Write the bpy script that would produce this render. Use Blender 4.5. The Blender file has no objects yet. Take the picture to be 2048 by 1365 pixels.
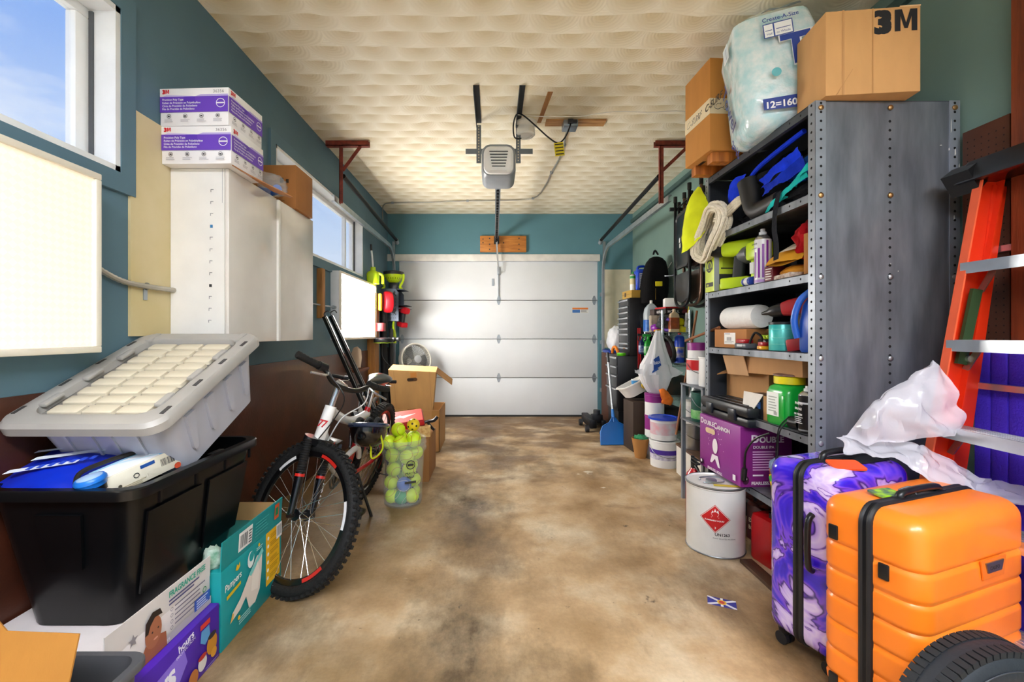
import bpy, bmesh, math, random
from mathutils import Vector, Matrix, noise
PI = math.pi
V = Vector
# ---------------------------------------------------------------- camera, world, light, exposure
F, CX, CY, CZ = 890.0, 988.0, 668.0, 1.14          # focal length in pixels, vanishing point, eye height
scene = bpy.context.scene
COL = scene.collection
cam_d = bpy.data.cameras.new('camera')
cam_d.sensor_width = 36.0
cam_d.lens = F / 2048 * 36
cam_d.shift_x = (1024 - CX) / 2048
cam_d.shift_y = (CY - 682.5) / 2048
cam_d.clip_start = 0.02
cam = bpy.data.objects.new('camera', cam_d)
cam.location = (0, 0, CZ)
cam.rotation_euler = (PI / 2, 0, 0)
COL.objects.link(cam)
scene.camera = cam
scene.view_settings.view_transform = 'Standard'
scene.view_settings.look = 'None'
scene.view_settings.gamma = 1.0
scene.view_settings.use_curve_mapping = False
scene.view_settings.exposure = 0.78

def lin(c):
    if isinstance(c, str):
        c = [int(c[i:i + 2], 16) / 255 for i in (0, 2, 4)]
    return tuple(x / 12.92 if x <= 0.04045 else ((x + 0.055) / 1.055) ** 2.4 for x in c[:3]) + (1.0,)

# sky: blue overhead, pale towards the horizon, thin clouds
world = bpy.data.worlds.new('sky')
scene.world = world
world.use_nodes = True
wn, wl = world.node_tree.nodes, world.node_tree.links
wn.clear()
tc = wn.new('ShaderNodeTexCoord'); sp = wn.new('ShaderNodeSeparateXYZ')
wl.new(tc.outputs['Generated'], sp.inputs[0])
rp = wn.new('ShaderNodeValToRGB')
e = rp.color_ramp.elements
e[0].position = 0.0; e[0].color = lin('e4ecf5')
e[1].position = 0.85; e[1].color = lin('3f7fe8')
k = e.new(0.22); k.color = lin('bcd3f4')
k = e.new(0.48); k.color = lin('6fa3f0')
wl.new(sp.outputs['Z'], rp.inputs[0])
nz = wn.new('ShaderNodeTexNoise'); nz.inputs['Scale'].default_value = 2.6; nz.inputs['Detail'].default_value = 7
mp = wn.new('ShaderNodeMapping'); mp.inputs['Scale'].default_value = (1, 1, 3.2)
wl.new(tc.outputs['Generated'], mp.inputs[0]); wl.new(mp.outputs[0], nz.inputs['Vector'])
cr = wn.new('ShaderNodeValToRGB'); cr.color_ramp.elements[0].position = 0.52; cr.color_ramp.elements[1].position = 0.72
wl.new(nz.outputs[0], cr.inputs[0])
mx = wn.new('ShaderNodeMix'); mx.data_type = 'RGBA'; mx.inputs['B'].default_value = lin('f4f7fb')
wl.new(cr.outputs[0], mx.inputs['Factor']); wl.new(rp.outputs[0], mx.inputs['A'])
bg = wn.new('ShaderNodeBackground'); bg.inputs['Strength'].default_value = 0.66
wl.new(mx.outputs['Result'], bg.inputs[0])
wo = wn.new('ShaderNodeOutputWorld'); wl.new(bg.outputs[0], wo.inputs[0])

# sun high behind the open end of the garage; it reaches only the drive and the floor behind the camera
sd = bpy.data.lights.new('sun', 'SUN'); sd.energy = 8.0; sd.angle = 0.01; sd.color = (1.0, 0.96, 0.9)
so = bpy.data.objects.new('sun', sd); so.rotation_euler = (math.radians(32), 0, 0); COL.objects.link(so)
scene.cycles.max_bounces = 7
scene.cycles.diffuse_bounces = 4
scene.cycles.glossy_bounces = 3
scene.cycles.transmission_bounces = 5
scene.cycles.transparent_max_bounces = 10
# ---------------------------------------------------------------- helpers
random.seed(7)
def at(px, py, d):
    return V(((px - CX) * d / F, d, CZ - (py - CY) * d / F))
def T(x, y=0, z=0):
    return Matrix.Translation(V((x, y, z)) if not isinstance(x, Vector) else x)
def R(ax, deg):
    return Matrix.Rotation(math.radians(deg), 4, ax)
def frame(o, u, v):
    u = V(u).normalized(); v = V(v); n = u.cross(v).normalized(); v = n.cross(u)
    m = Matrix((u, v, n)).transposed().to_4x4(); m.translation = V(o)
    return m
def align(p0, p1):                       # z axis of the result runs p0 -> p1
    p0, p1 = V(p0), V(p1); z = (p1 - p0).normalized()
    a = V((0, 0, 1)) if abs(z.z) < 0.95 else V((1, 0, 0))
    x = a.cross(z).normalized(); y = z.cross(x)
    m = Matrix((x, y, z)).transposed().to_4x4(); m.translation = p0
    return m

_mats = {}
def mt(c, r=0.5, m=0.0, var=0.10, vs=9.0, bump=0.0, bs=60.0, kind='', c2=None, spec=0.5, coat=0.0, emit=0.0, alpha=1.0, trans=0.0, st=(1, 1, 1)):
    key = (c, r, m, var, vs, bump, bs, kind, c2, spec, coat, emit, alpha, trans, st)
    if key in _mats:
        return _mats[key]
    mat = bpy.data.materials.new((kind or 'paint') + '_' + str(c)); mat.use_nodes = True
    n, l = mat.node_tree.nodes, mat.node_tree.links
    p = n['Principled BSDF']
    p.inputs['Roughness'].default_value = r; p.inputs['Metallic'].default_value = m
    p.inputs['Specular IOR Level'].default_value = spec
    p.inputs['Coat Weight'].default_value = coat
    p.inputs['Alpha'].default_value = alpha
    p.inputs['Transmission Weight'].default_value = trans
    base = lin(c)
    p.inputs['Base Color'].default_value = base
    if emit:
        p.inputs['Emission Color'].default_value = base; p.inputs['Emission Strength'].default_value = emit
    tx = n.new('ShaderNodeTexCoord'); mp = n.new('ShaderNodeMapping'); mp.inputs['Scale'].default_value = st
    l.new(tx.outputs['Object'], mp.inputs[0])
    if var or c2:
        nz = n.new('ShaderNodeTexNoise'); nz.inputs['Scale'].default_value = vs; nz.inputs['Detail'].default_value = 5
        l.new(mp.outputs[0], nz.inputs['Vector'])
        rp = n.new('ShaderNodeValToRGB'); e = rp.color_ramp.elements
        e[0].position = 0.34; e[1].position = 0.66
        if c2:
            e[0].color = lin(c2); e[1].color = base
        else:
            e[0].color = tuple(x * (1 - var) for x in base[:3]) + (1,)
            e[1].color = tuple(min(1, x * (1 + var * 0.6)) for x in base[:3]) + (1,)
        l.new(nz.outputs[0], rp.inputs[0]); l.new(rp.outputs[0], p.inputs['Base Color'])
    if bump:
        nb = n.new('ShaderNodeTexNoise'); nb.inputs['Scale'].default_value = bs; nb.inputs['Detail'].default_value = 4
        l.new(mp.outputs[0], nb.inputs['Vector'])
        b = n.new('ShaderNodeBump'); b.inputs['Strength'].default_value = bump; b.inputs['Distance'].default_value = 0.01
        l.new(nb.outputs[0], b.inputs['Height']); l.new(b.outputs[0], p.inputs['Normal'])
    _mats[key] = mat
    return mat
def card(c='c08c55', **k):
    return mt(c, 0.85, var=0.07, vs=4, bump=0.05, bs=40, st=(3, 3, 1), kind='cardboard', **k)
def wood(c='b98346', c2='8a5a2a', st=(9, 9, 0.7)):
    return mt(c, 0.6, c2=c2, vs=5, bump=0.2, bs=14, st=st, kind='wood')
def plas(c, r=0.35, **k):
    return mt(c, r, var=0.06, kind='plastic', **k)
def met(c='b9bdc2', r=0.3, **k):
    return mt(c, r, 0.9, var=0.12, kind='metal', **k)
def cloth(c, **k):
    return mt(c, 0.9, var=0.2, vs=14, bump=0.5, bs=60, kind='fabric', spec=0.2, **k)
def ink(c):
    return mt(c, 0.5, var=0.0, kind='ink')
BLACK, WHITE = '0c0c0e', 'f2f2f0'

def rr(w, d, r, n=4):                    # rounded rectangle outline, counter-clockwise
    r = min(r, w / 2 - 1e-4, d / 2 - 1e-4); out = []
    for cx, cy, a0 in ((w / 2 - r, d / 2 - r, 0), (-w / 2 + r, d / 2 - r, 90), (-w / 2 + r, -d / 2 + r, 180), (w / 2 - r, -d / 2 + r, 270)):
        for i in range(n + 1):
            a = math.radians(a0 + 90 * i / n)
            out.append((cx + r * math.cos(a), cy + r * math.sin(a)))
    return out
def ring(r, n=24, ry=None):
    return [(r * math.cos(2 * PI * i / n), (ry or r) * math.sin(2 * PI * i / n)) for i in range(n)]
def smooth_path(pts, k=6):
    P = [V(p) for p in pts]; out = []
    for i in range(len(P) - 1):
        a, b, c, d = P[max(i - 1, 0)], P[i], P[i + 1], P[min(i + 2, len(P) - 1)]
        for j in range(k):
            t = j / k
            out.append(0.5 * ((2 * b) + (c - a) * t + (2 * a - 5 * b + 4 * c - d) * t * t + (3 * b - a - 3 * c + d) * t ** 3))
    out.append(P[-1])
    return out

class B:
    def __init__(s, M=None):
        s.v, s.f, s.m, s.cm, s.M = [], [], [], 0, M or Matrix()
    def add(s, vs, fs, M=None):
        k = len(s.v); X = s.M @ M if M else s.M
        s.v += [X @ V(p) for p in vs]
        for f in fs:
            s.f.append([i + k for i in f]); s.m.append(s.cm)
        return s
    def mat(s, i):
        s.cm = i; return s
    def box(s, x0, y0, z0, x1, y1, z1, M=None, bev=0.0, seg=2):
        if bev:
            bm = bmesh.new(); bmesh.ops.create_cube(bm, size=1.0)
            for v in bm.verts:
                v.co = V(((x0 + x1) / 2 + v.co.x * (x1 - x0), (y0 + y1) / 2 + v.co.y * (y1 - y0), (z0 + z1) / 2 + v.co.z * (z1 - z0)))
            bev = min(bev, 0.45 * min(abs(x1 - x0), abs(y1 - y0), abs(z1 - z0)))
            bmesh.ops.bevel(bm, geom=bm.edges[:], offset=bev, segments=seg, profile=0.5, affect='EDGES')
            bm.verts.index_update()
            s.add([v.co.copy() for v in bm.verts], [[v.index for v in f.verts] for f in bm.faces], M); bm.free()
            return s
        vs = [(x, y, z) for z in (z0, z1) for y in (y0, y1) for x in (x0, x1)]
        return s.add(vs, [(0, 2, 3, 1), (4, 5, 7, 6), (0, 1, 5, 4), (2, 6, 7, 3), (0, 4, 6, 2), (1, 3, 7, 5)], M)
    def cbox(s, c, d, M=None, bev=0.0):
        return s.box(c[0] - d[0] / 2, c[1] - d[1] / 2, c[2] - d[2] / 2, c[0] + d[0] / 2, c[1] + d[1] / 2, c[2] + d[2] / 2, M, bev)
    def poly(s, pts, M=None):
        return s.add(pts, [list(range(len(pts)))], M)
    def loft(s, secs, M=None, cap0=True, cap1=True, close=True):
        n = len(secs[0]); vs = [p for q in secs for p in q]; fs = []
        for i in range(len(secs) - 1):
            for j in range(n if close else n - 1):
                a, b = i * n + j, i * n + (j + 1) % n
                fs.append((a, b, b + n, a + n))
        if cap0: fs.append(list(range(n))[::-1])
        if cap1: fs.append([(len(secs) - 1) * n + j for j in range(n)])
        return s.add(vs, fs, M)
    def prism(s, pts, h, M=None, z0=0.0):
        return s.loft([[(x, y, z0) for x, y in pts], [(x, y, z0 + h) for x, y in pts]], M)
    def lathe(s, prof, M=None, seg=24, cap0=True, cap1=True):
        return s.loft([[(r * math.cos(2 * PI * j / seg), r * math.sin(2 * PI * j / seg), z) for j in range(seg)] for r, z in prof], M, cap0, cap1)
    def cyl(s, p0, p1, r, r1=None, seg=12):
        h = (V(p1) - V(p0)).length
        return s.lathe([(r, 0), (r if r1 is None else r1, h)], align(p0, p1), seg)
    def bar(s, p0, p1, w, t, up=(0, 0, 1), bev=0.0):   # rectangular bar p0->p1, w across, t along up
        p0, p1 = V(p0), V(p1); z = (p1 - p0); L = z.length; z.normalize(); y = V(up); x = y.cross(z)
        if x.length < 1e-4: x = V((1, 0, 0)).cross(z)
        x.normalize(); y = z.cross(x); m = Matrix((x, y, z)).transposed().to_4x4(); m.translation = p0
        return s.box(-w / 2, -t / 2, 0, w / 2, t / 2, L, m, bev)
    def tube(s, pts, r, seg=8, k=0, closed=False):
        P = smooth_path(pts, k) if k else [V(p) for p in pts]
        n = len(P); secs = []; x = None
        for i in range(n):
            if closed: t = P[(i + 1) % n] - P[i - 1]
            else: t = P[min(i + 1, n - 1)] - P[max(i - 1, 0)]
            t.normalize()
            if x is None:
                a = V((0, 0, 1)) if abs(t.z) < 0.9 else V((1, 0, 0)); x = a.cross(t).normalized()
            else:
                x = (x - t * x.dot(t)).normalized()
            y = t.cross(x); rad = r(i / max(1, n - 1)) if callable(r) else r
            secs.append([P[i] + (x * math.cos(2 * PI * j / seg) + y * math.sin(2 * PI * j / seg)) * rad for j in range(seg)])
        if closed: secs.append(secs[0])
        return s.loft(secs, None, not closed, not closed)
    def torus(s, R0, r, M=None, seg=36, rs=10, fn=None):
        secs = []
        for i in range(seg):
            a = 2 * PI * i / seg; q = []
            for j in range(rs):
                b = 2 * PI * j / rs; rad = R0 + r * math.cos(b); q.append((rad * math.cos(a), rad * math.sin(a), r * math.sin(b)))
            secs.append(q)
        secs.append(secs[0])
        return s.loft(secs, M, False, False)
    def ball(s, c, r, seg=16, rings=10, M=None):
        rx, ry, rz = (r, r, r) if not hasattr(r, '__len__') else r
        secs = []
        for i in range(1, rings):
            a = PI * i / rings
            secs.append([(c[0] + rx * math.sin(a) * math.cos(2 * PI * j / seg), c[1] + ry * math.sin(a) * math.sin(2 * PI * j / seg), c[2] - rz * math.cos(a)) for j in range(seg)])
        return s.loft(secs, M)
    def lump(s, c, r, amp=0.15, fq=3.0, seed=0, seg=32, rings=20, M=None, sq=1.0):   # wrinkled soft body
        secs = []
        for i in range(1, rings):
            a = PI * i / rings; q = []
            for j in range(seg):
                t = 2 * PI * j / seg
                d = V((math.sin(a) * math.cos(t), math.sin(a) * math.sin(t), -math.cos(a)))
                if sq != 1.0: d = V([math.copysign(abs(x) ** sq, x) for x in d])
                k = 1 + amp * noise.noise(d * fq + V((seed * 3.7, seed, 0))) + amp * 0.5 * noise.noise(d * fq * 2.6 + V((seed, 9, seed)))
                q.append((c[0] + r[0] * d.x * k, c[1] + r[1] * d.y * k, c[2] + r[2] * d.z * k))
            secs.append(q)
        return s.loft(secs, M)
    def sheet(s, ctrl, nu=24, nv=24, amp=0.0, fq=8.0, seed=0, thick=0.0, M=None):   # smooth sheet through a grid of points
        rows = [smooth_path(rw, max(1, nu // (len(rw) - 1))) for rw in ctrl]
        cols = [smooth_path([rw[i] for rw in rows], max(1, nv // (len(ctrl) - 1))) for i in range(len(rows[0]))]
        U, W = len(cols), len(cols[0]); vs = []
        for i in range(U):
            for j in range(W):
                p = cols[i][j]
                if amp: p = p + noise.noise_vector(p * fq + V((seed, seed * 2, 0))) * amp + noise.noise_vector(p * fq * 2.7 + V((0, seed, 5))) * amp * 0.4
                vs.append(p)
        fs = [(i * W + j, (i + 1) * W + j, (i + 1) * W + j + 1, i * W + j + 1) for i in range(U - 1) for j in range(W - 1)]
        return s.add(vs, fs, M)
    def text(s, body, size, M, bold=0.0, ax='LEFT', space=1.0, shear=0.0, sx=1.0):
        vs, fs = text_mesh(body, bold, ax, space, shear)
        return s.add([(x * size * sx, y * size, 0) for x, y in vs], fs, M)
    def build(s, name, mats, parent=None, world=False, flat=False, ang=38):
        me = bpy.data.meshes.new(name)
        vs = s.v
        if parent is not None and world:
            full, q = Matrix(), parent
            while q is not None:
                full = Matrix.LocRotScale(q.location, q.rotation_euler, None) @ full; q = q.parent
            inv = full.inverted()
            vs = [inv @ p for p in vs]
        me.from_pydata(vs, [], s.f)
        for mm in (mats if isinstance(mats, (list, tuple)) else [mats]):
            me.materials.append(mm)
        me.polygons.foreach_set('material_index', s.m)
        if not flat:
            bm = bmesh.new(); bm.from_mesh(me)
            bmesh.ops.recalc_face_normals(bm, faces=bm.faces)
            for f in bm.faces: f.smooth = True
            ca = math.radians(ang)
            for ed in bm.edges:
                ed.smooth = len(ed.link_faces) == 2 and ed.calc_face_angle(0) < ca
            bm.to_mesh(me); bm.free()
        o = bpy.data.objects.new(name, me); COL.objects.link(o)
        if parent is not None: o.parent = parent
        return o

_txt = {}
def text_mesh(body, bold, ax, space, shear):
    key = (body, bold, ax, space, shear)
    if key not in _txt:
        cu = bpy.data.curves.new('t', 'FONT'); cu.body = body; cu.offset = bold; cu.align_x = ax; cu.space_character = space
        cu.shear = shear; cu.resolution_u = 3
        ob = bpy.data.objects.new('t', cu); me = bpy.data.meshes.new_from_object(ob)
        _txt[key] = ([(v.co.x, v.co.y) for v in me.vertices], [list(p.vertices) for p in me.polygons])
        bpy.data.objects.remove(ob); bpy.data.curves.remove(cu); bpy.data.meshes.remove(me)
    return _txt[key]

class Print:
    """flat print on a face: origin at the face's lower left corner, x along u, y along v"""
    def __init__(s, parent, o, u, v, lift=0.0008, world=False, cyl=0):
        s.M = frame(o, u, v); s.b = B(Matrix() if cyl else s.M); s.cyl = cyl; s.mats = []; s.parent = parent; s.z = lift; s.world = world; s.n = 0
    def _m(s, m):
        if isinstance(m, str): m = ink(m)
        if m not in s.mats: s.mats.append(m)
        s.b.mat(s.mats.index(m)); s.n += 1
        return s.z + s.n * 0.00012
    def rect(s, x0, y0, x1, y1, m):
        z = s._m(m)
        if s.cyl:
            n = max(1, int(abs(x1 - x0) / s.cyl / .14)); q = [x0 + (x1 - x0) * i / n for i in range(n + 1)]
            s.b.loft([[(x, y0, z) for x in q], [(x, y1, z) for x in q]], None, False, False, False); return s
        s.b.poly([(x0, y0, z), (x1, y0, z), (x1, y1, z), (x0, y1, z)]); return s
    def poly(s, pts, m):
        z = s._m(m); s.b.poly([(x, y, z) for x, y in pts]); return s
    def disc(s, x, y, r, m, ry=None, n=20):
        return s.poly([(x + a, y + b) for a, b in ring(r, n, ry)], m)
    def ring(s, x, y, r, w, m, n=20):
        z = s._m(m); o = ring(r, n); i = ring(r - w, n)
        s.b.loft([[(x + a, y + b, z) for a, b in o], [(x + a, y + b, z) for a, b in i]], None, False, False); return s
    def lines(s, x0, y0, x1, n, dy, h, m, rag=0.25, seed=1):       # greeked small print
        rd = random.Random(seed)
        for i in range(n):
            y = y0 - i * dy; s.rect(x0, y, x1 - (x1 - x0) * rag * rd.random(), y + h, m)
        return s
    def bars(s, x0, y0, x1, y1, m, n=16, seed=3):                  # barcode
        rd = random.Random(seed); w = (x1 - x0) / n
        for i in range(n):
            s.rect(x0 + i * w, y0, x0 + i * w + w * rd.uniform(0.25, 0.75), y1, m)
        return s
    def text(s, t, x, y, size, m, bold=0.0, ax='LEFT', space=1.0, shear=0.0, sx=1.0, rot=0):
        k = min(bold, .012)
        for q in ((0, 0),) if bold <= .015 else ((-.5, -.3), (.5, .3), (-.5, .3), (.5, -.3), (0, 0)):
            z = s._m(m); s.b.text(t, size, T(x, y, z) @ R('Z', rot) @ T(q[0] * bold * size, q[1] * bold * size, 0), k, ax, space, shear, sx)
        return s
    def diamond(s, x, y, r, m, n=16):
        z = s._m(m); q = [-r + 2 * r * i / n for i in range(n + 1)]
        s.b.loft([[(x + a, y - (r - abs(a)) - 1e-5, z) for a in q], [(x + a, y + (r - abs(a)) + 1e-5, z) for a in q]], None, False, False, False); return s
    def done(s, name='print'):
        if s.cyl:
            s.b.v = [s.M @ V(((s.cyl + p.z) * math.sin(p.x / s.cyl), p.y, (s.cyl + p.z) * math.cos(p.x / s.cyl) - s.cyl)) for p in s.b.v]
        return s.b.build(name, s.mats, s.parent, s.world, flat=True) if s.mats else None

def logo(p, x, y, h, m):                  # heavy '3M' lettering drawn as shapes
    p.text('3', x, y, h * 1.38, m, bold=.15)
    X = x + h * .84; w = h * .95; k = h * .24
    for q in ([(0, 0), (k, 0), (k, h), (0, h)], [(w - k, 0), (w, 0), (w, h), (w - k, h)], [(k * .6, h), (k * 1.25, h), (w / 2 + k * .3, h * .12), (w / 2 - k * .3, h * .12)], [(w - k * 1.25, h), (w - k * .6, h), (w / 2 + k * .3, h * .12), (w / 2 - k * .3, h * .12)]):
        p.poly([(X + a, y + b_) for a, b_ in q], m)
    return p
def tag(o, label, cat, group=None, kind=None):
    if label: o['label'] = label
    if cat: o['category'] = cat
    if group: o['group'] = group
    if kind: o['kind'] = kind
    return o
def thing(name, label, cat, loc=(0, 0, 0), rz=0.0, group=None, rot=None):
    o = bpy.data.objects.new(name, None); COL.objects.link(o)
    o.empty_display_size = 0.05
    o.location = loc; o.rotation_euler = rot if rot else (0, 0, math.radians(rz))
    return tag(o, label, cat, group)
def struct(name, b, m, parent=None, **k):
    o = b.build(name, m, parent, **k); o['kind'] = 'structure'
    return o
def dup(root, loc, rz=None, label=None, rot=None):
    r = root.copy(); COL.objects.link(r); r.location = loc
    if rz is not None: r.rotation_euler = (0, 0, math.radians(rz))
    if rot is not None: r.rotation_euler = rot
    if label: r['label'] = label
    for ch in list(root.children):
        c = ch.copy(); COL.objects.link(c); c.parent = r
        for g in list(ch.children):
            d = g.copy(); COL.objects.link(d); d.parent = c
    return r
def dots(b, pts, M, r=0.004, n=8):       # small flat discs in the plane of M
    for x, y in pts:
        b.poly([(x + a, y + c, 0) for a, c in ring(r, n)], M)
    return b
# ---------------------------------------------------------------- the room
XL, XR, YF, ZC, YB = -1.46, 1.90, 6.10, 2.784, -2.3

def wall_mat(c, name):
    m = mt(c, 0.72, var=0.10, vs=1.3, bump=0.12, bs=22, kind=name)
    return m
PAINT = wall_mat('597888', 'teal_wall')

def floor_material():
    m = bpy.data.materials.new('concrete'); m.use_nodes = True
    n, l = m.node_tree.nodes, m.node_tree.links; p = n['Principled BSDF']
    tx = n.new('ShaderNodeTexCoord')
    def nz(scale, det, off=(0, 0, 0), st=(1, 1, 1), rough=0.55):
        mp = n.new('ShaderNodeMapping'); mp.inputs['Location'].default_value = off; mp.inputs['Scale'].default_value = st
        l.new(tx.outputs['Object'], mp.inputs[0])
        q = n.new('ShaderNodeTexNoise'); q.inputs['Scale'].default_value = scale; q.inputs['Detail'].default_value = det
        q.inputs['Roughness'].default_value = rough
        l.new(mp.outputs[0], q.inputs['Vector']); return q.outputs[0]
    def ramp(src, stops):
        r = n.new('ShaderNodeValToRGB'); e = r.color_ramp.elements
        e[0].position, e[0].color = stops[0]; e[1].position, e[1].color = stops[-1]
        for a, b in stops[1:-1]:
            q = e.new(a); q.color = b
        l.new(src, r.inputs[0]); return r.outputs[0]
    def mix(f, a, b, mode='MIX'):
        x = n.new('ShaderNodeMix'); x.data_type = 'RGBA'; x.blend_type = mode
        if isinstance(f, float): x.inputs['Factor'].default_value = f
        else: l.new(f, x.inputs['Factor'])
        for s, v in (('A', a), ('B', b)):
            if isinstance(v, tuple): x.inputs[s].default_value = v
            else: l.new(v, x.inputs[s])
        return x.outputs['Result']
    def mth(op, a, b=None):
        x = n.new('ShaderNodeMath'); x.operation = op
        for i, v in enumerate((a, b)):
            if v is None: continue
            if isinstance(v, (int, float)): x.inputs[i].default_value = v
            else: l.new(v, x.inputs[i])
        return x.outputs[0]
    g = lambda v: (v, v, v, 1)
    base = ramp(nz(2.2, 8), [(0.30, lin('94734a')), (0.5, lin('bfa17a')), (0.66, lin('dac7a8'))])
    # broad oily drive-over stain down the middle, spreading to the left
    sx = n.new('ShaderNodeSeparateXYZ'); l.new(tx.outputs['Object'], sx.inputs[0])
    wob = nz(1.1, 6, (3, 1, 0))
    c = mth('ADD', sx.outputs['X'], mth('MULTIPLY', mth('SUBTRACT', wob, 0.5), 0.8))
    d = mth('ABSOLUTE', mth('ADD', c, 0.10))
    band = mth('SUBTRACT', 1.0, mth('MULTIPLY', d, 2.6))
    wet = mth('ADD', mth('MULTIPLY', band, 0.22), mth('MULTIPLY', nz(2.0, 10, (7, 2, 0), (1, 0.6, 1), 0.72), 1.0))
    st = ramp(wet, [(0.53, g(0)), (0.80, g(1))])
    col = mix(st, base, lin('57452d'))
    # brown grime along the left side under the bicycle and boxes
    lf = ramp(mth('ADD', mth('MULTIPLY', sx.outputs['X'], -0.42), nz(1.8, 8, (1, 5, 0))), [(0.62, g(0)), (0.95, g(1))])
    col = mix(lf, col, lin('7a5f38'))
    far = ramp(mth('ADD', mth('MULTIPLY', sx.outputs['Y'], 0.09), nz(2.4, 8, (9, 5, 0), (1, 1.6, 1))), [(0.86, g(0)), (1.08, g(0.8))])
    col = mix(far, col, lin('6d5030'))  # floor darkens towards the far end, shading put into its colour
    # dark drips, pale paint spills
    col = mix(ramp(nz(1.25, 10, (4.3, 8.1, 0), (1.25, 0.8, 1), 0.68), [(0.50, g(0)), (0.70, g(0.55))]), col, lin('6b5030'))
    col = mix(ramp(nz(0.9, 10, (14.2, 3.7, 0), (1.6, 0.7, 1), 0.72), [(0.53, g(0)), (0.68, g(0.6))]), col, lin('4a3823'))
    col = mix(ramp(nz(5.5, 6, (2, 2, 0), (1, 0.8, 1), 0.6), [(0.68, g(0)), (0.715, g(0.8))]), col, lin('35281c'))
    col = mix(ramp(nz(4.0, 5, (12, 3, 0), (0.8, 1, 1), 0.55), [(0.725, g(0)), (0.745, g(0.7))]), col, lin('e9e0cf'))
    col = mix(ramp(nz(38, 3), [(0.70, g(0)), (0.76, g(0.7))]), col, lin('4a3b2a'))
    col = mix(0.5, col, ramp(nz(60, 4), [(0.3, g(0.75)), (0.7, g(1))]), 'MULTIPLY')
    l.new(col, p.inputs['Base Color'])
    rg = ramp(nz(3, 5), [(0.3, g(0.38)), (0.7, g(0.72))]); l.new(rg, p.inputs['Roughness'])
    b = n.new('ShaderNodeBump'); b.inputs['Strength'].default_value = 0.25; b.inputs['Distance'].default_value = 0.01
    l.new(nz(45, 6), b.inputs['Height']); l.new(b.outputs[0], p.inputs['Normal'])
    return m

def ceiling_material():
    # swirled plaster: rows of overlapping fans, each with fine concentric comb lines
    m = bpy.data.materials.new('swirl_plaster'); m.use_nodes = True
    n, l = m.node_tree.nodes, m.node_tree.links; p = n['Principled BSDF']
    tx = n.new('ShaderNodeTexCoord')
    def mth(op, a, b=None, c=None):
        x = n.new('ShaderNodeMath'); x.operation = op
        for i, v in enumerate((a, b, c)):
            if v is None: continue
            if isinstance(v, (int, float)): x.inputs[i].default_value = v
            else: l.new(v, x.inputs[i])
        return x.outputs[0]
    wn_ = n.new('ShaderNodeTexNoise'); wn_.inputs['Scale'].default_value = 3.0
    l.new(tx.outputs['Object'], wn_.inputs['Vector'])
    wv = n.new('ShaderNodeVectorMath'); wv.operation = 'MULTIPLY_ADD'
    l.new(wn_.outputs['Color'], wv.inputs[0]); wv.inputs[1].default_value = (0.12, 0.09, 0); l.new(tx.outputs['Object'], wv.inputs[2])
    s = n.new('ShaderNodeSeparateXYZ'); l.new(wv.outputs[0], s.inputs[0])
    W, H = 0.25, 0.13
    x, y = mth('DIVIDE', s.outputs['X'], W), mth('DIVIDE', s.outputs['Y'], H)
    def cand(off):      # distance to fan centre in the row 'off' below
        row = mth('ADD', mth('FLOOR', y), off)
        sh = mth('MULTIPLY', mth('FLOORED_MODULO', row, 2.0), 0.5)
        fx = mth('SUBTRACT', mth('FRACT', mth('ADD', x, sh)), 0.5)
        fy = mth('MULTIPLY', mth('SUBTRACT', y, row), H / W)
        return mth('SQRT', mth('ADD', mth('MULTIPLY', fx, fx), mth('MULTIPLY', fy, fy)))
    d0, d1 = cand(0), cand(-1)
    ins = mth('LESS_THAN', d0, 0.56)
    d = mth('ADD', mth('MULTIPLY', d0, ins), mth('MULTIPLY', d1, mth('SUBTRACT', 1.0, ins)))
    comb = mth('MULTIPLY', mth('SINE', mth('MULTIPLY', d, 75.0)), 0.07)
    hgt = mth('ADD', mth('MULTIPLY', d, 1.5), comb)
    bp = n.new('ShaderNodeBump'); bp.inputs['Strength'].default_value = 0.65; bp.inputs['Distance'].default_value = 0.010
    l.new(hgt, bp.inputs['Height']); l.new(bp.outputs[0], p.inputs['Normal'])
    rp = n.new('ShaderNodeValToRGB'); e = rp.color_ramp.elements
    e[0].position = 0.10; e[0].color = lin('dccdaa'); e[1].position = 0.62; e[1].color = lin('f8f1de')  # tan to cream across each fan: relief shading painted into the colour
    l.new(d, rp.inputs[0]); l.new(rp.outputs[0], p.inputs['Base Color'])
    p.inputs['Roughness'].default_value = 0.6
    return m

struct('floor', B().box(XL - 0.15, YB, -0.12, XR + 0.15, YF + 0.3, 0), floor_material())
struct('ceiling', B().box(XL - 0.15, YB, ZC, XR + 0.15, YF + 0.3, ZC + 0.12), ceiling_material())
W1, W2, WZ = (-0.15, 1.725), (2.95, 4.92), (1.765, 2.40)
b = B()
for z0, z1 in ((0, WZ[0]), (WZ[1], ZC)):
    b.box(XL - 0.14, YB, z0, XL, YF + 0.3, z1)
for y0, y1 in ((YB, W1[0]), (W1[1], W2[0]), (W2[1], YF + 0.3)):
    b.box(XL - 0.14, y0, WZ[0], XL, y1, WZ[1])
struct('wall_left', b, PAINT)
struct('wall_right', B().box(XR, YB, 0, XR + 0.14, YF + 0.3, ZC), wall_mat('738f88', 'green_wall'))
DX0, DX1, DZ = -1.31, 1.43, 2.135
b = B()
b.box(XL, YF, 0, DX0, YF + 0.14, ZC); b.box(DX1, YF, 0, XR, YF + 0.14, ZC); b.box(DX0, YF, DZ + 0.09, DX1, YF + 0.14, ZC)
struct('wall_back', b, wall_mat('5a8896', 'teal_end_wall'))
struct('trim_1', B().box(XL, YF - 0.018, DZ, DX1 + 0.02, YF + 0.05, DZ + 0.095, bev=0.004), mt('e9e7e2', 0.5))
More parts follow.
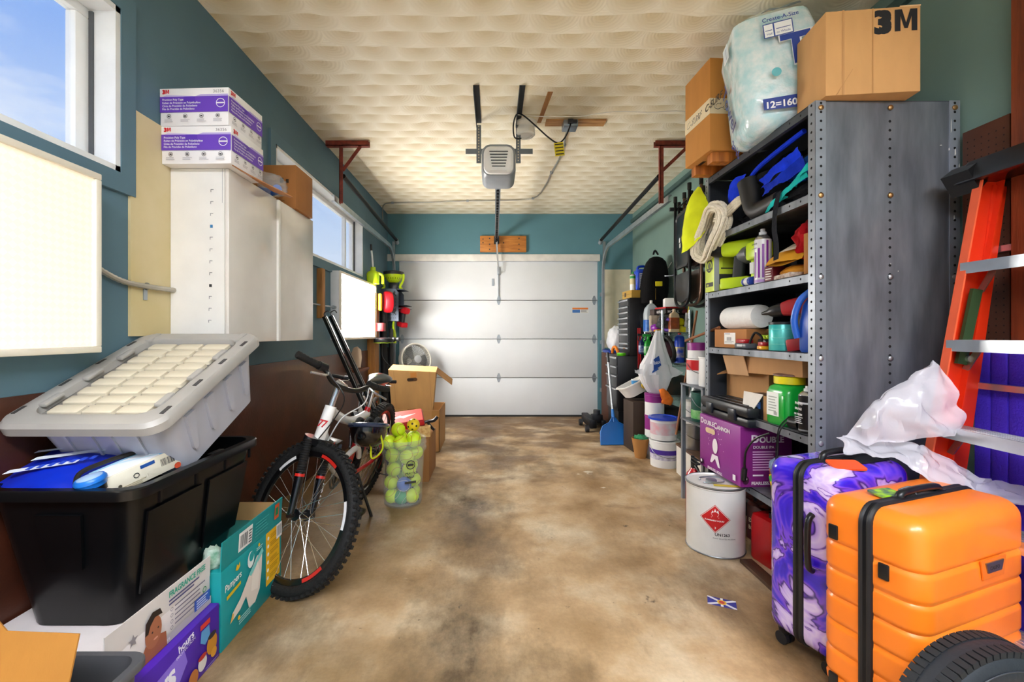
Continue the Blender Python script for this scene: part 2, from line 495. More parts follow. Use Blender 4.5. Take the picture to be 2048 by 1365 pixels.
struct('trim_2', B().box(XR - 0.028, 1.0, 2.655, XR, YF, 2.70), mt('3f5a58', 0.8))     # ledge under the right ceiling edge, soffit shadow put into its dark colour
struct('trim_3', B().box(XL, -1.0, 0.0, XL + 0.008, 5.25, 0.95), mt('4e2412', 0.5, c2='38190b', vs=6, bump=0.1, kind='hardboard', coat=0.1))
struct('outside_ground', B().box(-25, -30, -0.3, 25, 30, -0.13), mt('8f8f86', 0.9))

# windows
GLASS = mt('eef4f8', 0.02, var=0, kind='glass', alpha=0.10)
def window(name, y0, y1, bars_, thick):
    fr = mt('eceef0', 0.4, var=0.05)
    root = bpy.data.objects.new(name, None); COL.objects.link(root); root.location = (XL, (y0 + y1) / 2, WZ[0]); root['kind'] = 'structure'
    z0, z1 = WZ
    b = B()      # liner through the wall plus the white stop round it
    for a, c in (((y0, z0), (y1, z0 + 0.022)), ((y0, z1 - 0.022), (y1, z1)), ((y0, z0), (y0 + 0.022, z1)), ((y1 - 0.022, z0), (y1, z1))):
        b.box(XL - 0.14, a[0], a[1], XL + 0.012, c[0], c[1])
    b.build('window_frame', fr, root, True)
    b = B()
    for a, c in (((y0 + .022, z0 + .022), (y1 - .022, z0 + .06)), ((y0 + .022, z1 - .06), (y1 - .022, z1 - .022)), ((y0 + .022, z0 + .06), (y0 + .022 + thick, z1 - .06)), ((y1 - .022 - thick, z0 + .06), (y1 - .022, z1 - .06))):
        b.box(XL - 0.125, a[0], a[1], XL - 0.085, c[0], c[1], bev=0.004)
    b.build('sash', mt('f4f5f6', 0.35, var=0.03), root, True)
    B().box(XL - 0.086, y1 - .030, z0 + .03, XL - 0.070, y1 - .022, z1 - .03).build('weather_strip', mt('55585c', 0.6), root, True)
    ys = [y0 + .022 + thick] + list(bars_) + [y1 - .022 - thick]
    for y in bars_:
        B().box(XL - 0.12, y - .016, z0 + .06, XL - 0.08, y + .016, z1 - .06, bev=0.004).build('mullion', fr, root, True)
    for a, c in zip(ys[:-1], ys[1:]):
        B().box(XL - 0.108, a, z0 + .05, XL - 0.104, c, z1 - .05).build('pane', GLASS, root, True)
    # painted casing boards on the room side
    cs = PAINT
    b = B()
    b.prism([(y0 - .07, z0 - .075), (y1 + .07, z0 - .075), (y1, z0), (y0, z0)], .016, frame((XL, 0, 0), (0, 1, 0), (0, 0, 1)))
    b.build('casing_board', cs, root, True)
    b = B(); b.prism([(y1 + .07, z0 - .075), (y1 + .07, z1 + .075), (y1, z1), (y1, z0)], .016, frame((XL, 0, 0), (0, 1, 0), (0, 0, 1))); b.build('casing_board', cs, root, True)
    b = B(); b.prism([(y0 - .07, z0 - .075), (y0, z0), (y0, z1), (y0 - .07, z1 + .075)], .016, frame((XL, 0, 0), (0, 1, 0), (0, 0, 1))); b.build('casing_board', cs, root, True)
    b = B(); b.prism([(y0 - .07, z1 + .075), (y0, z1), (y1, z1), (y1 + .07, z1 + .075)], .016, frame((XL, 0, 0), (0, 1, 0), (0, 0, 1))); b.build('casing_board', cs, root, True)
    return root
window('window_1', W1[0], W1[1], [0.75], 0.06)
window('window_2', W2[0], W2[1], [3.42, 3.72, 4.62], 0.035)

# garage door: four sections with hinges
door = bpy.data.objects.new('door_1', None); COL.objects.link(door); door.location = ((DX0 + DX1) / 2, YF + 0.03, 0); door['kind'] = 'structure'
DOORW = mt('e3e7ec', 0.38, var=0.05, vs=1.5, kind='steel_paint')
sec = DZ / 4
for i in range(4):
    b = B(); b.box(DX0 + .004, YF + .03, i * sec + .004, DX1 - .004, YF + .07, (i + 1) * sec - .004, bev=0.003)
    b.build('door_section', DOORW, door, True)
B().box(DX0, YF + .072, 0, DX1, YF + .076, DZ).build('backing', mt('77797c', .7), door, True)
GALV = met('aab2ba', 0.42)
for x in (DX0 + .045, 0.065, DX1 - .05):
    for i in (1, 2, 3):
        z = i * sec; b = B()
        b.prism([(-.010, -.062), (.010, -.062), (.026, -.02), (.026, .02), (.010, .062), (-.010, .062), (-.026, .02), (-.026, -.02)], .004, frame((x, YF + .028, z), (1, 0, 0), (0, 0, 1)) @ T(0, 0, -.004))
        b.cyl((x - .03, YF + .020, z), (x + .03, YF + .020, z), .007)
        for dz in (-.045, .045): b.cyl((x, YF + .028, z + dz), (x, YF + .018, z + dz), .006, seg=6)
        if abs(x) > .5: b.cyl((x, YF + .020, z), (x + (.05 if x > 0 else -.05), YF + .020, z), .005)
        b.build('hinge', GALV, door, True)
b = B(); b.box(.045, YF + .012, 1.95, .085, YF + .03, 2.06, bev=.004); b.box(.055, YF + .004, 1.60, .063, YF + .03, 1.98); b.cyl((.06, YF - .01, 1.97), (.06, YF + .03, 1.97), .012)
b.build('arm_bracket', GALV, door, True)
b = B(); b.box(DX0 + 1.28, YF + .02, 1.80, DX0 + 1.31, YF + .03, 1.90); b.build('lock_plate', GALV, door, True)
pr = Print(door, (1.075, YF + .029, 1.425), (1, 0, 0), (0, 0, 1), world=True)
pr.rect(0, 0, .225, .078, 'eeeeea').rect(.004, .05, .221, .074, 'e07a28').rect(.004, .004, .11, .046, '3a70b8').lines(.12, .040, .218, 4, .010, .005, '6a6a70').done('warning_sticker')
B().box(DX0, YF + .015, -.002, DX1, YF + .08, .022).build('bottom_seal', mt('26282a', .8), door, True)

# cream bare board at the right of the door, unpainted board on the left wall, timber posts
struct('trim_4', B().box(1.485, YF - .012, 0.95, XR - .03, YF, 2.02), mt('e0d6bd', .8, var=.06))
struct('trim_5', B().box(XL, 1.775, 1.13, XL + .012, 2.75, 2.045), mt('ddceaa', .8, var=.09, vs=2.5, c2='cfbd8c'))
struct('trim_6', B().box(XL, 5.12, 0, XL + .09, 5.30, 1.62, bev=.003), wood('b8823f', '936027'))
struct('trim_7', B().box(XR - .06, 1.30, 0, XR, 1.585, ZC, bev=.003), wood('8a3f1c', '6a2c12', (7, 7, .6)))
# ---------------------------------------------------------------- light panels, tracks, opener, ceiling fittings
def lens_material(strength, c):
    """prismatic diffuser of a lit fixture: fine lattice of facets"""
    m = bpy.data.materials.new('lit_lens'); m.use_nodes = True
    n, l = m.node_tree.nodes, m.node_tree.links; p = n['Principled BSDF']
    p.inputs['Base Color'].default_value = lin(c); p.inputs['Roughness'].default_value = .4; p.inputs['Emission Color'].default_value = lin(c)
    tx = n.new('ShaderNodeTexCoord'); mp = n.new('ShaderNodeMapping'); mp.inputs['Rotation'].default_value = (PI / 4, 0, 0); mp.inputs['Scale'].default_value = (0, 55, 55)
    ck = n.new('ShaderNodeTexChecker'); ck.inputs['Scale'].default_value = 1.0
    ck.inputs['Color1'].default_value = (strength, strength, strength, 1); ck.inputs['Color2'].default_value = (strength * .74,) * 3 + (1,)
    l.new(tx.outputs['Object'], mp.inputs[0]); l.new(mp.outputs[0], ck.inputs['Vector']); l.new(ck.outputs[0], p.inputs['Emission Strength'])
    return m
LENS_WARM, LENS, FILL_LENS = lens_material(0.30, 'fff2da'), lens_material(24, 'fffaf2'), lens_material(36, 'f6f8ff')
def light_panel(label, y0, y1, M, group='wall light panels', lens=None):
    """box fixture lying in local x (length) / y (height), face towards +z"""
    t = thing('light_panel', label, 'light', M.translation, group=group)
    L, H, D = y1 - y0, 0.62, 0.095
    b = B(M); b.box(0, 0, 0, L, H, D - .02, bev=.004); b.build('housing', mt('dfe4ea', .45, var=.05), t, True)
    b = B(M)
    for q in ((0, 0, L, .022), (0, H - .022, L, H), (0, .022, .022, H - .022), (L - .022, .022, L, H - .022)):
        b.box(q[0], q[1], D - .02, q[2], q[3], D, bev=.003)
    b.build('lens_frame', mt('efe9da', .4, var=.03), t, True)
    b = B(M)
    b.box(.022, .022, D - .014, L - .022, H - .022, D - .010); b.build('diffuser', lens, t, True, flat=True)
    return t
wallM = lambda y, z: frame((XL, y, z), (0, 1, 0), (0, 0, 1))
light_panel('square lit light panel on the left wall below the nearest window', 0.32, 1.55, wallM(0.32, 1.075), lens=LENS_WARM)
light_panel('far lit light panel on the left wall beside the wooden post', 3.97, 5.17, wallM(3.97, 1.085), lens=LENS)
cm = lambda x, y: frame((x, y, ZC), (1, 0, 0), (0, -1, 0))
light_panel('added unseen fill panel on the ceiling behind the camera over the open end', 0, 1.2, cm(-0.9, -0.55), 'added fill panels', FILL_LENS)  # unseen ceiling panels added behind the camera to brighten the room
light_panel('added unseen fill panel on the ceiling behind the camera on the right', 0, 1.2, cm(0.55, -0.55), 'added fill panels', FILL_LENS)
struct('trim_8', B().box(XL, 3.66, 1.27, XL + .05, 3.72, 1.68, bev=.003), wood())
t = thing('flexible_conduit', 'grey flexible conduit clipped along the wall towards the white cabinet', 'conduit', (XL, 1.6, 1.33))
b = B(); P = smooth_path([(XL + .02, 1.53, 1.42), (XL + .02, 1.60, 1.385), (XL + .02, 1.72, 1.345), (XL + .03, 1.85, 1.335), (XL + .03, 1.99, 1.335)], 12)
b.tube(P, lambda q: .010 + .0015 * (int(q * 48) % 2), 8); b.build('hose', met('b8b4a8', .45), t, True)
b = B(); b.torus(.013, .003, T(XL + .02, 1.845, 1.337) @ R('X', 90), 14, 6); b.box(XL + .012, 1.835, 1.28, XL + .016, 1.855, 1.325); b.build('clip', GALV, t, True)
t = thing('conduit_stub', 'thin grey conduit entering the far light panel', 'conduit', (XL, 3.6, 1.4))
b = B(); b.tube([(XL + .02, 2.95, 1.395), (XL + .02, 3.5, 1.38), (XL + .04, 3.965, 1.375)], .007, 8); b.build('pipe', GALV, t, True)
B().cyl((XL + .04, 3.935, 1.375), (XL + .04, 3.968, 1.375), .016).build('connector', GALV, t, True)

RUST = mt('8f3a2a', .7, c2='64261c', vs=20, kind='rusty_iron')
def door_track(label, s, xt, xa, xb):
    t = thing('door_track', label, 'track', (xt, 5.0, 0), group='garage door tracks')
    z = 2.275; r = .32
    path = [V((xt, 3.72, z))] + [V((xt, YF - .10 - r + r * math.sin(a), z - r + r * math.cos(a))) for a in [PI / 2 * i / 10 for i in range(11)]] + [V((xt, YF - .10, 0.02))]
    b = B(); secs = []
    pro = [(-.026, -.014), (.026, -.014), (.026, .014), (.021, .014), (.021, -.009), (-.021, -.009), (-.021, .014), (-.026, .014)]
    for i, p in enumerate(path):
        d = (path[min(i + 1, len(path) - 1)] - path[max(i - 1, 0)]).normalized(); n = V((1, 0, 0)); q = n.cross(d)
        secs.append([p + q * a + n * (c * s) for a, c in pro])
    b.loft(secs); b.build('rail', met('c3c9cf', .38), t, True)
    for zz in (.35, 1.0, 1.65):
        b = B(); b.box(xt - .02, YF - .10, zz, xt + .02, YF, zz + .05); b.build('wall_bracket', GALV, t, True)
    b = B(); b.box(xt - .012 + s * .03, YF - .03, 2.1, xt + .022 + s * .03, YF - .005, 2.40); b.build('flag_bracket', GALV, t, True)
    h = thing('track_hanger', label.replace('garage door track', 'rusty angle iron hanger holding the end of the door track').replace('curved steel ', ''), 'bracket', (xa, 3.80, ZC), group='rusty track hangers')
    b = B(); b.box(xa, 3.775, ZC - .045, xb, 3.825, ZC - .040); b.box(xa, 3.815, ZC - .045, xb, 3.82, ZC); b.box(xa, 3.775, ZC - .045, xb, 3.78, ZC - .003); b.build('ceiling_angle', RUST, h, True)
    xv = xt - s * .045 * (1 if s > 0 else 1)
    b = B(); b.box(xv - .016, 3.78, 2.25, xv + .016, 3.785, ZC - .04); b.box(xv - .016, 3.78, 2.25, xv - .011, 3.81, ZC - .04); b.build('drop_leg', RUST, h, True)
    xq = xb - .07 if s < 0 else xb - .08
    b = B(); b.bar((xq, 3.79, ZC - .045), (xv + .01, 3.79, 2.53), .028, .005, (0, 1, 0)); b.build('brace', RUST, h, True)
    sp_ = thing('extension_spring', 'dark coiled door spring stretched above the %s track' % ('left' if s < 0 else 'right'), 'spring', (xv, 3.85, 2.5), group='door springs')
    b = B(); p0, p1 = V((xv, 3.84, 2.50)), V((xt - s * .06, 5.85, 2.375))
    m = align(p0, p1); L = (p1 - p0).length; n_ = 150; b.lathe([(.021 - .005 * (i % 2), L * i / n_) for i in range(n_ + 1)], m, 8); b.build('coil', mt('1a1c20', .4, .6), sp_, True)
    B().cyl(p1, p1 + V((0, .06, -.03)), .028, seg=12).build('pulley', GALV, sp_, True)
door_track('curved steel garage door track on the left wall', -1, -1.345, -1.43, -1.065)
door_track('curved steel garage door track on the right wall', 1, 1.47, 1.37, 1.735)

# opener
t = thing('garage_door_opener', 'grey and white garage door opener motor hanging from the ceiling', 'opener', (.035, 3.55, 2.45))
GREY = plas('8f969e', .4)
b = B(T(.035, 3.52, 2.455))
b.loft([[(x, -.17 + z_, z) for x, z in rr(w, hh, .06, 5)] for z_, w, hh in ((0, .20, .19), (.015, .245, .235), (.05, .262, .252), (.30, .262, .252), (.32, .23, .22))])
b.build('housing', GREY, t, True)
b = B(T(.035, 3.345, 2.445) @ R('X', 0)); pts = rr(.225, .205, .05, 5)
b.loft([[(x, .012, z) for x, z in pts], [(x * .97, -.012, z * .97) for x, z in pts], [(x * .8, -.028, z * .8) for x, z in pts]]); b.build('light_cover', plas('f6f7f8', .35), t, True)
b = B(T(.035, 3.345, 2.445))
for i in range(6): b.box(-.07 + .004 * i, -.033, .052 - i * .022, .07 - .004 * i, -.022, .058 - i * .022)
b.build('vent_slot', mt('3c4046', .6), t, True)
STRAP = met('7d858d', .5)
for x in (-.118, .188):
    b = B(); b.box(x - .018, 3.44, 2.46, x + .018, 3.445, ZC - .03); b.build('hanging_strap', STRAP, t, True)
    b = B(); dots(b, [(0, .02 + .022 * i) for i in range(13)], frame((x, 3.439, 2.46), (1, 0, 0), (0, 0, 1)), .006); b.build('strap_hole', mt('d8cdb4', .8), t, True)
    b = B(); b.box(x - .02, 2.94, ZC - .005, x + .02, 3.46, ZC - .0005); b.box(x - .02, 2.94, ZC - .04, x - .015, 3.46, ZC - .004); b.build('ceiling_angle', mt('34393f', .5, .6), t, True)
b = B(); b.box(-.22, 3.447, 2.535, .30, 3.453, 2.575); b.build('cross_strap', STRAP, t, True)
b = B(); b.box(.012, 3.68, 2.395, .018, 6.06, 2.425); b.box(.052, 3.68, 2.395, .058, 6.06, 2.425); b.box(.012, 3.68, 2.425, .058, 6.06, 2.431); b.build('rail', met('8f969d', .4), t, True)
b = B()
for i in range(24): B().cbox((.035, 3.75 + i * .096, 2.404), (.022, .055, .012), bev=.004).build('chain_link', mt('15171a', .5, .5), t, True)
b = B(); b.box(.0, 5.98, 2.36, .07, 6.07, 2.45, bev=.004); b.build('header_bracket', mt('23262a', .5, .6), t, True)
b = B(); b.tube([(.045, 5.98, 2.38), (.05, 5.99, 2.2), (.05, 6.0, 2.05)], .004, 6); b.build('release_cord', mt('d9d4c8', .8), t, True)
b = B(); b.bar((.035, 5.97, 2.37), (.062, 6.06, 1.96), .022, .006, (0, 1, 0)); b.build('door_arm', GALV, t, True)

t = thing('header_plank', 'short pine plank bolted above the garage door for the opener rail', 'plank', (.12, YF, 2.26))
B().box(-.19, YF - .038, 2.255, .44, YF - .0005, 2.475, bev=.003).build('board', wood('c8843c', 'a9672a', (1.2, 9, 9)), t, True)
b = B()
for x, z in ((-.15, 2.43), (-.15, 2.38), (-.06, 2.44), (-.06, 2.36), (-.06, 2.29), (.13, 2.38), (.34, 2.44), (.34, 2.36), (.34, 2.29)): B().cyl((x, YF - .038, z), (x, YF - .045, z), .009, seg=6).build('bolt', met('4a4c50', .5), t, True)

t = thing('junction_box', 'grey metal electrical box fixed to the ceiling', 'electrical box', (.585, 3.42, ZC))
b = B(); b.box(.53, 3.38, ZC - .062, .64, 3.49, ZC - .012, bev=.006); b.build('body', met('8d979f', .4), t, True)
b = B(); b.box(.56, 3.355, ZC - .05, .60, 3.38, ZC - .02, bev=.003); b.box(.60, 3.36, ZC - .045, .63, 3.38, ZC - .025); b.build('outlet', plas('2a2c30'), t, True)
t = thing('ceiling_strip', 'short wooden strip screwed to the ceiling by the electrical box', 'wood strip', (.7, 3.42, ZC))
b = B(); b.box(.40, 3.40, ZC - .012, .86, 3.50, ZC - .0005); b.build('board', wood('c99a62', '9a6a38', (1, 9, 9)), t, True)
t = thing('paint_gap_strip', 'narrow brown bare strip across the ceiling plaster', 'wood strip', (.36, 3.2, ZC))
B().prism([(.335, 3.46), (.365, 3.46), (.40, 3.02), (.365, 3.02)], -.004, T(0, 0, ZC)).build('board', wood('b98442', '95602c', (9, 1, 9)), t, True)
t = thing('ceiling_lamp_holder', 'round white ceiling lamp holder beside the opener', 'lamp', (.245, 3.46, ZC))
M = T(.245, 3.46, ZC) @ R('X', 180)
b = B(M); b.lathe([(.085, 0), (.085, .018), (.075, .026), (.06, .03), (.06, .048)], None, 28); b.build('base', plas('eeece4', .3), t, True)
b = B(M @ T(0, 0, .045)); b.lathe([(.065, 0), (.072, .01), (.075, .05), (.065, .062), (.05, .064), (.045, .058), (.03, .066), (.012, .068)], None, 28); b.build('shade', plas('f6f5f0', .25), t, True)
t = thing('ceiling_conduit', 'thin grey conduit running across the ceiling from the electrical box', 'conduit', (.5, 4.2, ZC))
dz = lambda px, py: at(px, py, (ZC - .012 - CZ) * F / (CY - py))
b = B(); b.tube([at(1140, 252, 3.44), dz(1131, 272), dz(1128, 290), dz(1118, 318), dz(1103, 345), dz(1090, 372), dz(1066, 397), dz(1000, 401), dz(935, 402), dz(860, 405), dz(785, 406), dz(768, 410), V((XL + .02, 5.75, ZC - .05)), V((XL + .012, 5.80, ZC - .16))], .0075, 8, 4); b.build('pipe', met('a9a79f', .45), t, True)
b = B()
for q in ((1128, 290), (1103, 345), (1066, 397), (935, 402), (785, 406)): p = dz(*q); B().cbox(p, (.03, .02, .022)).build('strap_clip', GALV, t, True)
t = thing('ceiling_wire', 'thin white wire stapled across the ceiling to the right wall', 'wire', (1, 3.3, ZC))
b = B(); b.tube([dz(1030, 229), dz(1080, 233), dz(1160, 233), dz(1190, 228), dz(1240, 223), dz(1300, 225), dz(1350, 222), dz(1420, 227), dz(1480, 226)], .003, 6, 4); b.build('cable', plas('e8e4da'), t, True)
t = thing('opener_power_cord', 'black power cord looping from the opener to the ceiling outlet', 'cord', (.3, 3.4, 2.6))
b = B(); b.tube([(.20, 3.30, 2.59), (.155, 3.35, 2.62), (.145, 3.33, 2.70), (.165, 3.30, ZC - .02), (.21, 3.28, ZC - .03), (.30, 3.28, 2.68), (.40, 3.30, 2.60), (.475, 3.32, 2.565), (.53, 3.34, 2.61), (.575, 3.365, 2.71), (.58, 3.375, 2.745)], .0055, 8, 5); b.build('cable', plas('101114'), t, True)
b = B(frame((.475, 3.315, 2.565), (1, 0, .12), (-.1, 0, -1))); b.box(-.03, 0, -.001, .04, .10, .001); g_ = b.build('warning_tag', mt('e6d21c', .5, var=.04), t, True)
pr = Print(t, (.475, 3.312, 2.565), (1, 0, .12), (-.1, 0, -1), lift=-.004, world=True)
for i in range(4): pr.rect(-.025, .012 + i * .024, .035, .020 + i * .024, '26240c')
pr.done()
# ---------------------------------------------------------------- left wall: cabinet and boxes on it
WCAB = mt('eceae6', .3, var=.03, coat=.2)
t = thing('wall_cabinet', 'white two-door wall cabinet hung over the storage totes', 'cabinet', (-1.31, 2.45, 1.105))
x0, x1, y0, y1, z0, z1 = XL + .014, -1.205, 1.99, 2.91, 1.105, 1.878
b = B(); b.box(x0, y0, z0, x1, y0 + .018, z1); b.build('side_panel', WCAB, t, True)
b = B(); b.box(x0, y1 - .018, z0, x1, y1, z1); b.build('side_panel', WCAB, t, True)
B().box(x0, y0 + .018, z1 - .018, x1, y1 - .018, z1).build('top_panel', WCAB, t, True)
B().box(x0, y0 + .018, z0, x1, y1 - .018, z0 + .018).build('bottom_panel', WCAB, t, True)
B().box(x0, y0 + .018, z0 + .018, x0 + .006, y1 - .018, z1 - .018).build('back_panel', WCAB, t, True)
B().box(x1 - .018, 2.435, z0 + .018, x1, 2.465, z1 - .018).build('centre_stile', WCAB, t, True)
for a, c in ((y0 - .002, 2.425), (2.462, y1 + .002)):
    B().box(x1 + .002, a, z0 - .005, x1 + .021, c, z1, bev=.003).build('door', mt('e2ddd6', .25, var=.03, coat=.3), t, True)
B().box(x1 + .002, 2.428, z0 - .005, x1 + .030, 2.459, z1 - .004, bev=.004).build('cover_strip', mt('f1efea', .3, var=.02), t, True)
pr = Print(t, (x0, y0, z0), (1, 0, 0), (0, 0, 1), world=True)
for i in range(12):
    z = .085 + i * .053; u = .170 + .001 * i
    if i == 3: pr.rect(u, z, u + .012, z + .013, '2c2e32')
    elif i == 8: pr.rect(u, z, u + .012, z + .013, '3b7fb5')
    else: pr.rect(u, z + .010, u + .013, z + .0125, '6f747a').rect(u, z, u + .0025, z + .012, '6f747a')
pr.rect(.232, .62, .2338, .772, '9a9ea4').done()

def tape_box(label, loc, rz):
    t = thing('tape_box', label, 'box', loc, rz, 'white and purple tape boxes')
    w, d, h = .305, .255, .163
    b = B(); b.box(-w / 2, -d / 2, 0, w / 2, d / 2, h - .032, bev=.002); b.build('carton', mt('f3f1f4', .5, var=.03), t)
    b = B(); b.box(-w / 2 - .002, -d / 2 - .002, h - .036, w / 2 + .002, d / 2 + .002, h, bev=.002); b.build('lid', mt('f6f4f6', .5, var=.03), t)
    for o, u, W in (((-w / 2, -d / 2, 0), (1, 0, 0), w), ((w / 2, -d / 2, 0), (0, 1, 0), d)):
        p = Print(t, o, u, (0, 0, 1), lift=.003)
        p.rect(0, .058, W, .126, '6a3fbf').poly([(W * .04, .126), (W * .10, .134), (W * .48, .128), (W * .5, .126)], 'cfc4ea').poly([(W * .52, .126), (W * .6, .134), (W, .134), (W, .126)], 'b9aae2')
        p.rect(W * .35, .085, W * .52, .126, '5a32b4')
        logo(p, .012, .139, .017, 'd8232a')
        if W == w: p.text('36356', W - .066, .140, .019, '8c8a90', space=1.05)
        for i, s in enumerate(('Precision Poly Tape', 'Ruban de Précision en Polyéthylène', 'Cinta de Precisión de Polietileno', 'Fita de Precisão de Polietileno')):
            p.text(s, .012, .108 - i * .0135, .0125, 'f4f0fa', bold=.012, sx=.95)
        p.ring(W - .032, .095, .020, .0028, 'f4f0fa').rect(W - .050, .092, W - .014, .098, 'f4f0fa')
        for i in range(4):
            cx = W * (.14 + .24 * i); p.ring(cx, .040, .0095, .0018, '4b4850'); p.rect(cx - .005, .037, cx + .004, .043, '3d3a44')
            p.lines(cx - .02, .024, cx + .022, 3, .0045, .002, 'b8b4bc', seed=i)
        p.done()
tape_box('white tape box with purple band, lower one on the wall cabinet', (-1.292, 2.063, 1.880), -1)
tape_box('white tape box with purple band, topmost on the wall cabinet', (-1.298, 2.063, 2.046), -2.5)
t = thing('cardboard_tray', 'brown cardboard flap with a hand hole jutting out under the tape boxes', 'cardboard', (-1.1, 2.1, 1.88))
M = frame((-1.138, 1.935, 1.876), (0, 1, 0), (.94, .1, -.34))
b = B(M)
pts_o = [(0, 0), (.36, 0), (.36, .09), (.30, .135), (.10, .02)]
b.prism(pts_o, .004); b.build('flap', card('b57a4c'), t, True)
pr = Print(t, M.translation, (0, 1, 0), (.94, .1, -.34), lift=.0045, world=True); pr.poly([(.10 + a, .012 + c) for a, c in rr(.07, .014, .007)], 'd9b0a8').done('hand_hole')
t = thing('blue_hose_end', 'small blue plastic hose end lying on the wall cabinet', 'hose', (-1.2, 2.42, 1.88))
b = B(); b.tube([(-1.27, 2.38, 1.905), (-1.22, 2.40, 1.905), (-1.16, 2.37, 1.902), (-1.135, 2.33, 1.90)], .022, 12, 4); b.build('hose', plas('1f4f9e', .3), t, True)
b = B(); b.lump((-1.20, 2.41, 1.945), (.07, .10, .058), .2, 3, 3, 24, 14); b.build('clear_wrap', mt('dfe7ec', .1, var=0, alpha=.28, kind='clear_film'), t, True)
t = thing('carton', 'plain brown carton standing on the far end of the wall cabinet', 'box', (-1.30, 2.72, 1.879))
b = B(); b.box(-1.43, 2.62, 1.879, -1.166, 2.86, 2.135, bev=.003); b.build('body', card('a8703c'), t, True)
pr = Print(t, (-1.43, 2.62, 1.879), (1, 0, 0), (0, 0, 1), world=True); pr.rect(.17, .15, .19, .18, '4a3018').lines(.12, .13, .20, 9, .011, .004, '7a5026').rect(.205, .15, .222, .172, '3a2614').done()

# ---------------------------------------------------------------- storage totes
def tub(b, w, d, h, tw, td, r, lip=.022, wall=.005, lipz=.03):
    """open tapered tub: w x d at the rim, tw x td at the foot"""
    S = lambda a, c, z: [(x, y, z) for x, y in rr(a, c, r, 5)]
    b.loft([S(tw, td, 0), S(w - 2 * lip, d - 2 * lip, h - lipz), S(w, d, h - lipz), S(w, d, h - .004), S(w - .006, d - .006, h), S(w - 2 * lip - 2 * wall, d - 2 * lip - 2 * wall, h), S(tw - 2 * wall, td - 2 * wall, wall)])
    return b
t = thing('black_tote', 'large black storage tote resting on the nappy boxes', 'tote', (-1.217, 1.555, .292))
BT = mt('060709', .3, var=.1, coat=.08, spec=.35)
tub(B(), .466, .67, .415, .30, .52, .06).build('tub', BT, t)
for s, y, hh in ((1, -.14, .26), (1, .14, .26)):            # raised panels on the long side
    M = frame((.150 + .004, y, .0), (0, 1, 0), (.061, 0, .385))
    B(M).prism([(-.10, .08), (.10, .08), (.12, .335), (-.12, .335)], .006).build('raised_panel', BT, t)
M = frame((0, -.262, 0), (1, 0, 0), (0, -.053, .385))
B(M).prism([(-.05, .18), (.05, .18), (.066, .345), (-.066, .345)], .008).build('raised_panel', BT, t)
b = B()
for y in (-.24, -.08, .08, .24): b.box(.226, y - .004, .35, .2345, y + .004, .386)
b.build('rim_rib', BT, t)
B().cbox((.195, .08, .4146), (.02, .07, .004), bev=.0015).build('rim_slot', mt('000000', .6, var=0), t)

tilt = math.radians(24.5)
t = thing('grey_tote', 'light grey storage tote with waffle lid tilted on the black tote', 'tote', (-1.216, 1.612 + .085, .985 - .215), rot=(tilt, 0, 0))
GB = mt('b9bccb', .35, var=.05, trans=.0, coat=.1)
tub(B(), .455, .575, .245, .375, .48, .05, .014, .004, .02).build('tub', GB, t)
for s in (-1, 1):
    for y in (-.17, -.06, .06, .17):
        M = frame((s * .188, y, 0), (0, s, 0), (s * .026, 0, .225))
        b = B(M); b.prism([(-.022, .20), (-.013, .07), (-.006, .058), (.006, .058), (.013, .07), (.022, .20)], .010); b.build('side_rib', GB, t)
for x in (-.11, -.03, .03, .11):
    M = frame((x, -.241, 0), (1, 0, 0), (0, -.034, .225)); B(M).prism([(-.004, .01), (.004, .01), (.004, .215), (-.004, .215)], .006).build('end_rib', GB, t)
LIDG = mt('a5a29d', .4, var=.05)
S = lambda a, c, z, r=.055: [(x, y * 1.05 - .015, z) for x, y in rr(a, c, r, 6)]
b = B(T(0, 0, .232)); b.loft([S(.455, .575, .014), S(.49, .615, 0), S(.492, .617, .026), S(.475, .60, .038), S(.40, .525, .042), S(.375, .50, .036), S(.362, .487, .014, .03)]); lid = b.build('lid', LIDG, t)
for s in (-1, 1):
    for y in (-.26, -.10, .05, .20):
        B(T(s * .222, y, .270)).box(-.006, -.02, 0, .006, .02, .003).build('latch_slot', mt('3f3e3e', .6), lid)
        B(T(s * .178, y + .06, .262)).box(-.012, -.035, 0, .012, .035, .014, bev=.005).build('lid_boss', LIDG, lid)
PAD = mt('d3cab4', .45, var=.05)
pm = B().loft([[(x, y, 0) for x, y in rr(.098, .046, .006, 2)], [(x, y, .011) for x, y in rr(.094, .042, .006, 2)], [(x, y, .013) for x, y in rr(.088, .036, .006, 2)]]).build('raised_pad', PAD, lid)
for i in range(3):
    for j in range(9):
        if i == 0 and j == 0: o = pm
        else: o = pm.copy(); COL.objects.link(o)
        o.location = (-.106 + i * .106, (-.208 + j * .052) * 1.05 - .015, .247)

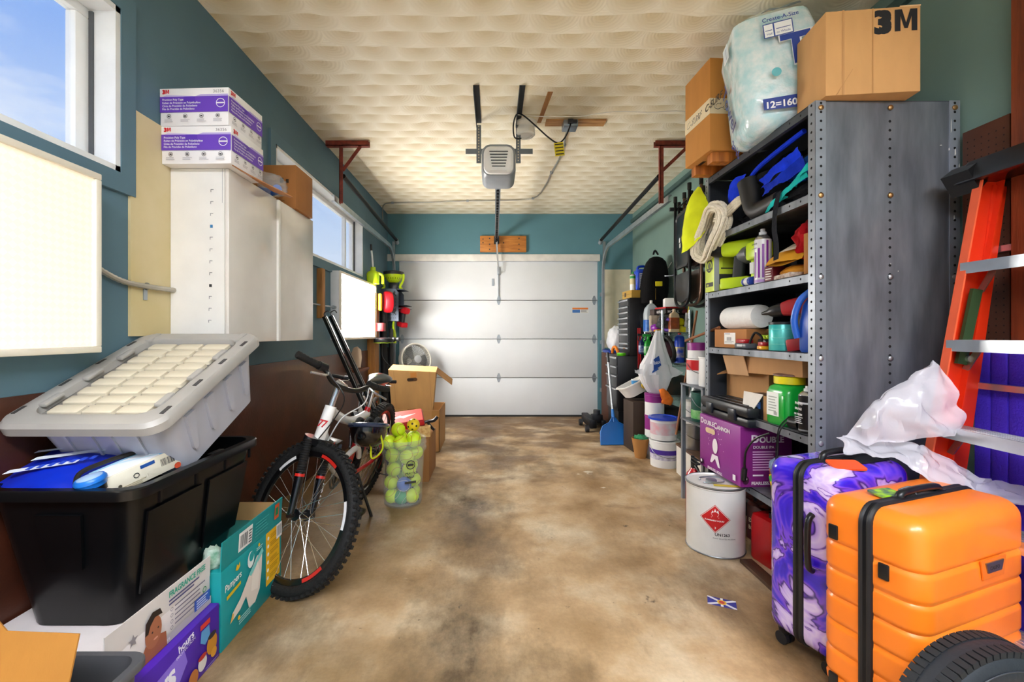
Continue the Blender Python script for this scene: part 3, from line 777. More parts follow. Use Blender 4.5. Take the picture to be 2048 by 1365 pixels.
t = thing('blue_bag', 'bright blue printed zip bag lying in the black tote', 'bag', (-1.30, 1.375, .70))
M = frame((-1.438, 1.262, .694), (.993, -.02, -.03), (.02, .96, .29))
b = B(M); b.sheet([[V((0, 0, 0)), V((.09, 0, .006)), V((.18, 0, .004)), V((.27, .0, -.008))], [V((0, .1, .01)), V((.09, .1, .025)), V((.18, .1, .02)), V((.28, .1, .0))], [V((0, .24, .01)), V((.09, .24, .02)), V((.18, .24, .012)), V((.29, .24, .0))]], 24, 20, .004, 14, 2)
b.sheet([[V((0, 0, -.012)), V((.135, 0, -.012)), V((.27, .0, -.012))], [V((0, .24, -.01)), V((.14, .24, -.01)), V((.29, .24, -.01))]], 6, 6)
b.build('bag_body', mt('0a2fc4', .35, c2='0b25a8', vs=5, coat=.3), t, True)
b = B(M); b.tube([(.27, -.01, .0), (.225, .05, .028), (.25, .12, .030), (.285, .19, .02)], .007, 8, 6); b.build('zip_edge', mt('2a2420', .5, .4), t, True)
pr = Print(t, M.translation, (.993, -.02, -.03), (.02, .96, .29), lift=.034, world=True)
for q, k in (((.02, .03), .15), ((.03, .10), .17)): pr.poly([(q[0], q[1]), (q[0] + k, q[1] + .07), (q[0] + k, q[1] + .088), (q[0], q[1] + .022)], 'e8ecf6')
for i in range(7): pr.rect(.06 + i * .022, .055 + i * .011, .074 + i * .022, .075 + i * .011, '2a4fd0')
pr.poly([(.0, .14), (.07, .17), (.07, .18), (.0, .155)], 'e8ecf6').done()
t = thing('filter_box', 'small white and cream water filter box in the black tote', 'box', (-1.118, 1.405, .685), rot=(math.radians(14), math.radians(3), math.radians(-26)))
b = B(); b.box(-.045, -.10, 0, .045, .10, .062, bev=.002); b.build('carton', mt('ece4cf', .5, var=.04), t)
p = Print(t, (-.045, -.10, .062), (1, 0, 0), (0, 1, 0)); p.rect(.003, .003, .087, .197, 'f7fafc').rect(.003, .15, .087, .197, '58b8e8').rect(.0, .0, .012, .197, 'a5d8f2').poly([(.012, .05), (.08, .15), (.08, .16), (.012, .07)], 'd4eef8').done()
p = Print(t, (.045, -.10, 0), (0, 1, 0), (0, 0, 1)); p.rect(.09, .045, .13, .056, '1d4f9a').bars(.145, .024, .185, .048, '2a2a2e', 14).ring(.075, .033, .008, .002, '3a3a3a').disc(.03, .022, .005, '4a463c').lines(.03, .014, .10, 3, .005, .002, 'b5a884').disc(.188, .006, .010, 'd05030').done()
p = Print(t, (-.045, -.10, 0), (1, 0, 0), (0, 0, 1)); p.text('Water Filter', .015, .044, .011, '2f7fc4').text('TASTEPURE', .018, .030, .010, '1d3f7a', bold=.01).rect(.05, .008, .078, .018, '1d4f9a').done()
t = thing('round_container', 'round blue container with a pale lid beside the filter box', 'container', (-1.148, 1.272, .706), rot=(math.radians(12), math.radians(-8), 0))
b = B(); b.lathe([(.034, 0), (.036, .012), (.038, .014), (.038, .020), (.034, .026), (.015, .029)], None, 24); b.build('body', plas('1f74d4', .3), t)
b = B(); b.lathe([(.031, .0262), (.026, .0282), (.012, .0302)], None, 24); b.build('lid_face', plas('a9c8ee', .3), t)
b = B(); b.lathe([(.030, -.018), (.032, 0)], None, 20); b.build('neck', plas('15171b', .4), t)

# ---------------------------------------------------------------- nappy cartons on the floor, left
def open_carton(name, label, x0, x1, y0, y1, z0, z1, m, flap=None):
    t = thing(name, label, 'box', ((x0 + x1) / 2, (y0 + y1) / 2, z0))
    B().box(x0, y0, z0, x1, y1, z1, bev=.003).build('carton', m, t, True)
    return t
TEAL = mt('0d8f92', .45, var=.05)
t = open_carton('nappy_carton', 'tall teal nappy carton with a raised flap in front of the bicycle', -1.44, -.972, 1.585, 2.035, 0, .288, TEAL)
b = B(); b.bar((-.974, 1.585, .288), (-.966, 1.585, .392), .003, .003); M = frame((-.9735, 1.585, .2885), (0, 1, 0), (.06, 0, 1)); b = B(M); b.box(0, 0, -.004, .45, .105, 0); b.build('raised_flap', TEAL, t, True)
b = B(); b.box(-1.43, 2.032, .288, -.99, 2.035, .37); b.build('end_flap', card('b48a58'), t, True)
pr = Print(t, (-.972, 1.585, 0), (0, 1, 0), (0, 0, 1), world=True)
pr.poly([(.31, .06), (.43, .06), (.43, .285), (.31, .285)], 'f0b91c')
for i in range(6): pr.disc(.325, .09 + i * .034, .008, 'f6f3e6', n=10); pr.lines(.342, .096 + i * .034, .42, 3, .007, .003, 'a87c10', seed=i)
pr.rect(.395, .225, .445, .288, 'f4f2ee').bars(.40, .236, .44, .28, '3a3a3e', 9)
pr.text('Pampers', .014, .205, .036, 'f4f4ee', bold=.012, shear=.15, rot=4, sx=.85).poly([(.08, .252), (.09, .272), (.098, .262), (.108, .274), (.11, .256), (.096, .246)], 'f0c020')
pr.poly([(.025, .172), (.115, .185), (.115, .197), (.025, .186)], 'd9b81c')
pr.disc(.185, .242, .024, 'eaf4f2', .032); pr.disc(.190, .252, .017, '18a0a2', .019)
pr.poly([(.045, .075), (.11, .09), (.15, .115), (.17, .06), (.215, .055), (.25, .09), (.265, .16), (.27, .225), (.23, .235), (.17, .185), (.11, .13), (.06, .105)], 'e8ddd2')
pr.poly([(.17, .19), (.185, .175), (.28, .23), (.27, .25)], '7fd0cc').poly([(.045, .075), (.065, .08), (.07, .10), (.058, .103)], 'e8b860')
pr.poly([(.185, .115), (.235, .10), (.25, .16), (.235, .21), (.195, .17)], 'f3e9df').lines(.10, .055, .20, 3, .009, .004, '9fdcd8')
pr.disc(.245, .272, .007, 'f0c020').lines(.225, .262, .275, 2, .007, .003, 'c4ecea').disc(.10, .065, .008, 'f0c020').rect(.405, .02, .435, .045, 'e8e8e4').bars(.407, .022, .433, .043, '33363a', 8).text('3  4', .35, .028, .022, 'cfeeea').done()
pr = Print(t, (-.9735, 1.585, .2885), (0, 1, 0), (.06, 0, 1), world=True)
pr.rect(.105, .018, .20, .090, 'f4f4f2').bars(.115, .028, .165, .078, '2a2c30', 12).lines(.172, .07, .196, 5, .011, .005, '44474c').lines(.22, .075, .33, 5, .013, .004, '48b4b4').rect(.375, .03, .415, .095, 'e05a2a').rect(.382, .045, .408, .08, '1f8f5a').done()
t = open_carton('purple_carton', 'flat purple nappy carton with big white letters at the near left', -1.44, -.972, 1.135, 1.575, 0, .188, mt('4a1fa8', .45, var=.06))
pr = Print(t, (-.972, 1.135, 0), (0, 1, 0), (0, 0, 1), world=True)
pr.poly([(.02, .0), (.02, .10), (.14, .135), (.26, .15), (.275, .10), (.22, .04), (.12, .0)], '8a6fe0')
pr.text('Luvs', .075, .050, .105, 'f6f2ff', bold=.035, rot=10, sx=.8, shear=.1).text('hours', .235, .152, .034, 'f4efff', bold=.02, rot=8, sx=.9).text('PROTECTION', .225, .138, .014, 'efe8ff', rot=8)
pr.rect(.335, .155, .385, .172, 'd83a2e').poly([(.335, .115), (.36, .095), (.385, .115), (.38, .15), (.34, .15)], '5a9ad0')
pr.disc(.395, .075, .028, 'c8882c', .034).disc(.405, .04, .016, 'd99a34').disc(.345, .045, .022, 'd8d4d0', .026).disc(.345, .065, .022, 'b8322a', .009).disc(.30, .025, .024, 'b87038', .028).disc(.395, .105, .022, '2c2a30', .010)
pr.lines(.36, .012, .43, 2, .007, .002, 'b49ae8').done()
t = open_carton('white_carton', 'white nappy carton with green lettering under the black tote', -1.44, -1.003, 1.145, 1.572, .19, .286, mt('d9d2d2', .5, var=.05))
M = frame((-1.0035, 1.145, .284), (0, 1, 0), (.02, 0, 1)); b = B(M); b.box(0, 0, -.003, .427, .072, 0); b.build('raised_flap', mt('dcd6d4', .5, var=.04), t, True)
b = B(); b.prism([(-1.08, .284), (-1.006, .284), (-1.006, .352), (-1.05, .30)], .004, frame((0, 1.570, 0), (1, 0, 0), (0, 0, 1))); b.build('end_flap', card('b48a58'), t, True)
pr = Print(t, (-1.003, 1.145, .19), (0, 1, 0), (.008, 0, 1), lift=.0012, world=True)
pr.text('FRAGRANCE FREE', .225, .135, .026, '2fa58c', bold=.022, sx=.82).lines(.225, .122, .37, 2, .011, .005, '4a4a7a').lines(.25, .095, .40, 5, .014, .004, '7a7488')
for i in range(4): pr.ring(.236, .095 - i * .019, .006, .0015, '6a6880', n=8)
pr.rect(.0, .0, .427, .026, 'b4aeb0').text('World-Friendly Comfort', .10, .008, .014, 'f2f0ee', sx=.9)
pr.rect(.34, .018, .42, .055, '2f55b4').lines(.35, .045, .41, 4, .008, .004, 'c4d0f0').ring(.39, .068, .010, .003, '2f8f5a')
pr.poly([(.10, .0), (.13, .05), (.165, .06), (.21, .045), (.215, .0)], '9a5a3c').disc(.160, .075, .032, 'a8684a', .046).poly([(.128, .08), (.130, .115), (.155, .135), (.185, .13), (.195, .11), (.165, .115), (.148, .10), (.14, .08)], '241a18').disc(.178, .078, .003, '2a1a16').disc(.155, .076, .003, '2a1a16').disc(.168, .052, .009, 'd89a86', .003)
pr.poly([(.085 + math.cos(a) * (.018 if i % 2 == 0 else .008), .10 + math.sin(a) * (.018 if i % 2 == 0 else .008)) for i, a in enumerate([PI / 2 + k * PI / 5 for k in range(10)])], '8f8a92').done()
t = thing('green_packet', 'crinkled green and white packet tucked between the nappy cartons', 'packet', (-1.03, 1.60, .29))
B().lump((-1.02, 1.615, .325), (.035, .028, .045), .25, 3, 4, 16, 10).build('packet', mt('1d7a52', .35, c2='c9d8cc', vs=22), t, True)
t = thing('grey_bin', 'grey plastic bin with a rounded rim at the bottom left', 'bin', (-1.035, 1.03, 0))
tub(B(), .34, .20, .335, .29, .16, .04, .014, .004, .02).build('tub', plas('55565a', .4), t)
t = thing('open_carton', 'open brown carton with bent flaps in the bottom left corner', 'box', (-1.02, .74, 0))
CB = card('b3792f')
b = B(); x0, x1, y0, y1, h = -1.26, -.82, .56, .92, .40
for q in ((x0, y0, x1, y0 + .005), (x0, y1 - .005, x1, y1), (x0, y0, x0 + .005, y1), (x1 - .005, y0, x1, y1)): b.box(q[0], q[1], 0, q[2], q[3], h)
b.box(x0, y0, 0, x1, y1, .006); b.build('body', CB, t, True)
def flap(o, u, v, pts, m=CB, th=.004):
    B(frame(o, u, v)).prism(pts, th).build('flap', m, t, True)
flap((x0, y1, h), (1, 0, 0), (0, .5, .9), [(0, 0), (.38, 0), (.36, .10), (.20, .105), (.10, .17), (.02, .10)])
flap((x1, y0, h), (0, 1, 0), (-.1, .05, 1), [(.02, 0), (.36, 0), (.33, .03), (.22, .10), (.05, .13)])
# ---------------------------------------------------------------- bicycles
def bicycle(label, loc, yaw, lean, steer, c_frame, c_fork, c_acc, n_spoke=32, knobs=True, hub=None):
    RM = Matrix.Rotation(math.radians(yaw), 4, 'Z') @ Matrix.Rotation(math.radians(lean), 4, 'X')
    t = thing('bicycle', label, 'bicycle', loc, rot=RM.to_euler(), group='bicycles')
    RUB = mt('0d0d0e', .75, bump=.4, bs=90); BLK = plas('0b0b0d', .3, coat=.3); CH = met('d4d6d8', .18)
    H0, H1 = V((.405, 0, .655)), V((.365, 0, .79)); ax = (H1 - H0).normalized()
    Fa, Ra, BB, S = V((.56, 0, .335)), V((-.53, 0, .335)), V((-.07, 0, .30)), V((-.20, 0, .70))
    ST = T(H0) @ Matrix.Rotation(math.radians(steer), 4, ax) @ T(-H0)
    if hub:
        q = RM @ ST @ Fa; t.location = (hub[0] - q.x, hub[1] - q.y, 0.004)
    def wheel(c, M, name):
        W = M @ T(c) @ R('X', 90)
        b = B(W); b.torus(.307, .026, None, 56, 10)
        if knobs:
            for i in range(70):
                a = 2 * PI * i / 70
                for z, k in ((-.017, 0), (.017, .5), (0, .25)):
                    aa = a + k * 2 * PI / 70
                    b.box(.325, -.007, z - .007, .337, .007, z + .007, R('Z', math.degrees(aa)))
        w = b.build(name, RUB, t)
        b = B(W); b.lathe([(.286, -.012), (.284, .012), (.262, .009), (.258, 0), (.262, -.009), (.286, -.012)], None, 56, False, False); b.build('rim', BLK, w)
        for a0 in (20, 80, 140, 200, 260, 320):
            for s in (-1, 1):
                b = B(W)
                pts = [(.281 * math.cos(math.radians(a0 + i * 4)), .281 * math.sin(math.radians(a0 + i * 4))) for i in range(7)] + [(.266 * math.cos(math.radians(a0 + i * 4)), .266 * math.sin(math.radians(a0 + i * 4))) for i in range(6, -1, -1)]
                b.poly([(x, y, s * .0118 + s * .0005) for x, y in pts]); b.build('rim_decal', mt('e4e4e4', .4, var=0) if a0 % 120 == 20 else mt('c8281e', .4, var=0), w)
        b = B(W); b.lathe([(.008, -.055), (.008, -.038), (.026, -.034), (.026, -.030), (.014, -.026), (.014, .026), (.026, .030), (.026, .034), (.008, .038), (.008, .055)], None, 16); b.build('hub', BLK, w)
        for i in range(n_spoke):
            a = 2 * PI * i / n_spoke; s = 1 if i % 2 else -1; tw = (.45 if i % 4 < 2 else -.45)
            B(W).tube([(.024 * math.cos(a + tw * 2.6), .024 * math.sin(a + tw * 2.6), s * .031), (.262 * math.cos(a), .262 * math.sin(a), s * .003)], .0013, 5).build('spoke', CH, w)
    wheel(Fa, ST, 'front_wheel'); wheel(Ra, Matrix(), 'rear_wheel')
    # frame
    FR, AC = plas(c_frame, .3, coat=.4), plas(c_acc, .3, coat=.4)
    b = B(); b.tube([H1 - ax * .01, (.06, 0, .665), S + V((.0, 0, -.04))], .024, 10, 4); b.build('top_tube', FR, t)
    b = B(); b.tube([H0 + ax * .02, (.16, 0, .44), BB], .030, 10, 4); b.build('down_tube', FR, t)
    b = B(); b.tube([BB, S], .018, 10); b.build('seat_tube', AC, t)
    b = B(); b.tube([H0 - ax * .01, H1 + ax * .012], .028, 14); b.build('head_tube', plas('f0efec', .3, coat=.4), t)
    for s in (-1, 1):
        b = B(); b.tube([BB + V((0, s * .02, 0)), (-.3, s * .045, .31), Ra + V((0, s * .062, 0))], .012, 8, 4); b.build('chain_stay', AC, t)
        b = B(); b.tube([S + V((.02, s * .02, -.10)), (-.34, s * .05, .52), Ra + V((0, s * .062, 0))], .011, 8, 4); b.build('seat_stay', AC, t)
    b = B(); b.tube([(.05, 0, .42), (-.08, .03, .48), (-.16, .03, .40)], .016, 10, 5); b.build('swing_arm', plas('e8e8e6', .3), t)
    # fork, stem, bar
    b = B(ST); b.loft([[(p.x, p.y, p.z) for p in (H0 - ax * z + V((x, y, 0)) for x, y in rr(.055, .17, .027))] for z in (.005, .035)]); b.build('fork_crown', BLK, t)
    for s in (-1, 1):
        p0, p1 = H0 - ax * .02 + V((.005, s * .066, 0)), Fa + V((0, s * .06, 0)); m = (p0 * .55 + p1 * .45)
        b = B(ST); n_ = 14; secs = []
        b.tube([p0 + (m - p0) * i / (2 * n_) for i in range(2 * n_ + 1)], lambda q: .022 if int(q * 2 * n_) % 2 else .018, 12); b.build('fork_boot', mt('111214', .6), t)
        b = B(ST); b.tube([m, m * .5 + p1 * .5, p1], lambda q: .021 - .006 * q, 12); b.build('fork_leg', plas(c_fork, .25, coat=.4), t)
        b = B(ST); b.tube([m + (p1 - m) * .03, m + (p1 - m) * .10], .0225, 12); b.build('fork_band', plas('c8281e', .3), t)
        b = B(ST); b.cyl(p1 - V((0, .012, 0)), p1 + V((0, .012, 0)), .014); b.build('dropout', BLK, t)
    top = H1 + ax * .13; fwd = V((1, 0, 0)); q = top + fwd * .05
    b = B(ST); b.tube([H1, top], .016, 10); b.tube([top - fwd * .01, q], .017, 10); b.build('stem', CH if c_acc == 'c01c22' else BLK, t)
    b = B(ST); b.tube([(q.x - .03, -.30, q.z + .06), (q.x - .01, -.17, q.z + .05), (q.x, -.07, q.z), (q.x, .07, q.z), (q.x - .01, .17, q.z + .05), (q.x - .03, .30, q.z + .06)], .0125, 10, 5); b.build('handlebar', BLK, t)
    for s in (-1, 1):
        g0, g1 = V((q.x - .018, s * .20, q.z + .052)), V((q.x - .032, s * .315, q.z + .061))
        b = B(ST); b.tube([g0 + (g1 - g0) * i / 12 for i in range(13)], lambda k: .018 if int(k * 12) % 2 else .0162, 12); b.build('grip', mt('0e0e10', .7), t)
        b = B(ST); b.tube([g0 + V((0, -s * .05, -.0)), g0 + V((0, -s * .005, 0))], .021, 12); b.build('shifter', plas('17181b', .35), t)
        b = B(ST); b.tube([g0 + V((.012, -s * .06, -.01)), g0 + V((.05, -s * .03, -.02)), g0 + V((.06, s * .06, -.03))], .006, 8, 4); b.build('brake_lever', CH, t)
        b = B(ST); b.tube([g0 + V((.01, -s * .05, -.01)), (q.x + .10, s * .07, q.z - .02), (q.x + .07, s * .02, q.z - .13), H0 + V((.03, s * .03, .0))], .0032, 6, 6); b.build('brake_cable', plas('c9cacc' if s > 0 else '1a1a1c'), t)
    # saddle
    b = B(); b.tube([S - V((0, 0, .05)), S + V((-.02, 0, .13))], .013, 10); b.build('seat_post', CH, t)
    b = B(T(S + V((-.03, 0, .16)))); secs = []
    for x, w, z, hh in ((-.14, .03, .012, .02), (-.12, .13, .018, .05), (-.05, .15, .012, .06), (.03, .09, .004, .055), (.10, .045, .0, .05), (.135, .02, -.004, .03)):
        secs.append([(x, w / 2 * math.cos(a) * (1 if math.sin(a) >= 0 else .75), z + hh * math.sin(a) * (.5 if math.sin(a) >= 0 else .9)) for a in [2 * PI * i / 16 for i in range(16)]])
    b.loft(secs); b.build('saddle', mt('0d0e12', .28, coat=.5), t)
    # drive
    b = B(T(BB) @ R('X', 90)); b.lathe([(.02, -.06), (.02, .06)], None, 12); b.torus(.085, .006, T(0, 0, .045), 28, 6); b.torus(.06, .006, T(0, 0, .040), 24, 6)
    for i in range(5): b.box(.01, -.008, .040, .085, .008, .046, R('Z', i * 72))
    b.build('chainring', met('8b8d90', .35), t)
    for s in (-1, 1):
        b = B(); b.bar(BB + V((0, s * .07, 0)), BB + V((s * .05, s * .085, -s * .16)), .02, .012); b.build('crank', met('33353a', .4), t)
        b = B(T(BB + V((s * .05, s * .135, -s * .16)))); b.box(-.045, -.045, -.012, .045, .045, .012, bev=.005); b.build('pedal', plas('121315'), t)
    b = B(); b.tube([BB + V((-.10, .04, .0)), (-.22, .19, .02)], .009, 8); b.build('kickstand', plas('121315'), t)
    return t, ST, H0, H1, ax
bk, ST, H0, H1, ax = bicycle('white and red mountain bicycle with its front wheel turned, beside the teal carton', (-.80, 2.50, 0), -95, -14, 64, 'd9d9d8', '0a0a0c', 'c01c22', hub=(-.885, 2.04))
pr = Print(bk, H0 + V((.030, 0, .0)), (0, 1, 0), tuple(ax)); pr.text('77', -.022, .055, .05, 'c8202a', bold=.03, shear=.2, sx=.8).done('head_badge')
p0, p1 = H0 - ax * .02 + V((.005, .066, 0)), V((.56, .06, .335)); m = p0 * .55 + p1 * .45
pr = Print(bk, ST @ (m + (p1 - m) * .12 + V((0, .021, 0)) + V((-.008, 0, 0))), ST.to_3x3() @ (p1 - m), ST.to_3x3() @ V((.9, 0, .5)))
pr.text('MERAX', .0, -.004, .035, 'e8e8ea', bold=.02).done('lettering')
pr = Print(bk, V((.30, .031, .60)), (-.56, 0, -.80), (-.80, 0, .56)); pr.text('MERAX', .0, -.015, .05, 'c23a2a', bold=.02).done('lettering')
bicycle('second bicycle parked behind the white and red one against the wall', (-1.13, 3.85, 0), -84, -4, 14, 'b4b6ba', '2a2b2f', '17181a', 16, False)[0].scale = (.8, .8, .8)

t = thing('bike_helmet', 'black bike helmet hanging from the bicycle frame', 'helmet', at(738, 852, 2.45))
b = B(T(at(738, 852, 2.45)) @ R('X', -14)); secs = []
for z, r in ((.0, 1.0), (.03, .99), (.06, .93), (.09, .78), (.11, .5), (.115, .2)):
    secs.append([(.098 * r * math.cos(a), .125 * r * math.sin(a), -z) for a in [2 * PI * i / 28 for i in range(28)]])
b.loft(secs, None, False, True); b.build('shell', mt('07080b', .2, coat=.6), t, True)
b = B(T(at(738, 852, 2.45)) @ R('X', -14)); b.tube([(.098 * math.cos(a), .125 * math.sin(a), .0) for a in [2 * PI * i / 28 for i in range(28)]], .013, 8, closed=True); b.build('rim_pad', mt('22304a', .25, coat=.6), t, True)
b = B(T(at(738, 852, 2.45)) @ R('X', -14))
for x in (-.05, 0, .05): b.tube([(x, -.11 + abs(x) * .5, -.01), (x, -.02, .035), (x, .08, .02), (x * .8, .10, -.01)], .012, 8, 5)
b.build('inner_pad', mt('1b1d21', .7), t, True)
b = B(T(at(738, 852, 2.45)) @ R('X', -14)); b.tube([(.07, -.06, -.02), (.09, -.03, -.12), (.03, -.02, -.17), (.02, 0, -.02)], .005, 6, 5); b.build('chin_strap', cloth('b8c01c'), t, True)

# black roof bars leaning on the wall
for k, (a, c, lab) in enumerate(((at(649, 634, 3.42), at(706, 762, 3.25), 'black crossbar with a hook end leaning on the wall, left one'), (at(662, 633, 3.46), at(722, 762, 3.29), 'black crossbar with a hook end leaning on the wall, right one'))):
    t = thing('roof_crossbar', lab, 'bar', c, group='black crossbars')
    e_ = c + (c - a).normalized() * .95
    b = B(); b.bar(a, e_, .034, .026, (0, -1, .3), bev=.003); b.build('bar', mt('08080a', .3, .4, coat=.3), t, True)
    b = B(); b.bar(a + V((.012, -.018, 0)), e_ + V((.012, -.018, 0)), .004, .004); b.build('slot_trim', met('9aa0a8', .3), t, True)
    b = B(); b.tube([a, a + V((.0, .0, .03)), a + V((.03, 0, .045)), a + V((.045, 0, .025))], .004, 6, 4); b.build('hook', met('4a4c50', .4), t, True)

# ---------------------------------------------------------------- bucket of softballs
bc = V(((806 - CX) * 3.02 / F, 3.02, 0))
t = thing('ball_bucket', 'clear plastic bucket full of softballs on the concrete floor', 'bucket', bc)
CLR = mt('dfe8e4', .25, var=0, alpha=.13, kind='clear_plastic')
b = B(); b.lathe([(.125, .0), (.128, .01), (.143, .36), (.158, .36), (.158, .375), (.144, .377), (.146, .40), (.158, .40), (.158, .412), (.147, .414), (.148, .425), (.154, .428), (.154, .436), (.144, .436), (.124, .012)], None, 36, True, True); b.build('pail', CLR, t)
b = B(); b.tube([(-.150, -.02, .37), (-.17, -.08, .30), (-.14, -.15, .25), (-.06, -.19, .24)], .003, 6, 6); b.build('bail', met('55585c', .4), t)
pr = Print(t, (.045, -.150, .20), (.9, .43, 0), (0, 0, 1), lift=.004); pr.ring(.035, .09, .030, .006, '2a2c24').rect(.015, .083, .055, .097, '2a2c24').text('PRACTICE', .0, .03, .018, '33352c', bold=.02).text('BALLS', .01, .008, .018, '33352c', bold=.02).rect(-.005, -.03, .07, -.015, '33352c').done()
ballm = {'y': plas('cdea1e', .5), 'b': plas('2a62c8', .5), 'g': plas('16985a', .5)}
rd = random.Random(5)
def softball(p, c, label, r=.048):
    t2 = thing('softball', label, 'ball', p, rot=(rd.uniform(0, 6), rd.uniform(0, 6), rd.uniform(0, 6)), group='softballs in the bucket')
    B().ball((0, 0, 0), r, 20, 14).build('cover', ballm[c], t2)
    b = B(); pts = []
    for i in range(40):
        a = 2 * PI * i / 40; v = V((math.cos(a) + .45 * math.cos(3 * a), math.sin(a) - .45 * math.sin(3 * a), 1.05 * math.sin(2 * a))).normalized() * (r + .0002); pts.append(v)
    b.tube(pts, .0013, 5, closed=True); b.build('seam', mt('b03a28' if c == 'y' else 'd8d8d8', .6), t2)
spots = [(-.062, -.045, .055, 'y'), (.0, -.058, .053, 'g'), (.068, -.045, .056, 'y'), (-.02, .055, .054, 'y'), (.06, .055, .056, 'y'),
         (-.066, -.05, .150, 'y'), (.022, -.07, .142, 'b'), (.07, .012, .148, 'y'), (-.05, .05, .150, 'y'), (.01, .078, .155, 'y'),
         (-.05, -.06, .238, 'y'), (.052, -.062, .235, 'y'), (-.06, .04, .245, 'y'), (.045, .05, .24, 'y'),
         (-.06, -.055, .330, 'y'), (.04, -.07, .322, 'y'), (.085, .02, .330, 'y'), (-.03, .06, .335, 'y'), (.012, .09, .33, 'y'),
         (-.085, -.04, .415, 'y'), (.0, -.075, .418, 'y'), (.082, -.035, .425, 'y'), (-.025, .045, .425, 'y'), (.06, .07, .42, 'y'), (-.03, -.01, .492, 'y')]
for i, (x, y, z, c) in enumerate(spots):
    lab = {'b': 'blue ball among the yellow softballs in the clear bucket', 'g': 'green ball at the bottom of the clear bucket', 'y': 'yellow softball in the clear plastic bucket'}[c]
    if c == 'y':
        lay = ('bottom layer', 'second layer up', 'third layer up', 'layer just below the rim', 'heap at the rim', 'very top of the heap')[min(5, int((z - .02) / .088))]
        lab = 'yellow softball in the clear bucket, %s, %s %s' % (lay, 'front' if y < 0 else 'rear', 'left' if x < -.015 else 'right' if x > .015 else 'middle')
    softball(bc + V((x, y, z)), c, lab)
t = thing('practice_ball', 'yellow plastic practice ball with holes on top of the softballs', 'ball', bc + V((.065, .03, .515)))
b = B(); b.ball((0, 0, 0), .044, 24, 16); b.build('shell', plas('e8c81c', .4), t)
b = B()
for d in ((0, -.9, .35), (-.62, -.75, -.15), (.6, -.78, .0), (.2, -.3, .93), (-.5, -.4, .75), (0, -.85, -.5)):
    M = align((0, 0, 0), d); b.poly([(x, y, .0443) for x, y in ring(.0075, 10)], M)
b.build('hole', mt('2a2408', .8, var=0), t)

# ---------------------------------------------------------------- cartons, red case and fan by the door
t = thing('lower_carton', 'brown carton standing open under the bent one by the garage door', 'box', (-.82, 4.55, 0))
CB2 = card('b98a52'); b = B(); x0, x1, y0, y1, h = -1.06, -.525, 4.28, 4.78, .405
b.box(x0, y0, 0, x1, y0 + .006, h); b.box(x0, y1 - .006, 0, x1, y1, h); b.box(x0, y0, 0, x0 + .006, y1, h); b.box(x1 - .006, y0, 0, x1, y1, h); b.box(x0, y0, 0, x1, y1, .006)
b.build('body', CB2, t, True)
pr = Print(t, (x0, y0, 0), (1, 0, 0), (0, 0, 1), world=True); pr.rect(.46, .33, .535, .40, 'a87838').rect(.43, 0, .44, .33, 'a97a44').done('tape')
B(frame((x0 - .001, y0, h), (0, 1, 0), (-.8, 0, -.5))).box(0, 0, 0, .40, .16, .005).build('flap', CB2, t, True)
t = thing('upper_carton', 'tan carton with a hand hole and open flap set into another carton', 'box', (-.80, 4.55, .41), rot=(math.radians(6), math.radians(-3), math.radians(4)))
b = B(T(-.01, 0, -.05)); b.loft([[(-.205, -.16, 0), (.185, -.16, 0), (.185, .14, 0), (-.205, .14, 0)], [(-.215, -.16, .46), (.245, -.16, .41), (.245, .14, .41), (-.215, .14, .46)]]); b.build('body', card('cd9f62'), t)
B(frame((.235, -.15, .355), (0, 1, 0), (.75, 0, -.66))).box(0, 0, 0, .28, .20, .005).build('flap', card('b07e46'), t)
pr = Print(t, (-.215, -.16, -.05), (1, 0, 0), (0, 0, 1), lift=.003); pr.poly([(.215 + a, .35 + c) for a, c in rr(.10, .036, .018)], '5a3c1c').poly([(.20 + a, .35 + c) for a, c in rr(.06, .02, .01)], '2e2010').rect(.20, .368, .26, .42, 'd08a3c').rect(.04, .0, .044, .45, 'b78a50').rect(.15, .04, .23, .058, 'a06c34').rect(.385, .0, .389, .42, 'b78a50').done()
t = thing('wooden_crate', 'low brown cardboard box under the red case', 'box', (-.66, 3.62, 0))
B().box(-.84, 3.42, 0, -.50, 3.82, .335, bev=.004).build('body', card('9a6a38'), t, True)
B(frame((-.85, 3.40, .335), (.95, .0, .0), (0, -.45, .9))).box(0, 0, 0, .26, .09, .005).build('flap', card('b58a54'), t, True)
t = thing('red_case', 'flat red tool case with a white stripe lying on a carton', 'case', (-.73, 3.62, .345), rot=(math.radians(14), math.radians(-6), math.radians(12)))
b = B(T(0, .0, .045)); b.box(-.165, -.12, 0, .165, .12, .085, bev=.016); b.build('body', plas('b9141a', .4), t)
b = B(T(0, .0, .045)); b.box(-.167, -.122, .040, .167, .122, .046, bev=.002); b.build('seam_line', plas('7a0c10'), t)
pr = Print(t, (-.165, -.12, .13), (1, 0, 0), (0, 1, 0)); pr.rect(.01, .01, .32, .23, 'e0301e').poly([(.06, .09), (.15, .10), (.17, .085), (.27, .15), (.16, .135), (.145, .15)], 'f2ece8').done()
t = thing('sanding_block', 'pale speckled sanding block on the carton behind the bucket', 'block', (-.555, 3.50, .337), rz=8)
B().box(-.055, -.05, 0, .055, .05, .075, bev=.003).build('block', mt('d8b878', .8, c2='b88a4a', vs=50), t)
t = thing('black_clamp', 'small black tool lying behind the sanding block', 'tool', (-.53, 3.70, .34))
b = B(); b.tube([(-.60, 3.68, .40), (-.55, 3.70, .41), (-.50, 3.69, .42), (-.47, 3.70, .45)], .014, 8, 4); b.tube([(-.55, 3.70, .40), (-.52, 3.68, .37), (-.50, 3.69, .345)], .012, 8, 3); b.build('body', plas('15161a'), t, True)

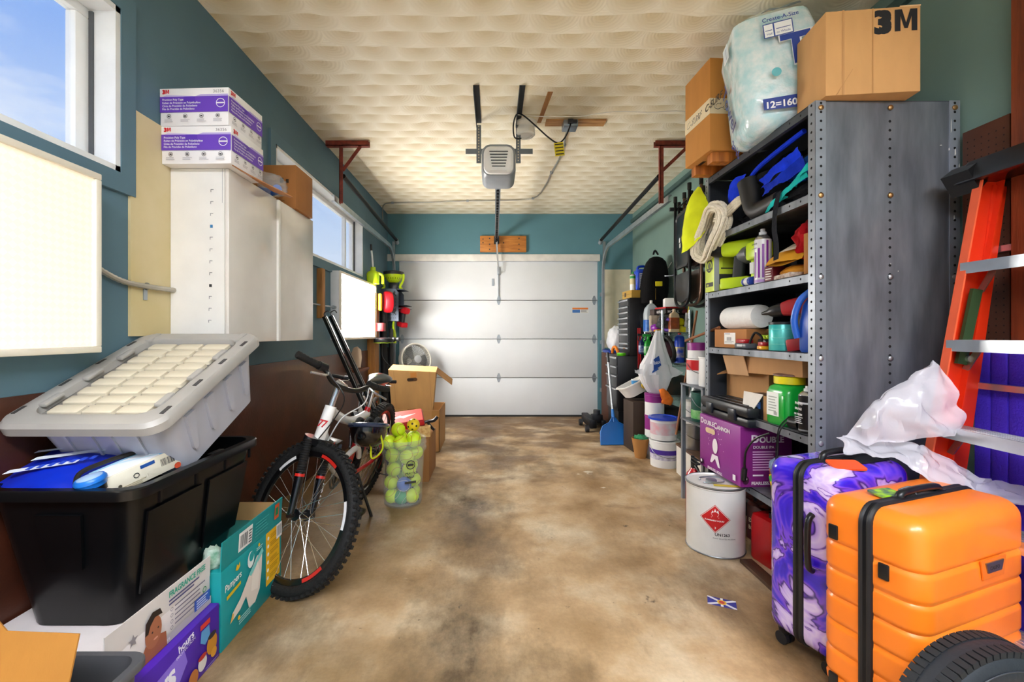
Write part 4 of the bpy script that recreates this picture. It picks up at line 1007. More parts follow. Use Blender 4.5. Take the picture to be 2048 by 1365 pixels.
t = thing('desk_fan', 'white desk fan leaning against the garage door', 'fan', (-.965, 5.75, 0))
FM = T(-1.02, 5.72, .80) @ R('Z', 38) @ R('X', 78)
WFAN = plas('dedbd2', .4)
b = B(FM); b.torus(.205, .012, T(0, 0, .05), 40, 8); b.lathe([(.212, -.03), (.215, .05), (.205, .05), (.203, -.03)], None, 40, False, False); b.build('cage_ring', WFAN, t, True)
for i in range(36):
    a = 2 * PI * i / 36
    B(FM).tube([(.04 * math.cos(a), .04 * math.sin(a), .085), (.13 * math.cos(a + .25), .13 * math.sin(a + .25), .075), (.203 * math.cos(a + .35), .203 * math.sin(a + .35), .05)], .0022, 5).build('guard_wire', mt('8f8f8c', .5), t, True)
for i in range(40):
    a = 2 * PI * i / 40
    B(FM).tube([(.208 * math.cos(a), .208 * math.sin(a), -.03), (.17 * math.cos(a), .17 * math.sin(a), -.07), (.05 * math.cos(a), .05 * math.sin(a), -.09)], .003, 5).build('rear_wire', plas('c9c6be', .5), t, True)
B(FM).lathe([(.05, .080), (.05, .092), (.035, .098)], None, 24).build('badge', plas('b9bcc0', .3), t, True)
B(FM).lathe([(.065, -.20), (.072, -.17), (.07, -.09), (.05, -.08)], None, 24).build('motor', WFAN, t, True)
b = B(FM)
for i in range(3):
    a = 120 * i; b.prism([(.02, -.02), (.17, -.10), (.185, .0), (.15, .07), (.03, .03)], .004, R('Z', a) @ R('X', 20) @ T(0, 0, -.01))
b.build('blade', plas('6f7478', .4), t, True)
b = B(); b.cyl((-1.065, 5.80, .03), (-1.045, 5.775, .80), .018, seg=14); b.build('pole', WFAN, t, True)
b = B(T(-1.065, 5.80, 0)); b.lathe([(.14, 0), (.14, .012), (.04, .03), (.02, .035)], None, 30); b.build('base', WFAN, t, True)
t = thing('sandal', 'beige shoe sole standing behind the bicycle saddle', 'shoe', (-1.36, 4.55, .78))
b = B(frame((-1.37, 4.42, .80), (.95, .2, 0), (.0, .25, 1))); b.prism([(-.045, 0), (.045, 0), (.055, .10), (.045, .18), (.01, .215), (-.03, .20), (-.05, .12)], .02); b.build('sole', mt('a08a72', .7), t, True)
struct('trim_9', B().box(XL + .008, 4.35, .76, XL + .13, 4.75, .785), wood('6a3a1c', '50280f', (7, .7, 7)))

# ---------------------------------------------------------------- tools in the far left corner
LIME = plas('c3e21a', .35)
def pt(px, py, d): return at(px, py, d)
t = thing('pump_sprayer', 'lime green pump sprayer with a tall wand on the far light panel', 'sprayer', (XL + .08, 5.12, 1.705))
b = B(T(XL + .085, 5.06, 1.708)); b.loft([[(x, y, z) for x, y in rr(w, w * .8, .03)] for z, w in ((0, .13), (.11, .135), (.135, .11), (.15, .06), (.19, .055))]); b.build('tank', LIME, t, True)
b = B(); b.tube([(XL + .085, 5.06, 1.89), (XL + .07, 5.07, 2.03), (XL + .06, 5.08, 2.09)], .011, 8); b.build('wand', plas('e8ecee', .3), t, True)
B().tube([(XL + .06, 5.08, 2.09), (XL + .055, 5.08, 2.16)], .012, 8).build('grip', plas('16171a'), t, True)
b = B(); b.tube([(XL + .14, 5.06, 1.83), (XL + .19, 5.07, 1.80), (XL + .19, 5.08, 1.71)], .016, 8, 4); b.build('handle', LIME, t, True)
t = thing('cord_reel', 'red round cord reel with a lime trigger hung on the wooden post', 'reel', (XL + .15, 5.25, 1.55))
b = B(T(XL + .19, 5.32, 1.52) @ R('Y', 90) @ R('X', -25)); b.lathe([(.06, -.05), (.12, -.045), (.13, -.02), (.13, .02), (.12, .045), (.06, .05)], None, 28); b.build('drum', plas('b3121e', .35), t, True)
b = B(); b.cbox((XL + .13, 5.20, 1.51), (.04, .05, .20), bev=.012); b.build('trigger_grip', LIME, t, True)
t = thing('steel_tool_rack', 'dark grey perforated steel tool rack in the far left corner', 'rack', (-1.30, 5.70, 1.25))
RK = met('5d6572', .45)
b = B(); b.prism([(-1.42, 1.30), (-1.205, 1.30), (-1.205, 1.66), (-1.245, 1.71), (-1.42, 1.71)], .006, frame((0, 5.62, 0), (1, 0, 0), (0, 0, 1))); b.build('side_plate', RK, t, True)
b = B(); b.prism([(-1.42, 1.30), (-1.205, 1.30), (-1.205, 1.66), (-1.245, 1.71), (-1.42, 1.71)], .006, frame((0, 5.95, 0), (1, 0, 0), (0, 0, 1))); b.build('side_plate', RK, t, True)
for z in (1.70, 1.50, 1.46): B().box(-1.42, 5.62, z, -1.10 if z < 1.6 else -1.14, 5.95, z + .006).build('shelf_plate', RK, t, True)
b = B(); dots(b, [(-1.40 + .026 * i, 1.34 + .04 * j) for i in range(7) for j in range(8)], frame((0, 5.612, 0), (1, 0, 0), (0, 0, 1)), .005); b.build('perforation', mt('14161a', .8, var=0), t, True)
pr = Print(t, (-1.28, 5.6135, 1.64), (1, 0, 0), (0, 0, 1), lift=.002, world=True); pr.poly([(0, 0), (.02, .045), (.04, .03), (.03, .0), (.055, -.02), (.02, -.01)], '0e1014').poly([(-.03, -.22), (.02, -.18), (.05, -.20), (.03, -.24), (.06, -.26), (.0, -.24)], '0e1014').done('decal')
t = thing('jobsite_fan', 'lime green cordless floor fan on top of the tool rack', 'fan', (-1.30, 5.72, 1.707))
b = B(T(-1.295, 5.74, 1.80)); b.lathe([(.05, 0), (.085, .02), (.115, .07), (.125, .10), (.12, .10), (.11, .075)], None, 28, True, False); b.build('shroud', LIME, t, True)
b = B(T(-1.295, 5.74, 1.80)); b.lathe([(.128, .098), (.130, .135), (.10, .145), (.02, .15)], None, 28); b.build('grille_top', plas('26282c', .5), t, True)
for s in (-1, 1):
    b = B(); b.tube([(-1.295 + s * .135, 5.70, 1.90), (-1.295 + s * .135, 5.68, 1.82), (-1.295 + s * .10, 5.66, 1.74), (-1.295 + s * .125, 5.64, 1.712)], .016, 8, 5); b.build('stand_leg', LIME, t, True)
b = B()
for i in range(12):
    a = PI + PI * i / 11; b.bar((-1.295 + .078 * math.cos(a), 5.74 + .078 * math.sin(a), 1.815), (-1.295 + .108 * math.cos(a), 5.74 + .108 * math.sin(a), 1.86), .006, .004)
b.build('vent_slit', plas('3a3f10'), t, True)
B().cbox((-1.295, 5.74, 1.755), (.10, .08, .085), bev=.01).build('battery', plas('1b1c20'), t, True)
def drill(label, loc, rot, c, name='cordless_drill', sc=1.0):
    t = thing(name, label, 'drill', loc, rot=rot, group='cordless tools'); S_ = Matrix.Scale(sc, 4)
    b = B(S_); b.loft([[(x, y, z) for x, z in rr(w, w, .02)] for y, w in ((-.10, .05), (-.085, .066), (.02, .066), (.05, .056))]); b.build('motor_body', plas(c, .35), t)
    b = B(S_ @ T(0, .05, 0) @ R('X', -90)); b.lathe([(.026, 0), (.028, .02), (.022, .05), (.012, .065), (.006, .09)], None, 16); b.build('chuck', plas('1a1b1e', .4), t)
    b = B(S_); b.loft([[(x, y - .02 + o, z) for x, y in rr(.036, .046, .014)] for z, o in ((-.02, 0), (-.10, .008), (-.13, .01))]); b.build('handle', plas('202226', .6), t)
    b = B(S_); b.box(-.034, -.065, -.175, .034, .055, -.125, bev=.008); b.build('battery', plas(c if c != '202226' else 'b01818', .4), t)
    return t
drill('red cordless drill hanging from the tool rack with its battery down', (-1.165, 5.70, 1.445), (math.radians(10), 0, math.radians(40)), 'b01420', sc=1.25)
t = thing('lime_strap_tool', 'lime green hand tool dangling below the tool rack', 'tool', (-1.27, 5.64, 1.30))
b = B(); b.tube([(-1.27, 5.64, 1.30), (-1.275, 5.63, 1.22), (-1.255, 5.62, 1.12), (-1.27, 5.62, 1.03)], lambda q: .012 + .014 * q, 8, 5); b.cbox((-1.265, 5.62, 1.04), (.06, .05, .045), bev=.01); b.build('body', LIME, t, True)
b = B(); b.tube([(-1.30, 5.63, 1.24), (-1.31, 5.62, 1.12), (-1.29, 5.615, 1.06)], .009, 8, 5); b.build('lever', plas('17181b'), t, True)
t = thing('line_trimmer', 'black string trimmer head and shaft leaning in the left corner', 'trimmer', (-1.36, 5.45, 0))
b = B(); b.tube([(-1.33, 5.45, .02), (-1.355, 5.47, 1.05), (-1.36, 5.48, 1.42)], .045, 10); b.build('shaft_cover', mt('0c0d10', .6), t, True)
b = B(); b.tube([(-1.27, 5.50, .02), (-1.28, 5.52, 1.2)], .03, 8); b.build('second_tube', mt('141518', .5), t, True)
t = thing('car_polisher', 'black cordless polisher resting on a bracket by the wooden post', 'tool', (-1.30, 5.20, 1.02))
b = B(T(-1.29, 5.18, 1.065)); b.lathe([(.11, -.022), (.115, -.01), (.112, .018), (.09, .03), (.03, .034)], None, 26); b.build('guard', plas('17181b', .3), t, True)
b = B(); b.tube([(-1.23, 5.18, 1.07), (-1.16, 5.20, 1.075), (-1.10, 5.22, 1.075)], lambda q: .026 + .008 * math.sin(q * 18), 10, 6); b.build('motor', plas('26282b', .35), t, True)
b = B(T(-1.29, 5.18, 1.038)); b.lathe([(.118, -.006), (.118, .0)], None, 26); b.build('pad_edge', plas('7f9a1c'), t, True)
b = B(); b.tube([(-1.30, 5.17, 1.04), (-1.30, 5.16, .90), (-1.26, 5.15, .82), (-1.20, 5.16, .76)], .007, 6, 5); b.build('cord', plas('0c0c0e'), t, True)
t = thing('red_tin', 'small red tin nailed to the wooden post', 'tin', (XL + .10, 5.22, 1.20)); B().box(XL + .092, 5.16, 1.17, XL + .175, 5.28, 1.265, bev=.004).build('tin', plas('b0121a'), t, True)
t = thing('corner_board', 'dark stained board standing behind the desk fan', 'board', (-1.38, 5.9, 0)); B().box(-1.44, 5.86, 0, -1.355, 5.90, .96, bev=.003).build('board', wood('4a2a18', '301a10'), t, True)
# ---------------------------------------------------------------- steel shelving unit on the right
SX0, SX1, SY0, SY1, SH = 1.30, 1.885, 1.80, 2.742, 2.085
STEEL = mt('868b93', .40, .55, c2='666b73', vs=5, bump=.03, st=(3, 3, .6), kind='grey_steel'); DSTEEL = mt('4a4e55', .5, .4, c2='3e4248', vs=3, kind='grey_steel')
POST = mt('9aa0aa', .4, .5, c2='82888f', vs=6, kind='grey_steel')
sh = thing('steel_shelving', 'tall grey steel shelving unit with perforated posts on the right', 'shelving', ((SX0 + SX1) / 2, (SY0 + SY1) / 2, 0))
HOLE = mt('08080a', .9, var=0)
for x, sx_ in ((SX0, 1), (SX1, -1)):
    for y, sy in ((SY0, 1), (SY1, -1)):
        b = B(); xa, xb = sorted((x, x + sx_ * .042)); ya, yb = sorted((y, y + sy * .0022)); b.box(xa, ya - .0005, 0, xb, yb, SH)
        xa, xb = sorted((x, x + sx_ * .0022)); ya, yb = sorted((y, y + sy * .042)); b.box(xa, ya, 0, xb, yb, SH)
        p = b.build('post', POST, sh, True)
        b = B(); n_ = int(SH / .0365)
        if sy > 0: dots(b, [(0, .03 + i * .0365) for i in range(n_)], frame((x + sx_ * .022, y - .0012, 0), (1, 0, 0), (0, 0, 1)), .0055)
        if sx_ > 0: dots(b, [(0, .03 + i * .0365) for i in range(n_)], frame((x - .0007, y + sy * .022, 0), (0, -1, 0), (0, 0, 1)), .0055)
        if sy > 0 or sx_ > 0: b.build('hole_row', HOLE, p, True)['kind'] = 'stuff'
B().box(SX0 + .03, SY0 + .0025, .02, SX1 - .03, SY0 + .0045, SH - .004).build('near_side_panel', STEEL, sh, True)
B().box(SX0 + .03, SY1 - .0045, .02, SX1 - .03, SY1 - .0025, SH - .004).build('far_side_panel', DSTEEL, sh, True)
B().box(SX1 - .005, SY0 + .03, .02, SX1 - .003, SY1 - .03, SH - .004).build('back_panel', DSTEEL, sh, True)
b = B(); dots(b, [(0, .03 + i * .0365) for i in range(55)], frame((1.603, SY0 + .0018, 0), (1, 0, 0), (0, 0, 1)), .0058); b.build('hole_row', HOLE, sh, True)['kind'] = 'stuff'
b = B()
for y in (2.05, 2.27, 2.50): dots(b, [(0, .03 + i * .0365) for i in range(55)], frame((SX1 - .006, y, 0), (0, -1, 0), (0, 0, 1)), .005)
b.build('back_hole_row', mt('8e9298', .8, var=0), sh, True)['kind'] = 'stuff'
SZ = [2.085, 1.72, 1.39, 1.06, .715, .36]
for z in SZ:
    b = B(); b.box(SX0 + .0025, SY0 + .005, z - .003, SX1 - .006, SY1 - .005, z); b.box(SX0 + .0025, SY0 + .005, z - .036, SX0 + .005, SY1 - .005, z); b.box(SX0 + .005, SY0 + .005, z - .036, SX0 + .02, SY1 - .005, z - .033)
    s_ = b.build('shelf_plate', STEEL if z < 2 else DSTEEL, sh, True)
    b = B()
    for y in (SY0 + .09, SY0 + .16, (SY0 + SY1) / 2, SY1 - .16, SY1 - .09): dots(b, [(0, 0)], frame((SX0 + .0018, y, z - .018), (0, -1, 0), (0, 0, 1)), .005)
    b.build('lip_hole', HOLE, s_, True)['kind'] = 'stuff'
BOLT = met('b48a5a', .35)
for z in (SH - .03, 1.70, 1.37, 1.04, .695):
    for x in (SX0 + .022, 1.603, SX1 - .022):
        B().lathe([(.011, 0), (.010, .004), (.004, .007)], align((x, SY0 - .0008, z), (x, SY0 - .01, z)), 10).build('bolt', BOLT if z > 1.5 else met('c2c4c8', .3), sh, True)
pr = Print(sh, (SX0, SY0, 0), (1, 0, 0), (0, 0, 1), lift=.003, world=True)
for (x, z, w, h) in ((.545, 1.95, .003, .06), (.56, 1.86, .006, .03), (.50, 1.90, .01, .004), (.575, 1.78, .008, .05), (.535, 1.88, .005, .012), (.30, 1.42, .003, .006), (.33, 1.39, .003, .006), (.555, 1.60, .005, .02)): pr.poly([(x, z), (x + w, z + h * .2), (x + w * .7, z + h), (x + w * .1, z + h * .8)], 'e6e4de')
pr.done('paint_fleck')

def carton(name, label, w, d, h, loc, rz, m, cat='box', bev=.003, rot=None, group=None):
    t = thing(name, label, cat, loc, rz, group, rot)
    B().box(-w / 2, -d / 2, 0, w / 2, d / 2, h, bev=bev).build('carton', m, t)
    return t
# top of the unit
t = carton('shipping_carton', 'large brown carton with big black letters on top of the steel shelving', .345, .20, .335, (1.502, 1.852, 2.087), -6, card('cb9a62'))
p = Print(t, (-.1725, -.10, 0), (1, 0, 0), (0, 0, 1)); logo(p, .180, .238, .085, '15171c').rect(.06, 0, .068, .335, 'bd8c56').rect(.17, 0, .174, .335, 'b98850').poly([(.04, .0), (.10, .10), (.098, .10), (.036, 0)], 'b98850').done()
B(T(.10, -.098, .335)).prism([(0, 0), (.075, .0), (.07, .04), (.01, .035)], .005).build('torn_flap', card('d9b484'), t)
t = thing('towel_pack', 'plastic wrapped pack of paper towel rolls with blue print on the shelving', 'pack', (1.385, 2.17, 2.087), rot=(0, math.radians(-7), math.radians(-14)))
b = B(); secs = []; rd2 = random.Random(2)
for z, k in ((0, .72), (.02, .9), (.06, 1.0), (.2, 1.02), (.33, .99), (.45, 1.0), (.53, .93), (.56, .7), (.585, .45)):
    q = rr(.34 * k, .33 * k, .07, 4); secs.append([(x + .014 * noise.noise(V((x * 9, y * 9, z * 8))), y + .014 * noise.noise(V((x * 9, y * 9, z * 8 + 7))), z + .012 * noise.noise(V((x * 12, y * 12, 3)))) for x, y in q])
b.loft(secs); b.build('wrap', mt('e2eff3', .22, c2='b4dfe6', vs=22, bump=1.0, bs=18, coat=.5), t)
b = B(T(0, 0, .58)); b.sheet([[V((-.14, -.02, -.02)), V((0, -.05, .03)), V((.16, -.02, .05))], [V((-.12, .05, .02)), V((0, .04, .07)), V((.20, .05, .08))]], 14, 8, .012, 14, 4); b.build('wrap_tail', mt('d3dde0', .2, var=.1, coat=.4), t)
p = Print(t, (-.17, -.172, 0), (1, 0, 0), (0, 0, 1), lift=.014)
p.text('T', .165, .26, .20, 'f2f6fa', bold=.09).text('T', .165, .265, .19, '1f3f9a', bold=.045).text('owels', .245, .265, .12, '1f3f9a', bold=.03)
p.text('Create-A-Size', .10, .475, .026, '1f3f9a', bold=.012).rect(.10, .40, .22, .465, '2f4f9e').rect(.104, .404, .140, .461, 'f2f7fa').rect(.146, .404, .216, .461, 'f2f7fa').rect(.108, .432, .136, .435, '2f4f9e').rect(.152, .432, .21, .435, '2f4f9e').text('Half', .112, .412, .014, '1f3f9a').text('or Whole', .152, .412, .014, '1f3f9a')
p.poly([(.06, .08), (.22, .06), (.22, .12), (.06, .13)], '1d3a8f').text('12=160', .065, .085, .042, 'f2f6fa', bold=.03, rot=-4).disc(.13, .24, .020, '5fb4c0').disc(.25, .17, .018, '5fb4c0')
p.done()
p = Print(t, (-.172, .165, 0), (0, -1, 0), (0, 0, 1), lift=.014); p.text('Towel', .06, .32, .10, '2f3f7a', bold=.02, rot=-70).rect(.16, .42, .24, .49, 'eef4f6').rect(.165, .425, .235, .485, 'd6e2ea').rect(.20, .43, .204, .48, '3a4f8a').text('2=16', .10, .03, .06, '1d3a8f', bold=.03, rot=-50).done()
t = thing('moving_carton', 'brown carton with a printed tape band at the far end of the shelving top', 'box', (1.345, 2.575, 2.142), rot=(0, math.radians(0), math.radians(3)))
B().box(-.175, -.14, 0, .175, .14, .505, bev=.003).build('carton', card('bd803a'), t)
for o, u, W in (((-.175, -.14, 0), (1, 0, 0), .35), ((-.175, .14, 0), (0, -1, 0), .28)):
    p = Print(t, o, u, (0, 0, 1)); p.rect(0, .20, W, .285, 'e4d3b0').text('C-SURF', .02, .225, .052, '3a2f22', bold=.04, shear=.2).text('C-SURF', .02, .227, .050, 'e8dcc0', bold=.005, shear=.2).text('C-SURF', .23, .225, .052, '3a2f22', bold=.03, shear=.2).done()
p = Print(t, (-.175, .14, 0), (1, 0, 0), (0, -1, 0)); p.text('U-RF', .04, .04, .12, '2c2418', bold=.05).done()
for dy in (-.10, .10): B().box(1.20, 2.575 + dy - .03, 2.087, 1.50, 2.575 + dy + .03, 2.141, bev=.002).build('pallet_strip', wood('c8782a', '9a5718'), t, True)

# ---- shelf at 1.72: packs, rope, hi-vis jacket
def soft(name, label, cat, c, r, amp, seed, m, extra=None, M=None, fq=2.6):
    t = thing(name, label, cat, (c[0], c[1], c[2] - r[2]))
    B(M).lump(c, r, amp, fq, seed, 36, 22).build('body', m, t, True)
    return t
BLU, NAVY, BLKF, TEALF = cloth('1238d8'), cloth('12285a'), cloth('0c0d12'), cloth('1fb9b4')
t = soft('backpack', 'large black backpack with blue trim on the upper shelf', 'bag', (1.56, 2.22, 1.895), (.21, .30, .135), .22, 1, BLKF)
b = B(); b.tube([(1.37, 2.40, 1.96), (1.35, 2.28, 1.985), (1.34, 2.12, 2.00), (1.36, 1.95, 2.03)], .012, 8, 6); b.build('piping', BLU, t, True)
b = B(); b.sheet([[V((1.325, 2.52, 1.95)), V((1.315, 2.45, 1.99)), V((1.33, 2.36, 1.985))], [V((1.32, 2.52, 1.90)), V((1.30, 2.44, 1.92)), V((1.315, 2.36, 1.93))], [V((1.335, 2.52, 1.86)), V((1.315, 2.44, 1.855)), V((1.34, 2.36, 1.88))]], 18, 14, .01, 16, 4); b.build('pocket_flap', BLU, t, True)
t = thing('wader_boot', 'black rubber boot lying among the bags on the upper shelf', 'boot', (1.36, 2.22, 1.722))
b = B(); b.tube([(1.345, 2.345, 1.94), (1.345, 2.32, 1.86), (1.342, 2.29, 1.79), (1.342, 2.24, 1.762), (1.342, 2.15, 1.765), (1.342, 2.08, 1.772)], lambda q: .058 - .018 * q, 16, 6); b.build('shaft', mt('0d0e11', .5), t, True)
b = B(); b.tube([(1.340, 2.30, 1.745), (1.335, 2.22, 1.737), (1.335, 2.10, 1.742), (1.338, 2.05, 1.752)], lambda q: .020, 8, 5); b.build('sole', mt('3a3d42', .6), t, True)
t = soft('life_vest', 'blue and black life vest at the near end of the upper shelf', 'vest', (1.48, 1.98, 1.85), (.14, .13, .09), .3, 5, cloth('1a55a8'))
for k, (y, z) in enumerate(((2.20, 1.90), (2.18, 1.855))):
    b = B(); b.sheet([[V((1.315, y, z)), V((1.31, y - .12, z + .02)), V((1.33, y - .26, z + .055))], [V((1.33, y, z - .02)), V((1.315, y - .12, z - .005)), V((1.34, y - .26, z + .02))], [V((1.32, y + .01, z - .045)), V((1.308, y - .12, z - .03)), V((1.335, y - .26, z - .005))]], 20, 10, .012, 15, k); b.build('vest_panel', BLU if k == 0 else cloth('0f2fb0'), t, True)
t = thing('teal_strap_bundle', 'teal and black webbing straps along the shelf edge', 'straps', (1.32, 1.98, 1.722))
for k, (p0, p1, p2) in enumerate((((1.315, 2.17, 1.74), (1.305, 2.08, 1.765), (1.32, 1.98, 1.80)), ((1.31, 2.06, 1.775), (1.305, 1.98, 1.80), (1.315, 1.88, 1.84)), ((1.33, 1.98, 1.81), (1.315, 1.90, 1.85), (1.32, 1.84, 1.87)))):
    b = B(); b.sheet([[V(p0), V(p1), V(p2)], [V(p0) + V((.012, 0, -.035)), V(p1) + V((-.006, 0, -.035)), V(p2) + V((.012, 0, -.035))]], 14, 4, .006, 20, k); b.build('teal_strap', TEALF, t, True)
b = B(); b.lump((1.37, 1.98, 1.765), (.05, .13, .038), .3, 4, 8, 26, 14); b.build('black_strap', BLKF, t, True)
b = B(); b.sheet([[V((1.305, 2.055, 1.79)), V((1.305, 2.02, 1.79))], [V((1.293, 2.06, 1.72)), V((1.293, 2.025, 1.72))], [V((1.287, 2.065, 1.63)), V((1.289, 2.03, 1.63))], [V((1.288, 2.05, 1.55)), V((1.290, 2.015, 1.55))], [V((1.283, 2.045, 1.475)), V((1.285, 2.01, 1.48))]], 4, 16, .002, 20); b.build('hanging_strap', cloth('1d1f26'), t, True)
t = thing('rope_coil', 'coil of off-white rope hanging over the shelf end', 'rope', (1.30, 2.62, 1.722))
rope = mt('f0e8d4', .85, c2='ddd4be', vs=90, bump=.6, bs=90, kind='rope')
for i in range(17):
    r_ = random.Random(i); a, c = .095 + .03 * r_.random(), .175 + .03 * r_.random()
    cy, cz = 2.625 + .035 * (r_.random() - .5), 1.735 + .04 * (r_.random() - .5); xx = 1.235 + .0045 * i + .012 * r_.random()
    b = B(); b.tube([(xx + .012 * math.sin(3 * q), cy + a * math.cos(q) * 1.1 - .35 * c * math.sin(q), cz + c * .72 * math.sin(q)) for q in [2 * PI * k / 28 for k in range(28)]], .0095, 6, closed=True); b.build('rope_loop', rope, t, True)
b = B()
for k in range(4): b.tube([(1.285, 2.60 - k * .01, 1.80 + .012 * k), (1.30, 2.50, 1.795 + .015 * k), (1.315, 2.40, 1.83 + .014 * k), (1.345, 2.36, 1.87)], .0085, 6, 5)
b.build('rope_tail', rope, t, True)
t = thing('hi_vis_jacket', 'fluorescent yellow jacket hanging off the far shelf end', 'jacket', (1.27, 2.73, 1.72))
b = B(); b.sheet([[V((1.27, 2.80, 2.05)), V((1.26, 2.755, 2.06)), V((1.285, 2.74, 2.03))], [V((1.235, 2.86, 1.93)), V((1.215, 2.77, 1.95)), V((1.30, 2.70, 1.93))], [V((1.22, 2.86, 1.80)), V((1.20, 2.78, 1.80)), V((1.315, 2.69, 1.84))], [V((1.20, 2.86, 1.66)), V((1.19, 2.79, 1.65)), V((1.26, 2.70, 1.72))]], 22, 26, .012, 13, 3); b.build('cloth', mt('e4ee12', .8, var=.1, bump=.3, bs=20), t, True)
for k, (c_, r_, col, nm, lab) in enumerate(((V((1.60, 2.55, 1.80)), (.16, .10, .075), BLKF, 'black_bag', 'black drawstring bag at the back of the upper shelf'),)):
    soft(nm, lab, 'bag', c_, r_, .25, 11, col)

# ---- shelf at 1.39: tools
t = carton('tool_carton', 'lime and black power tool carton at the far end of the middle shelf', .14, .11, .265, (1.362, 2.668, 1.391), 0, mt('c9dc3a', .4, var=.04))
p = Print(t, (-.07, .055, 0), (0, -1, 0), (0, 0, 1)); p.ring(.055, .155, .04, .012, '33351c').disc(.055, .155, .018, '4a4d28').rect(.018, .13, .095, .14, '3a3c20').rect(.012, .03, .10, .055, '23241a').text('18V', .02, .034, .018, 'd8e24a', bold=.02).done()
p = Print(t, (-.07, -.055, 0), (1, 0, 0), (0, 0, 1)); p.rect(0, 0, .03, .265, '9aa0a4').rect(.03, .04, .14, .10, '2a2b26').rect(.05, .14, .13, .20, 'a8ba28').text('ONE', .04, .215, .028, '202114', bold=.03).rect(.04, .13, .13, .138, '3f4220').done()
drill('lime green drill driver standing on the middle shelf', (1.365, 2.51, 1.391 + .228), (0, 0, math.radians(35)), 'b8d41a', sc=1.3)
t = thing('polisher_tool', 'lime cordless tool with a grey body beside the drill', 'tool', (1.40, 2.27, 1.391))
b = B(); b.box(1.36, 2.32, 1.395, 1.44, 2.42, 1.43, bev=.01); b.box(1.375, 2.34, 1.43, 1.425, 2.39, 1.54, bev=.012); b.box(1.355, 2.29, 1.53, 1.445, 2.41, 1.63, bev=.02); b.build('body', LIME, t, True)
b = B(); b.lathe([(.045, 0), (.05, .03), (.05, .07)], align((1.40, 2.41, 1.58), (1.40, 2.44, 1.58)), 20); b.build('motor_cap', plas('55585c', .4), t, True)
b = B(); b.box(1.370, 2.345, 1.46, 1.3748, 2.385, 1.52); b.build('label_plate', plas('dfe3e4'), t, True)
def spray_can(label, p, h, r, c, c2, cap='c8ccd0', rot=None, bands=(), name='spray_can', group=None):
    t = thing(name, label, 'can', p, rot=rot or (0, 0, 0), group=group)
    b = B(); b.lathe([(r * .96, 0), (r, .004), (r, h * .80)], None, 24); b.build('can', mt(c, .3, .1, var=.03), t)
    b = B(); b.lathe([(r, h * .80), (r * .98, h * .815), (r * .62, h * .88), (r * .5, h * .89)], None, 24); b.build('shoulder', met('c9ccd0', .25), t)
    b = B(); b.lathe([(r * .45, h * .885), (r * .45, h * .94), (r * .30, h * .95), (r * .28, h)], None, 16); b.build('nozzle', plas(cap, .4), t)
    for z0, z1, cc in bands:
        b = B(); b.lathe([(r + .0006, h * z0), (r + .0006, h * z1)], None, 24, False, False); b.build('label_band', mt(cc, .35, var=.03), t)
    return t
t = spray_can('tall white and purple spray can on the middle shelf', (1.350, 2.235, 1.391), .275, .038, 'dcdce0', '6a2a8a', bands=((.02, .07, 'b48cc8'),))
b = B()
for i in range(5):
    a0 = 150 + i * 28; pts = [math.radians(a0 + k * 5) for k in range(4)]; top_ = .09 + .018 * i
    b.loft([[(.0390 * math.cos(q), .0390 * math.sin(q), z) for q in pts] for z in (.028, top_ + .05)], None, False, False, False)
b.build('stripe', mt('7a2a96', .35, var=0), t)
p = Print(t, (-.0388, .012, .165), (0, -1, 0), (0, 0, 1), lift=.002); p.text('Q·B·O·D', -.012, .03, .012, '2a2a30', bold=.03).rect(-.01, .01, .03, .014, '8a8a90').done()
t = thing('grease_tube', 'small blue and white canister lying on the middle shelf', 'canister', (1.335, 2.215, 1.411)); b = B(); b.cyl((1.33, 2.355, 1.413), (1.33, 2.285, 1.413), .022, seg=18); b.build('body', plas('1f3f9a'), t, True); B().cyl((1.33, 2.335, 1.413), (1.33, 2.305, 1.413), .0225, seg=18).build('label_band', plas('e8e8ea'), t, True); B().cyl((1.33, 2.362, 1.413), (1.33, 2.355, 1.413), .020, seg=18).build('end_cap', plas('cfd4d8'), t, True)
t = thing('padded_envelope', 'yellow padded envelope with a white label on the middle shelf', 'envelope', (1.42, 1.95, 1.45))
M = frame((1.322, 2.165, 1.470), (.10, -.99, .0), (.86, .0, .5)); b = B(M); b.sheet([[V((0, 0, 0)), V((.1, -.01, .012)), V((.22, 0, 0))], [V((0, .07, .02)), V((.1, .07, .035)), V((.22, .07, .02))], [V((0, .14, .0)), V((.1, .14, .012)), V((.22, .14, .0))]], 16, 12, .006, 16); b.sheet([[V((0, 0, 0)), V((.1, -.01, -.012)), V((.22, 0, 0))], [V((0, .14, .0)), V((.1, .14, -.01)), V((.22, .14, .0))]], 8, 8); b.build('envelope', mt('d99a1c', .6, var=.1), t, True)
pr = Print(t, M.translation, (.10, -.99, .0), (.86, .0, .5), lift=.04, world=True); pr.rect(.08, .03, .19, .11, 'e6dcc8').lines(.09, .095, .15, 4, .012, .004, 'b0a48c').rect(.16, .04, .185, .08, 'd88a5a').done()
B().lump((1.43, 2.05, 1.425), (.09, .09, .033), .2, 3, 2, 20, 12).build('bulge', mt('c88414', .65), t, True)
soft('red_bag', 'red nylon bag at the back of the middle shelf', 'bag', (1.46, 1.965, 1.56), (.12, .10, .10), .2, 6, cloth('b0101c'))
soft('dark_bag', 'dark folded bag behind the drill on the middle shelf', 'bag', (1.63, 2.33, 1.51), (.15, .26, .088), .22, 9, cloth('15161c'))
t = carton('narrow_carton', 'narrow brown carton against the near post on the middle shelf', .17, .035, .175, (1.405, 1.885, 1.391), 4, card('b0763a'))
